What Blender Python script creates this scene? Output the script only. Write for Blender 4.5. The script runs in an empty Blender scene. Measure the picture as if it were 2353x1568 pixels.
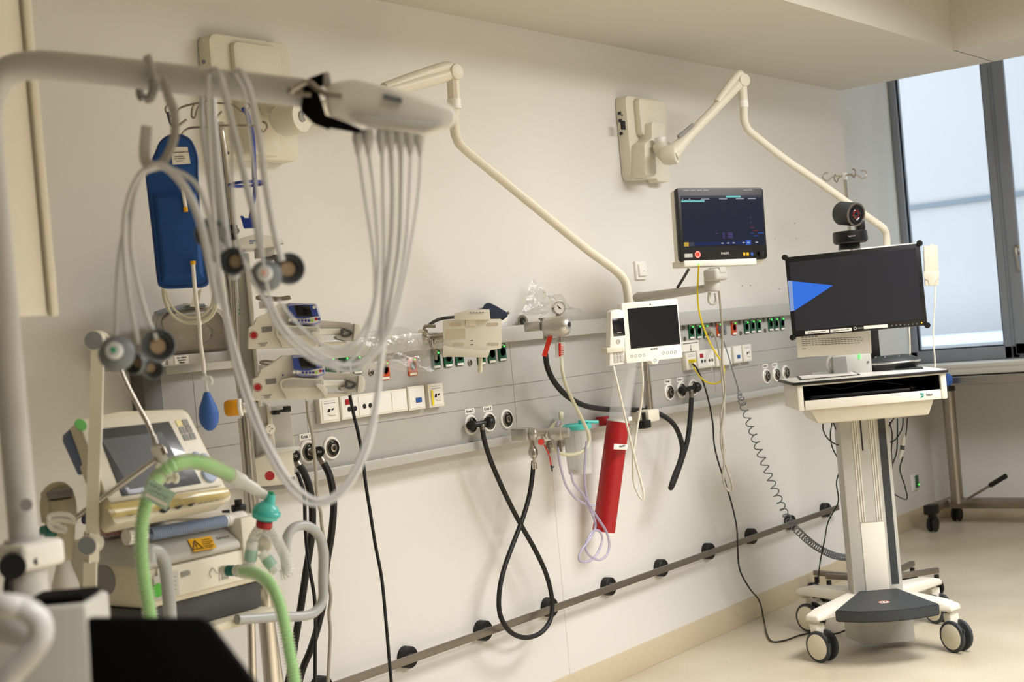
import bpy, bmesh, math, random
from mathutils import Vector, Matrix, Euler, noise
random.seed(7)
SC = bpy.context.scene
COL = SC.collection
# ---------------------------------------------------------------- camera
# a 50 mm lens on a 36 mm sensor, 1.4 m above the floor and 3.2 m from the supply wall
CR = ((0.60556438, -0.79082706, -0.08879389), (0.05753753, -0.06777663, 0.99604004), (-0.79371356, -0.60827535, 0.00445912))
CP = Vector((0, -3.188, 1.405))
IW, IH, FPX = 2353.0, 1568.0, 3268.0
cd = bpy.data.cameras.new('camera'); cam = bpy.data.objects.new('camera', cd); COL.objects.link(cam)
cd.sensor_width = 36; cd.lens = 50; cd.clip_start = 0.05; cd.clip_end = 100
m3 = Matrix(CR).transposed().to_4x4(); m3.translation = CP
cam.matrix_world = m3
cd.dof.use_dof = True; cd.dof.focus_distance = 4.6; cd.dof.aperture_fstop = 5.0
SC.camera = cam
SC.view_settings.view_transform = 'Standard'; SC.view_settings.look = 'None'
SC.view_settings.gamma = 1; SC.view_settings.use_curve_mapping = False
SC.view_settings.exposure = 0.17
# ---------------------------------------------------------------- daylight outside
w = bpy.data.worlds.new('overcast_sky'); SC.world = w; w.use_nodes = True
w.node_tree.nodes['Background'].inputs[0].default_value = (0.76, 0.88, 1.0, 1)
w.node_tree.nodes['Background'].inputs[1].default_value = 3.0
# ---------------------------------------------------------------- lamps in the raised part of the ceiling
def area(name, loc, sx, sy, power, col, rot=(0, 0, 0), spread=180):
    l = bpy.data.lights.new(name, 'AREA'); l.shape = 'RECTANGLE'; l.size = sx; l.size_y = sy
    l.energy = power; l.color = col; l.spread = math.radians(spread)
    o = bpy.data.objects.new(name, l); COL.objects.link(o); o.location = loc; o.rotation_euler = rot
    return o
WARM = (0.965, 0.955, 0.965)
area('ceiling_lamp', (4.9, -2.2, 2.82), 1.7, 0.8, 92, WARM, spread=172)
area('ceiling_lamp', (1.3, -3.4, 2.82), 1.0, 0.6, 46, WARM, spread=104)
area('ceiling_lamp', (3.7, -4.8, 2.82), 2.4, 1.2, 215, WARM, spread=150)

# ---------------------------------------------------------------- geometry helpers
def ray(px, py):
    c = Vector(((px - IW / 2) / FPX, -(py - IH / 2) / FPX, -1))
    return Matrix(CR).transposed() @ c
def WY(px, py, y=0.0):
    r = ray(px, py); return CP + r * ((y - CP.y) / r.y)
def WZ(px, py, z=0.0):
    r = ray(px, py); return CP + r * ((z - CP.z) / r.z)
def WX(px, py, x=0.0):
    r = ray(px, py); return CP + r * ((x - CP.x) / r.x)
def WT(px, py, t):
    return CP + ray(px, py) * t
INV = {}
def root_of(o):
    while o.parent: o = o.parent
    return o
def frame(loc, rz=0, rx=0, ry=0):
    return Matrix.Translation(loc) @ Matrix.Rotation(math.radians(rz), 4, 'Z') @ Matrix.Rotation(math.radians(rx), 4, 'X') @ Matrix.Rotation(math.radians(ry), 4, 'Y')
def thing(name, label, cat, loc, rz=0, rx=0, ry=0, group=None):
    o = bpy.data.objects.new(name, None); COL.objects.link(o); o.empty_display_size = .05
    M = frame(Vector(loc), rz, rx, ry); o.matrix_world = M; INV[o.name] = (M.copy(), M.inverted())
    o['label'] = label; o['category'] = cat
    if group: o['group'] = group
    return o
def RM(o): return INV[root_of(o).name][0]
def RI(o): return INV[root_of(o).name][1]
def LP(o, px, py, yl=0.0):
    """where the sight line of a photo point meets the local plane y = yl of thing o"""
    c = RI(o) @ CP; d = (RI(o).to_3x3() @ ray(px, py))
    return c + d * ((yl - c.y) / d.y)
def LZ(o, px, py, zl=0.0):
    c = RI(o) @ CP; d = (RI(o).to_3x3() @ ray(px, py))
    return c + d * ((zl - c.z) / d.z)
def LX(o, px, py, xl=0.0):
    c = RI(o) @ CP; d = (RI(o).to_3x3() @ ray(px, py))
    return c + d * ((xl - c.x) / d.x)

def smooth_path(pts, n=8, closed=False):
    P = [Vector(p) for p in pts]; out = []
    N = len(P)
    if N < 3: return P
    rng = range(N) if closed else range(N - 1)
    for i in rng:
        if closed: a, b, c, d = P[(i - 1) % N], P[i], P[(i + 1) % N], P[(i + 2) % N]
        else:
            b, c = P[i], P[i + 1]
            a = P[i - 1] if i else b * 2 - c
            d = P[i + 2] if i + 2 < N else c * 2 - b
        for k in range(n):
            t = k / n
            out.append(.5 * ((2 * b) + (c - a) * t + (2 * a - 5 * b + 4 * c - d) * t * t + (3 * b - a - 3 * c + d) * t ** 3))
    if not closed: out.append(P[-1])
    return out
def resample(P, step):
    out = [P[0].copy()]; acc = 0
    for a, b in zip(P, P[1:]):
        L = (b - a).length
        if L < 1e-9: continue
        s = step - acc
        while s <= L:
            out.append(a + (b - a) * (s / L)); s += step
        acc = L - (s - step)
    if (out[-1] - P[-1]).length > step * .3: out.append(P[-1].copy())
    return out

class MB:
    def __init__(s): s.bm = bmesh.new()
    def _x(s, vs, M):
        if M is not None: bmesh.ops.transform(s.bm, matrix=M, verts=vs)
    def _bev(s, geom, bev, seg):
        if bev > 0:
            es = [e for e in geom if isinstance(e, bmesh.types.BMEdge) and e.is_valid and len(e.link_faces) == 2 and e.calc_face_angle(0) > .6]
            if es: bmesh.ops.bevel(s.bm, geom=es, offset=bev, segments=seg, profile=.5, affect='EDGES', clamp_overlap=True)
    def box(s, lo, hi, bev=0, seg=2, M=None):
        lo, hi = Vector(lo), Vector(hi)
        lo, hi = Vector([min(a, b) for a, b in zip(lo, hi)]), Vector([max(a, b) for a, b in zip(lo, hi)])
        c = (lo + hi) / 2; d = hi - lo
        mm = Matrix.Translation(c) @ Matrix.Diagonal((max(d.x, 1e-5), max(d.y, 1e-5), max(d.z, 1e-5), 1))
        if M is not None: mm = M @ mm
        r = bmesh.ops.create_cube(s.bm, size=1, matrix=mm)
        s._bev({e for v in r['verts'] for e in v.link_edges}, bev, seg); return s
    def prism(s, pts, y0, y1, bev=0, seg=2, M=None, taper=None):
        """outline in the local xz plane, thickness from y0 (front) to y1"""
        pts = [Vector((p[0], 0, p[-1])) for p in pts]
        A = [s.bm.verts.new((p.x, y0, p.z)) for p in pts]
        if taper:
            c = sum(pts, Vector()) / len(pts)
            B = [s.bm.verts.new((c.x + (p.x - c.x) * taper, y1, c.z + (p.z - c.z) * taper)) for p in pts]
        else: B = [s.bm.verts.new((p.x, y1, p.z)) for p in pts]
        n = len(pts); fs = [s.bm.faces.new(A), s.bm.faces.new(B[::-1])]
        for i in range(n): fs.append(s.bm.faces.new((A[i], B[i], B[(i + 1) % n], A[(i + 1) % n])))
        bmesh.ops.recalc_face_normals(s.bm, faces=fs)
        if M is not None: s._x(A + B, M)
        s._bev({e for f in fs for e in f.edges}, bev, seg); return s
    def hull(s, pts, bev=0, seg=2):
        vs = [s.bm.verts.new(p) for p in pts]
        r = bmesh.ops.convex_hull(s.bm, input=vs)
        fs = [g for g in r['geom'] if isinstance(g, bmesh.types.BMFace)]
        bmesh.ops.recalc_face_normals(s.bm, faces=fs)
        d = bmesh.ops.dissolve_limit(s.bm, angle_limit=.03, verts=list({v for f in fs for v in f.verts}), edges=list({e for f in fs for e in f.edges}))
        if bev: s._bev({e for v in vs if v.is_valid for e in v.link_edges}, bev, seg)
        return s
    def cyl(s, p0, p1, r0, r1=None, seg=20, bev=0):
        r1 = r0 if r1 is None else r1
        p0, p1 = Vector(p0), Vector(p1); d = p1 - p0
        q = d.to_track_quat('Z', 'Y').to_matrix().to_4x4()
        M = Matrix.Translation((p0 + p1) / 2) @ q
        r = bmesh.ops.create_cone(s.bm, cap_ends=True, segments=seg, radius1=r0, radius2=r1, depth=max(d.length, 1e-6), matrix=M)
        if bev:
            es = {e for v in r['verts'] for e in v.link_edges if any(len(f.verts) > 4 for f in e.link_faces)}
            s._bev(es, bev, 2)
        return s
    def lathe(s, prof, o, axis=(0, 0, 1), seg=24, sx=1.0):
        q = Vector(axis).to_track_quat('Z', 'Y').to_matrix(); o = Vector(o); rings = []
        for r, z in prof:
            if r < 1e-6: rings.append([s.bm.verts.new(o + q @ Vector((0, 0, z)))])
            else: rings.append([s.bm.verts.new(o + q @ Vector((r * math.cos(a) * sx, r * math.sin(a), z))) for a in [2 * math.pi * k / seg for k in range(seg)]])
        for A, B in zip(rings, rings[1:]):
            for k in range(seg):
                k2 = (k + 1) % seg
                if len(A) == 1 and len(B) == 1: continue
                if len(A) == 1: s.bm.faces.new((A[0], B[k], B[k2]))
                elif len(B) == 1: s.bm.faces.new((A[k], B[0], A[k2]))
                else: s.bm.faces.new((A[k], B[k], B[k2], A[k2]))
        if len(rings[0]) > 2 and len(rings[-1]) > 2:      # a ring or an open sleeve: no end caps
            if abs(prof[0][1] - prof[-1][1]) < .0016:
                A, B = rings[-1], rings[0]
                for k in range(seg): s.bm.faces.new((A[k], B[k], B[(k + 1) % seg], A[(k + 1) % seg]))
        else:
            for R_ in (rings[0], rings[-1]):
                if len(R_) > 2: s.bm.faces.new(R_)
        return s
    def tube(s, pts, r, seg=10, n=8, closed=False, raw=False, rf=None, caps=True, flat=1.0):
        P = [Vector(p) for p in pts] if raw else smooth_path(pts, n, closed)
        Q = [P[0]]
        for p in P[1:]:
            if (p - Q[-1]).length > 1e-6: Q.append(p)
        P = Q; N = len(P); rings = []
        tan = []
        for i in range(N):
            a = P[(i - 1) % N] if closed else P[max(i - 1, 0)]
            b = P[(i + 1) % N] if closed else P[min(i + 1, N - 1)]
            t = (b - a); tan.append(t.normalized() if t.length > 1e-9 else Vector((0, 0, 1)))
        up = Vector((0, 0, 1)) if abs(tan[0].z) < .9 else Vector((1, 0, 0))
        nrm = (up - tan[0] * up.dot(tan[0])).normalized()
        for i in range(N):
            nrm = (nrm - tan[i] * nrm.dot(tan[i])); nrm = nrm.normalized() if nrm.length > 1e-6 else tan[i].orthogonal().normalized()
            bi = tan[i].cross(nrm)
            rr = rf(i, N) if rf else r
            rings.append([s.bm.verts.new(P[i] + (nrm * math.cos(a) * flat + bi * math.sin(a)) * rr) for a in [2 * math.pi * k / seg for k in range(seg)]])
        M_ = N if closed else N - 1
        for i in range(M_):
            A, B = rings[i], rings[(i + 1) % N]
            for k in range(seg): s.bm.faces.new((A[k], A[(k + 1) % seg], B[(k + 1) % seg], B[k]))
        if caps and not closed:
            s.bm.faces.new(rings[0][::-1]); s.bm.faces.new(rings[-1])
        return s
    def corr(s, pts, r0, r1, pitch, seg=14, n=10):
        """corrugated hose"""
        P = resample(smooth_path(pts, n), pitch / 4)
        return s.tube(P, r1, seg=seg, raw=True, rf=lambda i, N: (r0, (r0 + r1) / 2, r1, (r0 + r1) / 2)[i % 4])
    def sphere(s, c, r, seg=20, sc=(1, 1, 1)):
        M = Matrix.Translation(c) @ Matrix.Diagonal((sc[0], sc[1], sc[2], 1))
        bmesh.ops.create_uvsphere(s.bm, u_segments=seg, v_segments=max(8, seg // 2), radius=r, matrix=M); return s
    def build(s, name, mat, parent=None, label=None, world=False, cat=None, group=None, kind=None, ang=35):
        bmesh.ops.recalc_face_normals(s.bm, faces=s.bm.faces)
        if world and parent: bmesh.ops.transform(s.bm, matrix=RI(parent), verts=s.bm.verts)
        off = None
        if parent is None and kind != 'structure' and s.bm.verts:
            vs = [v.co for v in s.bm.verts]
            off = Vector(((min(v.x for v in vs) + max(v.x for v in vs)) / 2, (min(v.y for v in vs) + max(v.y for v in vs)) / 2, min(v.z for v in vs)))
            bmesh.ops.translate(s.bm, vec=-off, verts=s.bm.verts)
        me = bpy.data.meshes.new(name); s.bm.to_mesh(me); s.bm.free()
        me.polygons.foreach_set('use_smooth', [True] * len(me.polygons))
        try: me.set_sharp_from_angle(angle=math.radians(ang))
        except Exception: pass
        me.materials.append(mat if not isinstance(mat, str) else M[mat])
        o = bpy.data.objects.new(name, me); COL.objects.link(o)
        if off is not None: o.location = off
        if parent is not None: o.parent = parent
        if label: o['label'] = label
        if cat: o['category'] = cat
        if group: o['group'] = group
        if kind: o['kind'] = kind
        return o
def rrect(x0, x1, z0, z1, r, n=4):
    out = []
    for cx, cz, a0 in ((x1 - r, z1 - r, 0), (x0 + r, z1 - r, 90), (x0 + r, z0 + r, 180), (x1 - r, z0 + r, 270)):
        for k in range(n + 1):
            a = math.radians(a0 + 90 * k / n); out.append(Vector((cx + r * math.cos(a), 0, cz + r * math.sin(a))))
    return out
def rpoly(pts, r, n=3):
    """round the corners of a polygon (list of (x,z))"""
    out = []; N = len(pts); P = [Vector((p[0], p[-1])) for p in pts]
    for i in range(N):
        a, b, c = P[i - 1], P[i], P[(i + 1) % N]
        u, v = (a - b), (c - b); rr = min(r, u.length * .45, v.length * .45)
        p, q = b + u.normalized() * rr, b + v.normalized() * rr
        for k in range(n + 1):
            t = k / n; z = p * (1 - t) ** 2 + b * 2 * t * (1 - t) + q * t * t
            out.append(Vector((z.x, 0, z.y)))
    return out
def text(parent, s, x, z, y, size, mat, name='lettering', align='CENTER', M4=None, bold=False, sx=1.0):
    cu = bpy.data.curves.new(name, 'FONT'); cu.body = s; cu.size = size; cu.align_x = align; cu.align_y = 'CENTER'; cu.extrude = .0003
    if bold: cu.offset = size * .018
    cu.resolution_u = 3
    ob = bpy.data.objects.new(name, cu); COL.objects.link(ob)
    dg = bpy.context.evaluated_depsgraph_get(); me = bpy.data.meshes.new_from_object(ob.evaluated_get(dg))
    bpy.data.objects.remove(ob)
    base = Matrix(((sx, 0, 0, x), (0, 0, -1, y), (0, 1, 0, z), (0, 0, 0, 1)))
    me.transform((M4 @ base) if M4 is not None else base)
    me.materials.clear(); me.materials.append(M[mat])
    o = bpy.data.objects.new(name, me); COL.objects.link(o)
    if parent is not None: o.parent = parent
    return o

# ---------------------------------------------------------------- materials
M = {}
def lin(h):
    h = h.lstrip('#'); c = [int(h[i:i + 2], 16) / 255 for i in (0, 2, 4)]
    return tuple(x / 12.92 if x <= .04045 else ((x + .055) / 1.055) ** 2.4 for x in c)
def mat(name, hexc, rough=.5, metal=0, spec=.5, alpha=1, trans=0, emis=None, es=0, noise_s=0, noise_a=.06, bump=0, bump_s=200, coat=0, sss=0, ior=1.45):
    m = bpy.data.materials.new(name); m.use_nodes = True; nt = m.node_tree; b = nt.nodes['Principled BSDF']
    c = lin(hexc); b.inputs['Base Color'].default_value = (*c, 1); b.inputs['Roughness'].default_value = rough
    b.inputs['Metallic'].default_value = metal; b.inputs['Specular IOR Level'].default_value = spec
    b.inputs['Alpha'].default_value = alpha; b.inputs['Transmission Weight'].default_value = trans; b.inputs['Coat Weight'].default_value = coat
    b.inputs['IOR'].default_value = ior
    if sss: b.inputs['Subsurface Weight'].default_value = sss; b.inputs['Subsurface Radius'].default_value = (.01, .01, .01)
    if emis: b.inputs['Emission Color'].default_value = (*lin(emis), 1); b.inputs['Emission Strength'].default_value = es
    tc = nt.nodes.new('ShaderNodeTexCoord')
    n1 = nt.nodes.new('ShaderNodeTexNoise'); n1.inputs['Scale'].default_value = noise_s or 12; n1.inputs['Detail'].default_value = 4
    nt.links.new(tc.outputs['Object'], n1.inputs['Vector'])
    mx = nt.nodes.new('ShaderNodeMix'); mx.data_type = 'RGBA'
    a = noise_a if noise_s else .02
    mx.inputs['A'].default_value = (*[max(0, x * (1 - a)) for x in c], 1); mx.inputs['B'].default_value = (*[min(1, x * (1 + a)) for x in c], 1)
    nt.links.new(n1.outputs['Fac'], mx.inputs['Factor']); nt.links.new(mx.outputs['Result'], b.inputs['Base Color'])
    if bump:
        n2 = nt.nodes.new('ShaderNodeTexNoise'); n2.inputs['Scale'].default_value = bump_s; n2.inputs['Detail'].default_value = 3
        nt.links.new(tc.outputs['Object'], n2.inputs['Vector'])
        bp = nt.nodes.new('ShaderNodeBump'); bp.inputs['Strength'].default_value = bump; bp.inputs['Distance'].default_value = .002
        nt.links.new(n2.outputs['Fac'], bp.inputs['Height']); nt.links.new(bp.outputs['Normal'], b.inputs['Normal'])
    M[name] = m; return m
mat('wall_paint', '#dedbd4', .75, noise_s=1.5, noise_a=.02, bump=.08, bump_s=350)
mat('ceiling_paint', '#cbc6bb', .85, noise_s=1.2, noise_a=.02)
mat('skirting', '#cabb9f', .6, noise_s=40, noise_a=.05)
mat('aluminium_frame', '#8f949d', .45, .1, noise_s=8)
mat('dark_gasket', '#1c2026', .6)
mat('panel_grey', '#b4b2ac', .5, .15, noise_s=30, noise_a=.02)
mat('panel_edge', '#8f8e8c', .45, .2)
mat('ledge_grey', '#bcbab3', .42, .25)
mat('groove', '#77746e', .7)
mat('post_grey', '#6d6b68', .5, .3)
mat('cream', '#ddd7c5', .42)
mat('cream_dark', '#c8c0a8', .5)
mat('white_plastic', '#eceae2', .38)
mat('warm_white', '#e2ddcf', .42)
mat('aged_white', '#ddd6c0', .45, noise_s=25, noise_a=.05)
mat('light_grey', '#b9b7ae', .5)
mat('mid_grey', '#8b8a86', .5)
mat('dark_grey', '#4a4b4c', .5)
mat('charcoal', '#34383a', .55, noise_s=60, noise_a=.08)
mat('black_plastic', '#101112', .4)
mat('black_matt', '#070708', .8, spec=.1)
mat('black_rubber', '#151515', .55)
mat('chrome', '#c9c4ba', .22, 1)
mat('steel', '#a49c90', .33, 1, noise_s=20)
mat('brushed', '#8d867c', .4, .9, noise_s=60, noise_a=.08)
mat('satin_silver', '#c8c5be', .32, .75)
mat('brass', '#a8936a', .35, 1)
mat('screen_black', '#15171b', .12, coat=.5)
mat('screen_grey', '#3f4349', .25, coat=.4)
mat('screen_grey2', '#2a2b31', .3, coat=.2)
mat('green_socket', '#14553a', .35)
mat('green_dark', '#0a2f20', .35)
mat('orange_socket', '#c4501c', .35)
mat('red', '#a5191c', .35, noise_s=12)
mat('red_label', '#b0202a', .5)
mat('red_bright', '#d8331e', .5)
mat('blue_cuff', '#16498c', .7, noise_s=80, noise_a=.1, bump=.3, bump_s=600)
mat('blue_plastic', '#1a3c9c', .35)
mat('blue_bulb', '#3a66b4', .55, noise_s=200, noise_a=.05)
mat('blue_label', '#23569f', .5)
mat('pump_blue', '#3d4f9a', .35)
mat('pump_violet', '#9da3cf', .35)
mat('paper', '#e9e6dd', .8)
mat('ink', '#26262a', .7)
mat('yellow', '#e8cf1e', .45)
mat('yellow_warn', '#e8ae14', .5)
mat('orange_cap', '#e09a12', .45)
mat('yellow_clear', '#e0cc84', .15, alpha=.5, coat=.3)
mat('teal', '#57c7bd', .3, alpha=.9)
mat('teal_dark', '#1f6f68', .4)
mat('green_tag', '#b9d8c3', .6, alpha=.95)
mat('green_cap', '#1f9a6a', .4)
mat('hose_green', '#86d873', .4)
mat('hose_clear', '#e6ead4', .3, alpha=.34)
mat('hose_blue', '#a9b9d6', .4)
mat('hose_blue_dark', '#5e6c8c', .45)
mat('clear_white', '#eef0ea', .25, alpha=.62)
mat('clear_plastic', '#eff1ee', .12, alpha=.16, spec=.8)
mat('clear_cup', '#e4e4df', .12, alpha=.4, spec=.8)
mat('tube_milky', '#dedcc0', .3, alpha=.85)
mat('tube_violet', '#bdb6cf', .25, alpha=.6)
mat('cable_grey', '#a6a091', .5)
mat('cable_slate', '#6a6f76', .5)
mat('cable_white', '#e6e1d3', .4)
mat('cable_light', '#d4d5d3', .4)
mat('electrode_grey', '#747a7f', .5)
mat('electrode_dark', '#3c4246', .5)
mat('electrode_mid', '#b39c7d', .5)
mat('tube_grey', '#aeb0ae', .35)
mat('pale_tube', '#c5c4bf', .3)
mat('navy_fabric', '#232a3c', .85, noise_s=60, noise_a=.15)
mat('green_led', '#30ff40', .4, emis='#40ff50', es=3)
mat('amber_led', '#ffb020', .4, emis='#ffb020', es=3)

mat('brown_bag', '#a39884', .25, alpha=.62, noise_s=20, noise_a=.25)
mat('green_sticker', '#4fa838', .5)
mat('teal_logo', '#2c8f80', .5)

# floor: speckled linoleum
def floor_mat():
    m = bpy.data.materials.new('linoleum'); m.use_nodes = True; nt = m.node_tree; b = nt.nodes['Principled BSDF']
    tc = nt.nodes.new('ShaderNodeTexCoord')
    a = nt.nodes.new('ShaderNodeTexNoise'); a.inputs['Scale'].default_value = 2.2; a.inputs['Detail'].default_value = 5
    c = nt.nodes.new('ShaderNodeTexNoise'); c.inputs['Scale'].default_value = 140; c.inputs['Detail'].default_value = 3
    nt.links.new(tc.outputs['Object'], a.inputs['Vector']); nt.links.new(tc.outputs['Object'], c.inputs['Vector'])
    r = nt.nodes.new('ShaderNodeValToRGB'); r.color_ramp.elements[0].position = .35; r.color_ramp.elements[1].position = .7
    r.color_ramp.elements[0].color = (*lin('#c2b69f'), 1); r.color_ramp.elements[1].color = (*lin('#d2c8b3'), 1)
    nt.links.new(a.outputs['Fac'], r.inputs['Fac'])
    r2 = nt.nodes.new('ShaderNodeValToRGB'); r2.color_ramp.elements[0].position = .3; r2.color_ramp.elements[1].position = .62
    r2.color_ramp.elements[0].color = (.72, .70, .66, 1); r2.color_ramp.elements[1].color = (1, 1, 1, 1)
    nt.links.new(c.outputs['Fac'], r2.inputs['Fac'])
    mx = nt.nodes.new('ShaderNodeMix'); mx.data_type = 'RGBA'; mx.blend_type = 'MULTIPLY'; mx.inputs['Factor'].default_value = .5
    nt.links.new(r.outputs['Color'], mx.inputs['A']); nt.links.new(r2.outputs['Color'], mx.inputs['B'])
    nt.links.new(mx.outputs['Result'], b.inputs['Base Color']); b.inputs['Roughness'].default_value = .38
    M['linoleum'] = m
floor_mat()

# ---------------------------------------------------------------- the room
X0, X1, YN = 7.265, 8.62, 0.27        # end of the supply wall, window plane, face of the window niche
CZ, CZ2 = 2.565, 2.86                 # low and raised ceiling
def struct(name, mb, m, parent=None): return mb.build(name, m, parent, kind=None if parent else 'structure')
struct('floor', MB().box((-1.2, -6.6, -.1), (9.2, .6, 0)), 'linoleum')
struct('wall_back', MB().box((-1.2, 0, 0), (X0, .6, 3.2)), 'wall_paint')
struct('wall_niche', MB().box((X0 - .002, YN, 0), (8.8, .6, 3.2)), 'wall_paint')
mat('low_bounce_wall', '#7d766a', .6)  # darker tone put on the two unseen walls to cut bounced light
struct('wall_left', MB().box((-1.3, -6.6, 0), (-1.2, .6, 3.2)), 'low_bounce_wall')
struct('wall_front', MB().box((-1.2, -6.7, 0), (9.2, -6.6, 3.2)), 'low_bounce_wall')
cm = MB().box((-1.2, -.835, CZ), (X0, .0, 3.1)).box((6.695, -6.6, CZ), (X0, -.83, 3.1)).box((-1.2, -6.6, CZ2), (6.7, -.83, 3.1))
struct('ceiling', cm, 'ceiling_paint')
struct('ceiling_pocket', MB().box((X0, -6.6, 3.0), (9.2, YN, 3.1)), 'ceiling_paint')
# window wall: solid below the sill, glazed above
struct('wall_window', MB().box((8.80, -6.6, 0), (8.95, YN, .98)), 'wall_paint')
struct('windowsill', MB().box((8.30, -6.6, .965), (8.80, YN - .002, .995), .006).box((8.30, -6.6, .93), (8.33, YN - .002, .966), .004), 'warm_white')
struct('baseboard_back', MB().box((-1.2, -.008, 0), (X0 + .006, 0, .105), .002).box((X0, -.006, 0), (X0 + .007, YN, .105)).box((X0, YN - .008, 0), (8.8, YN, .105), .002), 'skirting')
struct('baseboard_right', MB().box((8.79, -6.6, 0), (8.80, YN - .008, .105), .002), 'skirting')
# window: frame running into the ceiling pocket, wide mullions and panes
def window(idx, ya, yb, sash):
    f = MB(); zb = .998; zt = 3.0
    f.box((X1 - .02, ya, zb), (X1 + .06, yb, zb + .075), .004)
    f.box((X1 - .02, yb - .045, zb), (X1 + .06, yb, zt), .004)
    f.box((X1 - .02, ya, zb), (X1 + .06, ya + .045, zt), .004)
    fr = struct('window_%d' % idx, f, 'aluminium_frame')
    g = MB().box((X1 + .0, ya + .045, zb + .075), (X1 + .01, ya + .055, zt)).box((X1, yb - .055, zb + .075), (X1 + .01, yb - .045, zt)).box((X1, ya + .045, zb + .07), (X1 + .01, yb - .045, zb + .085))
    g.build('gasket', 'dark_gasket', fr)
    gm = bpy.data.materials.get('window_glass')
    MB().box((X1 + .02, ya + .045, zb + .075), (X1 + .026, yb - .045, zt)).build('window_pane', 'window_glass', fr)
    if sash:
        s_ = MB().box((X1 - .045, yb - .10, zb + .02), (X1 - .018, yb - .03, zt), .004).box((X1 - .045, ya + .03, zb + .02), (X1 - .018, yb - .03, zb + .09), .004)
        sh = s_.build('window_sash', 'aluminium_frame', fr)
        h = WX(2337, 575, X1 - .06)
        MB().cyl((X1 - .045, h.y, h.z), (X1 - .085, h.y, h.z), .013).box((X1 - .055, h.y - .014, h.z - .03), (X1 - .044, h.y + .014, h.z + .03), .003).tube([(X1 - .08, h.y, h.z + .012), (X1 - .085, h.y - .002, h.z - .03), (X1 - .08, h.y - .006, h.z - .12)], .009).build('window_handle', 'steel', fr)
    return fr
g_ = bpy.data.materials.new('window_glass'); g_.use_nodes = True; M['window_glass'] = g_
nt = g_.node_tree; nt.nodes.remove(nt.nodes['Principled BSDF'])
gl = nt.nodes.new('ShaderNodeBsdfGlossy'); gl.inputs['Roughness'].default_value = .02; tr = nt.nodes.new('ShaderNodeBsdfTransparent'); tr.inputs[0].default_value = (.95, .98, 1, 1)
mxs = nt.nodes.new('ShaderNodeMixShader'); mxs.inputs[0].default_value = .06
nt.links.new(tr.outputs[0], mxs.inputs[1]); nt.links.new(gl.outputs[0], mxs.inputs[2]); nt.links.new(mxs.outputs[0], nt.nodes['Material Output'].inputs['Surface'])
ym = WX(2290, 454, X1).y
window(1, ym - .02, YN - .001, False)
window(2, ym - 1.05, ym - .02, True)
window(3, ym - 2.4, ym - 1.05, False)
window(4, ym - 3.8, ym - 2.4, False)
struct('wall_right', MB().box((X1 - .02, -6.6, .98), (X1 + .3, ym - 3.8, 3.1)), 'wall_paint')
# the pale building across the courtyard
fc = thing('building_facade', 'pale white building facade seen outside the window, crossed by a thin dark joint', 'building', (12.5, 0, -3), 0)
mat('facade', '#aca6a2', .9, noise_s=.8, noise_a=.03); mat('facade_joint', '#70767c', .8); mat('ledge_pale', '#c9d0d8', .9)
MB().box((0, -9, 0), (.3, 9, 7.6)).build('facade_wall', 'facade', fc)
zj = WX(2190, 465, 12.5).z + 3
MB().box((-.03, -9, zj - .02), (0, 9, zj + .02)).build('facade_joint', 'facade_joint', fc)
zl = WX(2200, 775, 12.5).z + 3
MB().box((-.35, -9, zl - .05), (0, 9, zl + .03)).build('facade_ledge', 'ledge_pale', fc)  # ledge in its own pale blue-grey
struct('ground', MB().box((9.2, -9, -3.2), (12.6, 9, -3)), 'facade')
mat('screen_grey_in', '#4a4f54', .3, coat=.3); mat('yellow_pale', '#e9dca0', .5); mat('lime_key', '#9fd84a', .4); mat('hose_blue_grey', '#8d939a', .45)
mat('pouch_film', '#b9aeb0', .3, alpha=.8, noise_s=30, noise_a=.2); mat('pump_blue_dark', '#202a60', .4); mat('teal_ring', '#3fb9b2', .3); mat('green_tint', '#a8d3bf', .3, alpha=.75)
def film(name, fac, rough=.12, tint=(1, 1, 1), diff=.10, scale=30):
    m = bpy.data.materials.new(name); m.use_nodes = True; nt = m.node_tree; nt.nodes.remove(nt.nodes['Principled BSDF'])
    tc = nt.nodes.new('ShaderNodeTexCoord'); n1 = nt.nodes.new('ShaderNodeTexNoise'); n1.inputs['Scale'].default_value = scale; n1.inputs['Detail'].default_value = 6
    nt.links.new(tc.outputs['Object'], n1.inputs['Vector'])
    bp = nt.nodes.new('ShaderNodeBump'); bp.inputs['Strength'].default_value = .7; bp.inputs['Distance'].default_value = .01
    nt.links.new(n1.outputs['Fac'], bp.inputs['Height'])
    g = nt.nodes.new('ShaderNodeBsdfGlossy'); g.inputs['Roughness'].default_value = rough; nt.links.new(bp.outputs['Normal'], g.inputs['Normal'])
    d = nt.nodes.new('ShaderNodeBsdfDiffuse'); d.inputs[0].default_value = (.85, .84, .8, 1)
    t = nt.nodes.new('ShaderNodeBsdfTransparent'); t.inputs[0].default_value = (*tint, 1)
    a = nt.nodes.new('ShaderNodeMixShader'); a.inputs[0].default_value = diff; b = nt.nodes.new('ShaderNodeMixShader')
    nt.links.new(t.outputs[0], a.inputs[1]); nt.links.new(d.outputs[0], a.inputs[2])
    lw = nt.nodes.new('ShaderNodeLayerWeight'); lw.inputs['Blend'].default_value = fac; nt.links.new(bp.outputs['Normal'], lw.inputs['Normal'])
    nt.links.new(lw.outputs['Facing'], b.inputs[0]); nt.links.new(a.outputs[0], b.inputs[1]); nt.links.new(g.outputs[0], b.inputs[2])
    nt.links.new(b.outputs[0], nt.nodes['Material Output'].inputs['Surface']); M[name] = m
mat('pump_white', '#f3efe4', .42)
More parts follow.
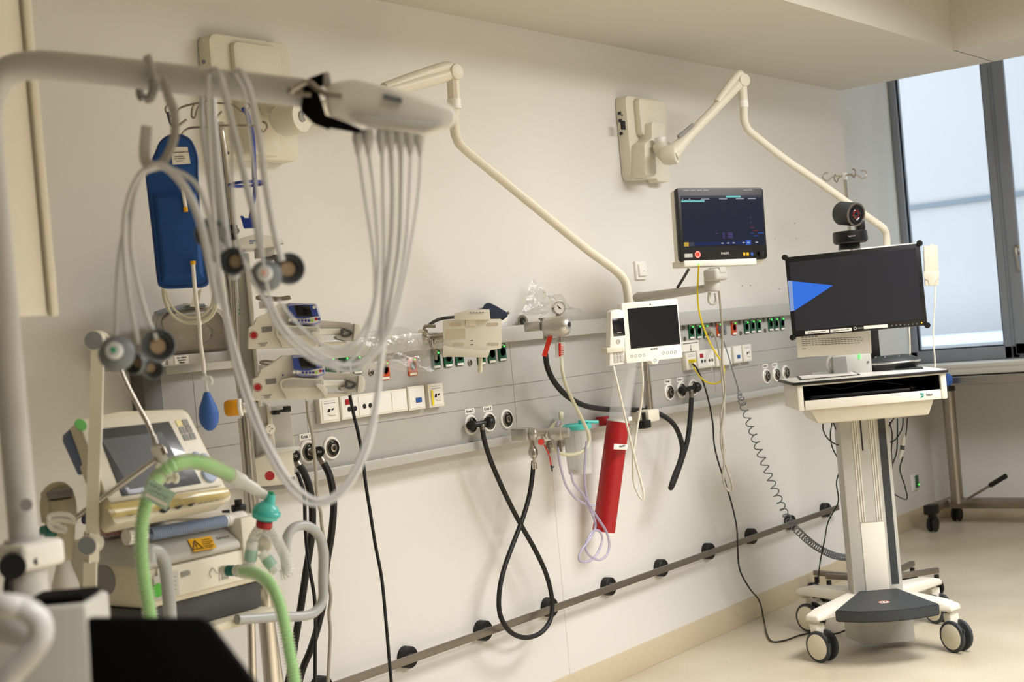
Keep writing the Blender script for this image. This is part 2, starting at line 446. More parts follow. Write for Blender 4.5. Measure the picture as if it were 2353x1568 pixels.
film('clear_bag', .12, .15, (.97, .97, .96), .05); film('wrap_film', .2, .2, (.9, .88, .84), .14)
mat('red_dot', '#e8b0a4', .4)
# ================================================================ the grey supply panel on the wall
PF = -.05                                   # front of the panel
xL, xR = WY(372, 950, PF).x, 6.735
PZ0, PZ1 = 1.035, 1.425
panel = thing('supply_panel', 'long grey medical supply panel with sockets and gas outlets along the wall', 'supply panel', (xL, 0, PZ0))
MB().box((xL, PF, PZ0), (xR, -.0005, PZ1 - .002), .002).build('panel_body', 'panel_grey', panel, world=True)
MB().box((xL, -.085, PZ1 - .045), (xR, -.0005, PZ1 + .012), .003).build('top_ledge', 'ledge_grey', panel, world=True)
gr = MB()
for px, py in ((1040, 903), (1040, 946)):
    z = WY(px, py, PF).z
    gr.box((xL, PF - .0006, z - .0008), (xR - .02, PF + .001, z + .0008))
for px, py in ((1176, 850), (1640, 850), (700, 900), (455, 1000)):
    x = WY(px, py, PF).x
    gr.box((x - .0006, PF - .0006, PZ0 + .03), (x + .0006, PF + .001, PZ1 - .05))
gr.build('panel_joints', 'groove', panel, world=True)
zr = WY(1300, 975, -.08).z
MB().box((xL + .3, -.075, PZ0 - .018), (xR - .1, -.048, PZ0 + .012), .002).build('lower_rail', 'ledge_grey', panel, world=True)
for px in (1105, 1400, 830, 1560):
    x = WY(px, 1010, -.08).x; MB().box((x - .012, -.07, PZ0 - .016), (x + .012, -.004, PZ0 + .01), .002).build('rail_bracket', 'panel_edge', panel, world=True)
xp0 = WY(332, 950, PF).x
MB().box((xp0, -.055, .72), (xL + .004, -.0005, PZ1 - .003), .003).build('end_post', 'post_grey', panel, world=True)
MB().box((xR - .04, PF - .003, PZ1 - .115), (xR - .012, PF, PZ1 - .095)).build('type_plate', 'mid_grey', panel, world=True)

def socket(px, py, col, w=.043, h=.064, led=True):
    c = WY(px, py, PF); x, z = c.x, c.z; y = PF
    f = MB().prism(rrect(x - w / 2, x + w / 2, z - h / 2, z + h / 2, .005, 2), y - .006, y, .0012)
    fr = f.build('wall_socket', 'green_socket' if col == 'g' else 'orange_socket' if col == 'o' else 'light_grey', panel, world=True, label={'g': 'green socket', 'o': 'orange socket'}.get(col))
    MB().lathe([(.0165, .0), (.0165, .0015), (.014, .0015), (.0135, -.004), (0, -.004)], (x, y - .006, z + .002), (0, -1, 0), 20).build('socket_cup', 'green_dark' if col == 'g' else 'red', fr, world=True)
    MB().box((x - w * .4, y - .0068, z - h / 2 + .002), (x + w * .4, y - .006, z - h / 2 + .010)).box((x - w * .3, y - .0073, z - h / 2 + .005), (x + w * .3, y - .0068, z - h / 2 + .0068)).build('socket_label', 'paper', fr, world=True)
    MB().box((x - w * .4, y - .0068, z + h / 2 - .008), (x + w * .2, y - .006, z + h / 2 - .002)).build('socket_tab', 'light_grey', fr, world=True)
    if led: MB().sphere((x + w * .28, y - .0066, z + h * .33), .0028, 8).build('indicator_light', 'green_led', fr, world=True)
    return fr
for p in ((758, 842), (790, 840), (819, 837), (1000, 826), (1027.5, 823), (1054, 820), (1104, 819), (1128, 814.5), (1152, 810)): socket(*p, 'g')
for p in ((882, 851), (945.6, 842)): socket(*p, 'o')
for p in ((1587, 763), (1603.8, 762), (1620, 761), (1713.5, 752), (1727.5, 750), (1741.5, 749), (1769, 745.5), (1782, 744.5), (1795.6, 743.5)): socket(*p, 'g')
for p in ((1650, 757), (1685, 754)): socket(*p, 'o')
def stud(px, py, r=.009):
    c = WY(px, py, PF)
    MB().lathe([(r, 0), (r, .004), (r * .7, .005), (r * .65, .001), (r * .3, .001), (r * .3, .006), (0, .006)], (c.x, PF, c.z), (0, -1, 0), 16).build('earth_stud', 'brushed', panel, world=True)
for p in ((1570, 753), (1572.5, 779), (1634, 746), (1636, 771), (1698, 741), (1701, 766), (1754, 735.5), (1757, 760)): stud(*p, .010)
for p in ((852, 856), (1079, 834)): stud(*p, .011)

def plate(name, px0, pya, px1, pyb, pz, th=.022, m='warm_white', label=None):
    """a surface box: top-left pixel, bottom-right pixel on its own front"""
    a = WY(px0, pya, PF - th); b = WY(px1, pyb, PF - th)
    o = MB().box((a.x, PF - th, b.z), (b.x, PF, a.z), .002).build(name, m, panel, world=True, label=label)
    return o, a.x, b.x, b.z, a.z, PF - th
def bits(mb_list, name, m, par, label=None):
    mb_list.build(name, m, par, world=True, label=label)
def hole(par, x, z, y, r=.006):
    MB().cyl((x, y - .0012, z), (x, y + .001, z), r, seg=14).build('jack_hole', 'black_plastic', par, world=True)
def inset(par, x0, x1, z0, z1, y, th=.0012, m='white_plastic'):
    MB().box((x0, y - th, z0), (x1, y, z1), .0008, 1).build('cover_insert', m, par, world=True)
def datajack(par, x0, x1, z0, z1, y, yellow=False):
    w, h = x1 - x0, z1 - z0
    inset(par, x0 + .12 * w, x1 - .12 * w, z0 + .1 * h, z1 - .08 * h, y)
    yy = y - .0014
    g = MB().box((x0 + .2 * w, yy - .0006, z1 - .13 * h), (x1 - .2 * w, yy, z1 - .12 * h)).box((x0 + .2 * w, yy - .0006, z1 - .22 * h), (x1 - .2 * w, yy, z1 - .195 * h))
    g.build('name_strip', 'mid_grey', par, world=True)
    j = MB()
    for k in (0, 1):
        cx = x0 + w * (.36 + .19 * k); j.prism([(cx, z0 + .42 * h), (cx + .12 * w, z0 + .42 * h), (cx + .17 * w, z0 + .56 * h), (cx + .05 * w, z0 + .56 * h)], yy - .001, yy)
    j.build('data_jack', 'black_plastic', par, world=True)
    MB().hull([(x0 + .3 * w, yy, z0 + .38 * h), (x0 + .78 * w, yy, z0 + .38 * h), (x0 + .78 * w, yy, z0 + .6 * h), (x0 + .72 * w, yy - .004, z0 + .28 * h), (x0 + .5 * w, yy - .004, z0 + .3 * h), (x0 + .5 * w, yy, z0 + .24 * h), (x0 + .78 * w, yy, z0 + .24 * h)]).build('jack_hood', 'warm_white', par, world=True)
    if yellow:
        MB().box((x0 + .14 * w, yy - .002, z0 + .1 * h), (x0 + .26 * w, yy - .0012, z0 + .74 * h)).build('yellow_sticker', 'yellow', par, world=True, label='yellow handwritten sticker')
# left group
o, x0, x1, z0, z1, y = plate('data_outlet', 733, 918, 782, 968, 0); datajack(o, x0, x1, z0, z1, y)
c = WY(781, 912, PF - .022); d = WY(937.5, 944, PF - .022)
o = MB().box((c.x, PF - .022, d.z - .0), (d.x, PF, c.z), .002).build('signal_outlet', 'warm_white', panel, world=True)
zz0, zz1, yy = d.z, c.z, PF - .022; ww = (d.x - c.x) / 4
for k in range(4): inset(o, c.x + ww * k + .003, c.x + ww * (k + 1) - .003, zz0 + .006, zz1 - .006, yy)
h = zz1 - zz0
MB().box((c.x + ww * .25, yy - .004, zz0 + h * .62), (c.x + ww * .62, yy - .001, zz0 + h * .86), .001).build('red_rocker', 'red', o, world=True, label='small red rocker')
for fx in (.45, .8): hole(o, c.x + ww * fx, zz0 + h * .42, yy - .001, .008)
for fx in (1.35, 1.7): hole(o, c.x + ww * fx, zz0 + h * .46, yy - .001, .008)
o, x0, x1, z0, z1, y = plate('blue_outlet', 936, 890, 979, 939, 0); inset(o, x0 + .004, x1 - .004, z0 + .006, z1 - .006, y)
MB().box((x0 + .42 * (x1 - x0), y - .004, z0 + .3 * (z1 - z0)), (x0 + .75 * (x1 - x0), y - .001, z0 + .5 * (z1 - z0)), .001).build('blue_rocker', 'blue_label', o, world=True, label='small blue rocker')
o, x0, x1, z0, z1, y = plate('data_outlet', 983, 884, 1022, 933, 0, label='outlet with a yellow sticker'); datajack(o, x0, x1, z0, z1, y, True)
# right group
o, x0, x1, z0, z1, y = plate('data_outlet', 1575, 812, 1602, 848, 0); datajack(o, x0, x1, z0, z1, y)
c = WY(1601.5, 806, PF - .022); d = WY(1643, 842.5, PF - .022)
o = MB().box((c.x, PF - .022, d.z), (d.x, PF, c.z), .002).build('signal_outlet', 'warm_white', panel, world=True)
h = c.z - d.z; ww = (d.x - c.x) / 2
for k in range(2): inset(o, c.x + ww * k + .003, c.x + ww * (k + 1) - .003, d.z + .006, c.z - .006, PF - .022)
MB().box((c.x + ww * .25, PF - .026, d.z + h * .58), (c.x + ww * .62, PF - .023, d.z + h * .8), .001).build('red_rocker', 'red', o, world=True, label='small red rocker')
for fx in (.45, .8, 1.35, 1.7): hole(o, c.x + ww * fx, d.z + h * .38, PF - .023, .007)
o, x0, x1, z0, z1, y = plate('blank_outlet', 1643.5, 802, 1683, 838.6, 0); inset(o, x0 + .004, x1 - .004, z0 + .006, z1 - .006, y)
o, x0, x1, z0, z1, y = plate('blue_outlet', 1684, 796, 1706.6, 832.7, 0); inset(o, x0 + .004, x1 - .004, z0 + .006, z1 - .006, y)
MB().box((x0 + .38 * (x1 - x0), y - .004, z0 + .26 * (z1 - z0)), (x0 + .7 * (x1 - x0), y - .001, z0 + .46 * (z1 - z0)), .001).build('blue_rocker', 'blue_label', o, world=True, label='small blue rocker')
o, x0, x1, z0, z1, y = plate('data_outlet', 1706, 793, 1728.8, 829.6, 0); datajack(o, x0, x1, z0, z1, y)
# paper note with an arrow above the right-hand data outlet
c = WY(1566, 785.5, PF - .003); d = WY(1607, 803, PF - .003)
note = thing('paper_note', 'small white paper note with a down arrow taped above the right data outlet', 'note', (c.x, PF - .001, d.z - .004))
MB().box((c.x, PF - .003, d.z - .004), (d.x, PF - .001, c.z)).build('paper_sheet', 'paper', note, world=True)
mx_, mz = (c.x + d.x) / 2, (c.z + d.z) / 2
MB().box((mx_ - .001, PF - .004, mz - .022), (mx_ + .001, PF - .003, mz + .004)).prism([(mx_ - .006, mz - .014), (mx_, mz - .026), (mx_ + .006, mz - .014), (mx_, mz - .02)], PF - .004, PF - .003).box((c.x + .01, PF - .004, c.z - .012), (d.x - .01, PF - .003, c.z - .009)).build('printed_arrow', 'ink', note, world=True)

def gas(px, py, cap=None):
    c = WY(px, py, PF); p = (c.x, PF, c.z)
    o = MB().lathe([(.036, 0), (.036, .004), (.033, .007), (.028, .007)], p, (0, -1, 0), 28).build('gas_outlet', 'white_plastic', panel, world=True)
    MB().lathe([(.0275, .001), (.0275, .009), (.0245, .012), (.0235, .010), (.0235, .006), (.014, .006)], p, (0, -1, 0), 28).build('outlet_ring', 'brushed', o, world=True)
    MB().lathe([(.0232, .0062), (.0232, .0085), (.013, .0085), (.012, .006)], p, (0, -1, 0), 28).build('gas_type_ring', 'black_plastic', o, world=True)
    MB().lathe([(.0125, .006), (.0125, .013), (.008, .014), (.0075, .004), (0, .004)], p, (0, -1, 0), 20).build('outlet_core', 'steel', o, world=True)
    MB().lathe([(.0072, .0045), (.0, .0045)], p, (0, -1, 0), 12).build('outlet_bore', 'black_plastic', o, world=True)
    if cap:
        t = text(o, cap, 0, 0, 0, .006, 'paper', 'gas_lettering', M4=RI(panel) @ Matrix.Translation((c.x, PF - .0088, c.z + .0182)))
    return c
gas(706.6, 1039, 'AIR'); gas(760.7, 1030, 'VAC')
gas(1081, 977, 'O2'); gas(1122.5, 970, 'AIR'); gas(1162.8, 963.6, 'VAC')
for p, c_ in (((1536.6, 901.6), 'O2'), ((1565, 897), 'AIR'), ((1591.5, 891), 'VAC'), ((1760, 865), 'O2'), ((1783, 861), 'AIR'), ((1804.6, 857), 'VAC')): gas(*p, c_)
def glabel(px, py, s, w=.052, h=.019):
    c = WY(px, py, PF)
    o = MB().box((c.x - w / 2, PF - .0012, c.z - h / 2), (c.x + w / 2, PF, c.z + h / 2)).build('circuit_label', 'paper', panel, world=True)
    text(o, s, 0, 0, 0, h * .72, 'ink', 'label_lettering', M4=RI(panel) @ Matrix.Translation((c.x, PF - .0016, c.z)), bold=True)
glabel(702, 1004, 'Kreis 1')
glabel(1079, 945.7, 'Kreis 2'); glabel(1120, 939.6, 'Kreis 2')
glabel(1534, 877, 'Kreis 1'); glabel(1562, 873, 'Kreis 1'); glabel(1758, 841.6, 'Kreis 2'); glabel(1780, 839, 'Kreis 1')

# small wall items
def wallbox(px0, py0, px1, py1, label):
    a, b = WY(px0, py0, -.02), WY(px1, py1, -.02)
    t = thing('wall_switch', label, 'switch', ((a.x + b.x) / 2, 0, b.z))
    MB().box((a.x, -.012, b.z), (b.x, 0, a.z), .002).build('switch_frame', 'white_plastic', t, world=True)
    MB().box((a.x + .012, -.022, b.z + .014), (b.x - .012, -.011, a.z - .014), .002).build('rocker', 'white_plastic', t, world=True)
    MB().cyl((a.x * .45 + b.x * .55, -.0228, (a.z + b.z) / 2 - .006), (a.x * .45 + b.x * .55, -.0215, (a.z + b.z) / 2 - .006), .002).build('pinhole', 'dark_grey', t, world=True)
wallbox(1464, 600, 1491, 641, 'white square wall switch between the bent pale tube and the black monitor')
t = thing('low_wall_socket', 'small green socket in a white frame low on the niche wall', 'socket', (WY(2104, 1110, YN).x, YN, WY(2104, 1130, YN).z))
a, b = WY(2095, 1092, YN - .01), WY(2112, 1124, YN - .01)
MB().box((a.x, YN - .010, b.z), (b.x, YN - .001, a.z), .002).build('socket_frame', 'white_plastic', t, world=True)
MB().box((a.x + .045, YN - .014, b.z + .012), (b.x - .002, YN - .010, a.z - .010), .002).build('socket_insert', 'green_socket', t, world=True)
MB().sphere((b.x - .012, YN - .015, b.z + .03), .003, 8).build('indicator_light', 'green_led', t, world=True)
# plugged-off screw holes and scuffs in the wall
k = MB()
for px, py in ((1705, 657), (1724, 656), (1791, 664), (1826, 513), (1829, 548), (1780, 550), (1508, 20)):
    c = WY(px, py, 0); k.cyl((c.x, -.0015, c.z), (c.x, .001, c.z), .0035, seg=8)
struct('trim_1', k, 'mid_grey')
xj = WY(1292, 1350, 0).x
struct('trim_2', MB().box((xj - .0012, -.0006, .105), (xj + .0012, .001, 1.03)), 'ceiling_paint')

# ================================================================ bumper rail
rail = thing('bumper_rail', 'long grey metal bumper rail on black round buffers low on the wall', 'rail', (5.0, 0, .36))
xa, xb = WY(640, 1600, -.06).x, WY(1929, 1160, -.06).x
za = WY(1500, 1312, -.065).z
ZR = .386
MB().box((xa, -.058, ZR - .0135), (xb, -.050, ZR + .0135), .0015).build('rail_bar', 'brushed', rail, world=True)
k = 0; x = 3.43 - .397
for i in range(10):
    xx = x + .397 * i
    b = MB().lathe([(.036, 0), (.036, .028), (.033, .032), (.0, .032)], (xx + .0, 0, .389 - .006), (0, -1, 0), 28).build('round_buffer', 'black_rubber', rail, world=True)
    MB().cyl((xx, -.030, .383), (xx, -.051, .383), .009).cyl((xx, -.03, .383), (xx, -.042, .383), .014, seg=6).build('spacer_bolt', 'chrome', b, world=True)

# ================================================================ rear-mounted monitor arms
def arm_unit(prefix_label, quad, rot, pj, tube_px, tube_y, label, elbow_px, ey):
    pass

def mount(label, TL, TR, BR, BL, arm_label=None):
    a, b = WY(*TL, -.06), WY(*BR, -.06)
    t = thing('swivel_arm', label, 'arm', ((a.x + b.x) / 2, 0, b.z))
    return t, a, b
# --- arm 1 (left)
t1 = thing('swivel_arm', 'cream wall-mounted swivel arm behind the grey horizontal pole, carrying the white bedside terminal', 'arm', (2.98, 0, 2.0))
a, b = WY(455, 80, -.01), WY(690, 372, -.055)
MB().prism(rrect(a.x, b.x, b.z, a.z, .03, 4), -.055, -.0005, .008).build('mount_plate', 'cream', t1, world=True)
MB().prism(rrect(a.x + .075, b.x - .06, a.z - .16, a.z - .02, .02, 4), -.075, -.05, .008).build('cover_bulge', 'cream', t1, world=True)
c = WY(600, 325, -.09)
MB().prism(rrect(c.x - .065, c.x + .06, c.z - .045, c.z + .17, .02, 4), -.11, -.05, .008).build('bracket', 'cream', t1, world=True)
s1, s2 = WY(468, 142, -.056), WY(524, 352, -.056)
MB().cyl((s1.x, -.058, s1.z), (s1.x, -.055, s1.z), .006).cyl((s2.x, -.058, s2.z), (s2.x, -.055, s2.z), .004).build('cover_screw', 'dark_grey', t1, world=True)
HY = -.24                                                # arm plane is swung out into the room
hub = WY(672, 272, HY)
MB().lathe([(.0, -.05), (.040, -.048), (.047, -.03), (.047, .028), (.044, .034), (.0, .034)], hub, (0.15, -1, 0), 28).build('arm_hub', 'cream', t1, world=True)
MB().lathe([(.016, .034), (.016, .037), (.0, .037)], hub, (0.15, -1, 0), 20).build('hub_cap', 'mid_grey', t1, world=True)
q = WY(622, 262, -.12)
MB().tube([(q.x, -.10, q.z + .05), (q.x, -.13, q.z + .02), (q.x + .02, -.17, q.z), (hub.x - .015, hub.y + .03, hub.z)], .038).build('hub_neck', 'cream', t1, world=True)
E1 = WT(1040, 168, 4.55)
MB().tube([hub + Vector((.01, 0, 0)), hub.lerp(E1, .3), hub.lerp(E1, .97)], .030, seg=16, rf=lambda i, N: .036 - .014 * min(1, i / (N * .5))).build('arm_beam', 'cream', t1, world=True)
MB().tube([hub.lerp(E1, .55) + Vector((0, 0, .012)), hub.lerp(E1, .8) + Vector((0, 0, .022)), E1 + Vector((-.02, 0, .018)), E1], .018, seg=12).build('arm_cover', 'cream', t1, world=True)
ax_ = (E1 - hub); ax_.z = 0; ax_.normalize(); side = ax_.cross(Vector((0, 0, 1)))
MB().cyl(E1 - side * .026, E1 + side * .026, .026, seg=24, bev=.004).build('elbow_joint', 'cream', t1, world=True)
T1 = 4.55
def tp(px, py, t): return WT(px, py, t)
MB().tube([E1, WT(1044, 240, T1)], .021, raw=True).build('drop_sleeve', 'cream', t1, world=True)
MB().cyl(WT(1043, 228, T1), WT(1044, 250, T1), .0225).build('sleeve_collar', 'white_plastic', t1, world=True)
P1 = [WT(1044, 245, T1), WT(1044, 290, 4.56), WT(1050, 318, 4.57), WT(1068, 342, 4.59), WT(1150, 410, 4.68), WT(1250, 492, 4.78), WT(1350, 574, 4.9), WT(1415, 622, 4.97), WT(1436, 648, 5.0), WT(1443, 680, 5.0), WT(1444, 705, 5.0)]
MB().tube(P1, .0158, seg=16, n=6).build('bent_tube', 'cream', t1, world=True)
# --- arm 2 (right)
t2 = thing('swivel_arm', 'cream wall-mounted swivel arm above the black patient monitor, reaching behind the video trolley', 'arm', (5.1, 0, 2.0))
a, b = WY(1416, 222, -.01), WY(1541, 419, -.055)
MB().prism(rpoly([(a.x, a.z), (b.x, a.z), (b.x, b.z), (a.x + .2, b.z), (a.x + .19, b.z + .012), (a.x, b.z)], .03, 4), -.055, -.0005, .007).build('mount_plate', 'cream', t2, world=True)
MB().prism(rrect(a.x + .055, b.x - .03, a.z - .17, a.z - .012, .02, 4), -.085, -.05, .010).build('cover_bulge', 'cream', t2, world=True)
c0, c1 = WY(1500, 290, -.12), WY(1527, 400, -.12)
br = [LP(t2, px, py, -.12) for px, py in ((1498, 280), (1529, 285), (1531, 322), (1505, 325), (1509, 400), (1502, 405), (1483, 403), (1481, 330), (1498, 318))]
MB().prism(rpoly([(v.x, v.z) for v in br], .012), -.12, -.055, .006).build('bracket', 'cream', t2, )
c = WY(1474, 357, -.08)
MB().lathe([(.019, -.02), (.019, 0), (.014, .02), (.004, .034), (0, .036)], (c.x, -.075, c.z), (.4, -1, .1), 20).build('locking_knob', 'charcoal', t2, world=True)
c = WY(1430, 288, -.056)
MB().box((c.x - .012, -.06, c.z - .018), (c.x + .018, -.055, c.z + .018)).build('cable_socket', 'black_plastic', t2, world=True)
c = WY(1429, 265, -.056); MB().cyl((c.x, -.0575, c.z), (c.x, -.055, c.z), .004).build('cover_screw', 'dark_grey', t2, world=True)
rb = MB()
for px, py in ((1417, 258), (1418, 275), (1421, 305)): c = WY(px, py, -.03); rb.box((a.x - .003, -.026, c.z - .006), (a.x + .004, -.012, c.z + .006))
rb.build('rubber_feet', 'charcoal', t2, world=True)
q = WY(1518, 322, -.16); hub = WY(1541, 356, -.22)
MB().cyl((q.x, q.y + .0, q.z - .02), (q.x, q.y, q.z + .01), .024, seg=24).build('swivel_sleeve', 'white_plastic', t2, world=True)
MB().tube([(q.x, q.y, q.z - .018), (q.x, q.y - .005, q.z - .04), (q.x + .02, q.y - .02, q.z - .07), (hub.x - .01, hub.y, hub.z)], .036, seg=16).build('hub_neck', 'cream', t2, world=True)
MB().lathe([(0, -.035), (.036, -.033), (.040, -.02), (.040, .022), (.037, .027), (0, .027)], hub, (.25, -1, 0), 28).build('arm_hub', 'cream', t2, world=True)
MB().lathe([(.014, .027), (.014, .030), (0, .030)], hub, (.25, -1, 0), 20).build('hub_cap', 'mid_grey', t2, world=True)
E2 = WT(1705, 186, 6.0)
MB().tube([hub, hub.lerp(E2, .3), hub.lerp(E2, .98)], .030, seg=16, rf=lambda i, N: .038 - .017 * min(1, i / (N * .42))).build('arm_beam', 'cream', t2, world=True)
MB().tube([hub.lerp(E2, .65) + Vector((0, 0, .016)), hub.lerp(E2, .8) + Vector((0, 0, .032)), E2 + Vector((-.02, 0, .028)), E2], .017, seg=12).build('arm_cover', 'cream', t2, world=True)
c = hub.lerp(E2, .72) + Vector((-.005, 0, .034)); MB().sphere(c, .005, 10).build('cover_screw', 'charcoal', t2, world=True)
c = hub.lerp(E2, .12) + Vector((-.02, -.01, .034)); MB().tube([c, hub.lerp(E2, .3) + Vector((-.01, -.01, .028))], .008, raw=True).build('type_plate', 'mid_grey', t2, world=True)
ax_ = (E2 - hub); ax_.z = 0; ax_.normalize(); side = ax_.cross(Vector((0, 0, 1)))
MB().cyl(E2 - side * .024, E2 + side * .024, .027, seg=24, bev=.004).build('elbow_joint', 'cream', t2, world=True)
MB().cyl(E2 + Vector((0, 0, -.01)), WT(1708, 232, 6.0), .019).build('drop_sleeve', 'cream', t2, world=True)
MB().cyl(WT(1708, 231, 6.0), WT(1709.5, 247, 6.0), .0195).build('sleeve_collar', 'white_plastic', t2, world=True)
P2 = [WT(1709.5, 245, 6.0), WT(1710, 275, 6.0), WT(1716, 292, 6.01), WT(1728, 306, 6.02), WT(1800, 363, 6.1), WT(1880, 418, 6.2), WT(1960, 475, 6.3), WT(2010, 510, 6.36), WT(2030, 525, 6.38), WT(2037, 545, 6.4), WT(2039, 600, 6.4)]
MB().tube(P2, .0165, seg=16, n=6).build('bent_tube', 'cream', t2, world=True)

# ================================================================ white bedside terminal on arm 1
c = WT(1440, 836, 4.86)
tb = thing('bedside_terminal', 'white bedside touch terminal with a dark blank screen beside the corded handset', 'screen', (c.x, c.y, c.z), -22)
tl, tr_, br_, bl = [LP(tb, *p, 0) for p in ((1440, 697), (1564, 685), (1562, 820), (1437, 838))]
h_ = (tl.z + tr_.z) / 2; w_ = (tr_.x + br_.x) / 2
MB().prism(rrect(0, w_, 0, h_, .006, 3), 0, .030, .003).build('housing', 'white_plastic', tb)
s0, s1_ = LP(tb, 1450, 806, 0), LP(tb, 1555, 700, 0)
sw0, sw1 = s0.x, s1_.x
MB().box((sw0, -.0008, h_ * .235), (sw1, .002, h_ * .9)).build('display', 'screen_black', tb)
text(tb, 'SIEMENS', w_ * .5, h_ * .195, -.0006, .008, 'ink', 'brand_lettering')
MB().cyl((w_ * .5, -.001, h_ * .94), (w_ * .5, .001, h_ * .94), .0025, seg=10).build('camera_lens', 'ink', tb)
for fx in (.10, .17, .24, .31, .66, .73, .80, .87):
    MB().lathe([(.0052, 0), (.0052, .0008), (.0044, .0008), (.0044, 0)], (w_ * fx, -.0002, h_ * .11), (0, -1, 0), 16).build('touch_key', 'mid_grey', tb)
MB().prism([(w_ * .42, .002), (w_ * .58, .002), (w_ * .545, -.012), (w_ * .455, -.012)], 0, .028, .003).build('lower_lip', 'white_plastic', tb)
MB().lathe([(.0055, 0), (.0055, .0008), (.0045, .0008), (.0045, 0)], (w_ * .5, -.0002, .001), (0, -1, 0), 16).build('power_key', 'mid_grey', tb)
# handset on its left side
hs = thing('handset', 'white corded handset with keypad and black display clipped to the left of the bedside terminal', 'handset', WT(1400, 840, 4.80), -22)
ps = [LP(hs, *p, 0) for p in ((1404, 716), (1412, 712), (1422, 711), (1436, 716), (1434, 836), (1401, 842))]
MB().prism(rpoly([(p.x, p.z) for p in ps], .006), 0, .026, .004).build('handset_body', 'white_plastic', hs)
a, b = LP(hs, 1410, 774, 0), LP(hs, 1433, 731, 0)
MB().box((a.x, -.001, a.z), (b.x, .002, b.z), .001).build('handset_display', 'screen_black', hs)
text(hs, 'SIEMENS', (a.x + b.x) / 2, a.z + .012, -.0013, .0045, 'paper', 'brand_lettering')
a, b = LP(hs, 1411, 838, 0), LP(hs, 1431, 800, 0)
kx, kz = (b.x - a.x) / 3, (b.z - a.z) / 4
for r_ in range(4):
    for c_ in range(3): MB().box((a.x + kx * c_ + .0007, -.0016, a.z + kz * r_ + .0009 + .004), (a.x + kx * (c_ + 1) - .0007, .001, a.z + kz * (r_ + 1) - .0009 + .004), .0006, 1).build('number_key', 'light_grey', hs)
cc = LP(hs, 1421, 785, 0)
MB().lathe([(.0085, 0), (.0085, .0016), (.003, .0016), (.003, 0)], (cc.x, -.0002, cc.z), (0, -1, 0), 20).build('navigation_ring', 'light_grey', hs)
a, b = LP(hs, 1394, 808, -.002), LP(hs, 1434, 797, -.002)
MB().box((a.x - .001, -.006, a.z - .006), (b.x + .001, .028, b.z + .002), .002).build('clip_bracket', 'cream', hs)
cb = MB().tube([WT(1412, 822, 4.825), WT(1409, 838, 4.82), WT(1418, 880, 4.80), WT(1432, 940, 4.82), WT(1446, 1000, 4.86), WT(1460, 1060, 4.9), WT(1472, 1105, 4.92), WT(1479, 1135, 4.92), WT(1476, 1148, 4.92), WT(1466, 1135, 4.92), WT(1456, 1105, 4.92), WT(1455, 1050, 4.92), WT(1463, 990, 4.92), WT(1473, 930, 4.92), WT(1477, 880, 4.9), WT(1474, 826, 4.90)], .0042, seg=8)
cb.build('handset_cable', 'cable_white', None, 'white handset cable drooping in a long loop below the bedside terminal', cat='cable')
# ================================================================ patient monitor on its arm
mo = thing('patient_monitor', 'black-framed patient monitor with a lit dark screen on a grey arm above the panel', 'monitor', WT(1558, 602, 5.3), -25, 0, 1.6)
q = [LP(mo, *p, 0) for p in ((1563, 432), (1761, 431), (1757, 598), (1557, 602))]
W_, H_ = (q[1].x + q[2].x) / 2, (q[0].z + q[1].z) / 2
xo = (q[0].x + q[3].x) / 2
MB().prism(rrect(xo, W_, 0, H_, .014, 4), 0, .022, .004).build('front_frame', 'black_plastic', mo)
MB().prism(rrect(xo + .004, W_ - .004, -.016, H_ - .004, .016, 4), .018, .055, .008).build('back_shell', 'warm_white', mo)
MB().box((xo + .012, -.002, -.020), (W_ - .055, .08, .004), .004).build('lower_shell', 'warm_white', mo)
a, b = LP(mo, 1572, 568, 0), LP(mo, 1750, 449, 0)
def em(name, hexc, e):
    m = mat(name, '#050608', .45, spec=.15, emis=hexc, es=e * .8); return m
em('monitor_glow', '#20263a', .8); em('ui_cyan', '#7fd0d0', .9); em('ui_white', '#d8dce0', .7); em('ui_purple', '#6a4fa0', .8); em('ui_blue', '#2f62d0', .9)
em('ui_red', '#a03a3a', .8); em('ui_amber', '#d8b050', .9); em('ui_grey', '#454a56', .9); em('ui_dark_blue', '#1a2a5a', .9)
sx0, sx1, sz0, sz1 = a.x, b.x, a.z, b.z; sw, sh = sx1 - sx0, sz1 - sz0
scn = MB().box((sx0, -.0012, sz0), (sx1, .001, sz1)).build('display', 'monitor_glow', mo)
def ui(x0, x1, z0, z1, m, nm='display_bar', y=-.0018):
    MB().box((sx0 + sw * x0, y, sz0 + sh * z0), (sx0 + sw * x1, -.0012, sz0 + sh * z1)).build(nm, m, scn)
ui(0, .99, .955, .995, 'ui_grey'); ui(.55, .73, .957, .995, 'ui_cyan', y=-.002); ui(.0, .28, .875, .91, 'ui_cyan')
for x in (.24, .46, .67, .82): ui(x, x + .10, .925, .938, 'ui_white')
ui(.01, .02, .92, .94, 'ui_white'); ui(.09, .11, .925, .938, 'ui_white')
for x in (.39, .475, .54): 
    for z in (.245, .215, .185, .155): 
        if x != .39 or z == .245: ui(x, x + (.06 if x > .5 else .025), z, z + .014, 'ui_purple')
for z in (.55, .45): ui(.83, .845, z, z + .012, 'ui_purple')
ui(.83, .87, .345, .357, 'ui_red'); ui(.86, .92, .29, .302, 'ui_red'); ui(.83, .86, .235, .247, 'ui_blue'); ui(.92, .99, .235, .25, 'ui_blue'); ui(.86, .92, .18, .19, 'ui_blue')
ui(.0, .055, .01, .09, 'ui_amber'); ui(.062, .12, .01, .09, 'ui_grey'); ui(.13, .7, .02, .085, 'ui_dark_blue', y=-.0015); ui(.70, .755, .01, .1, 'ui_dark_blue'); ui(.76, .82, .01, .1, 'ui_blue')
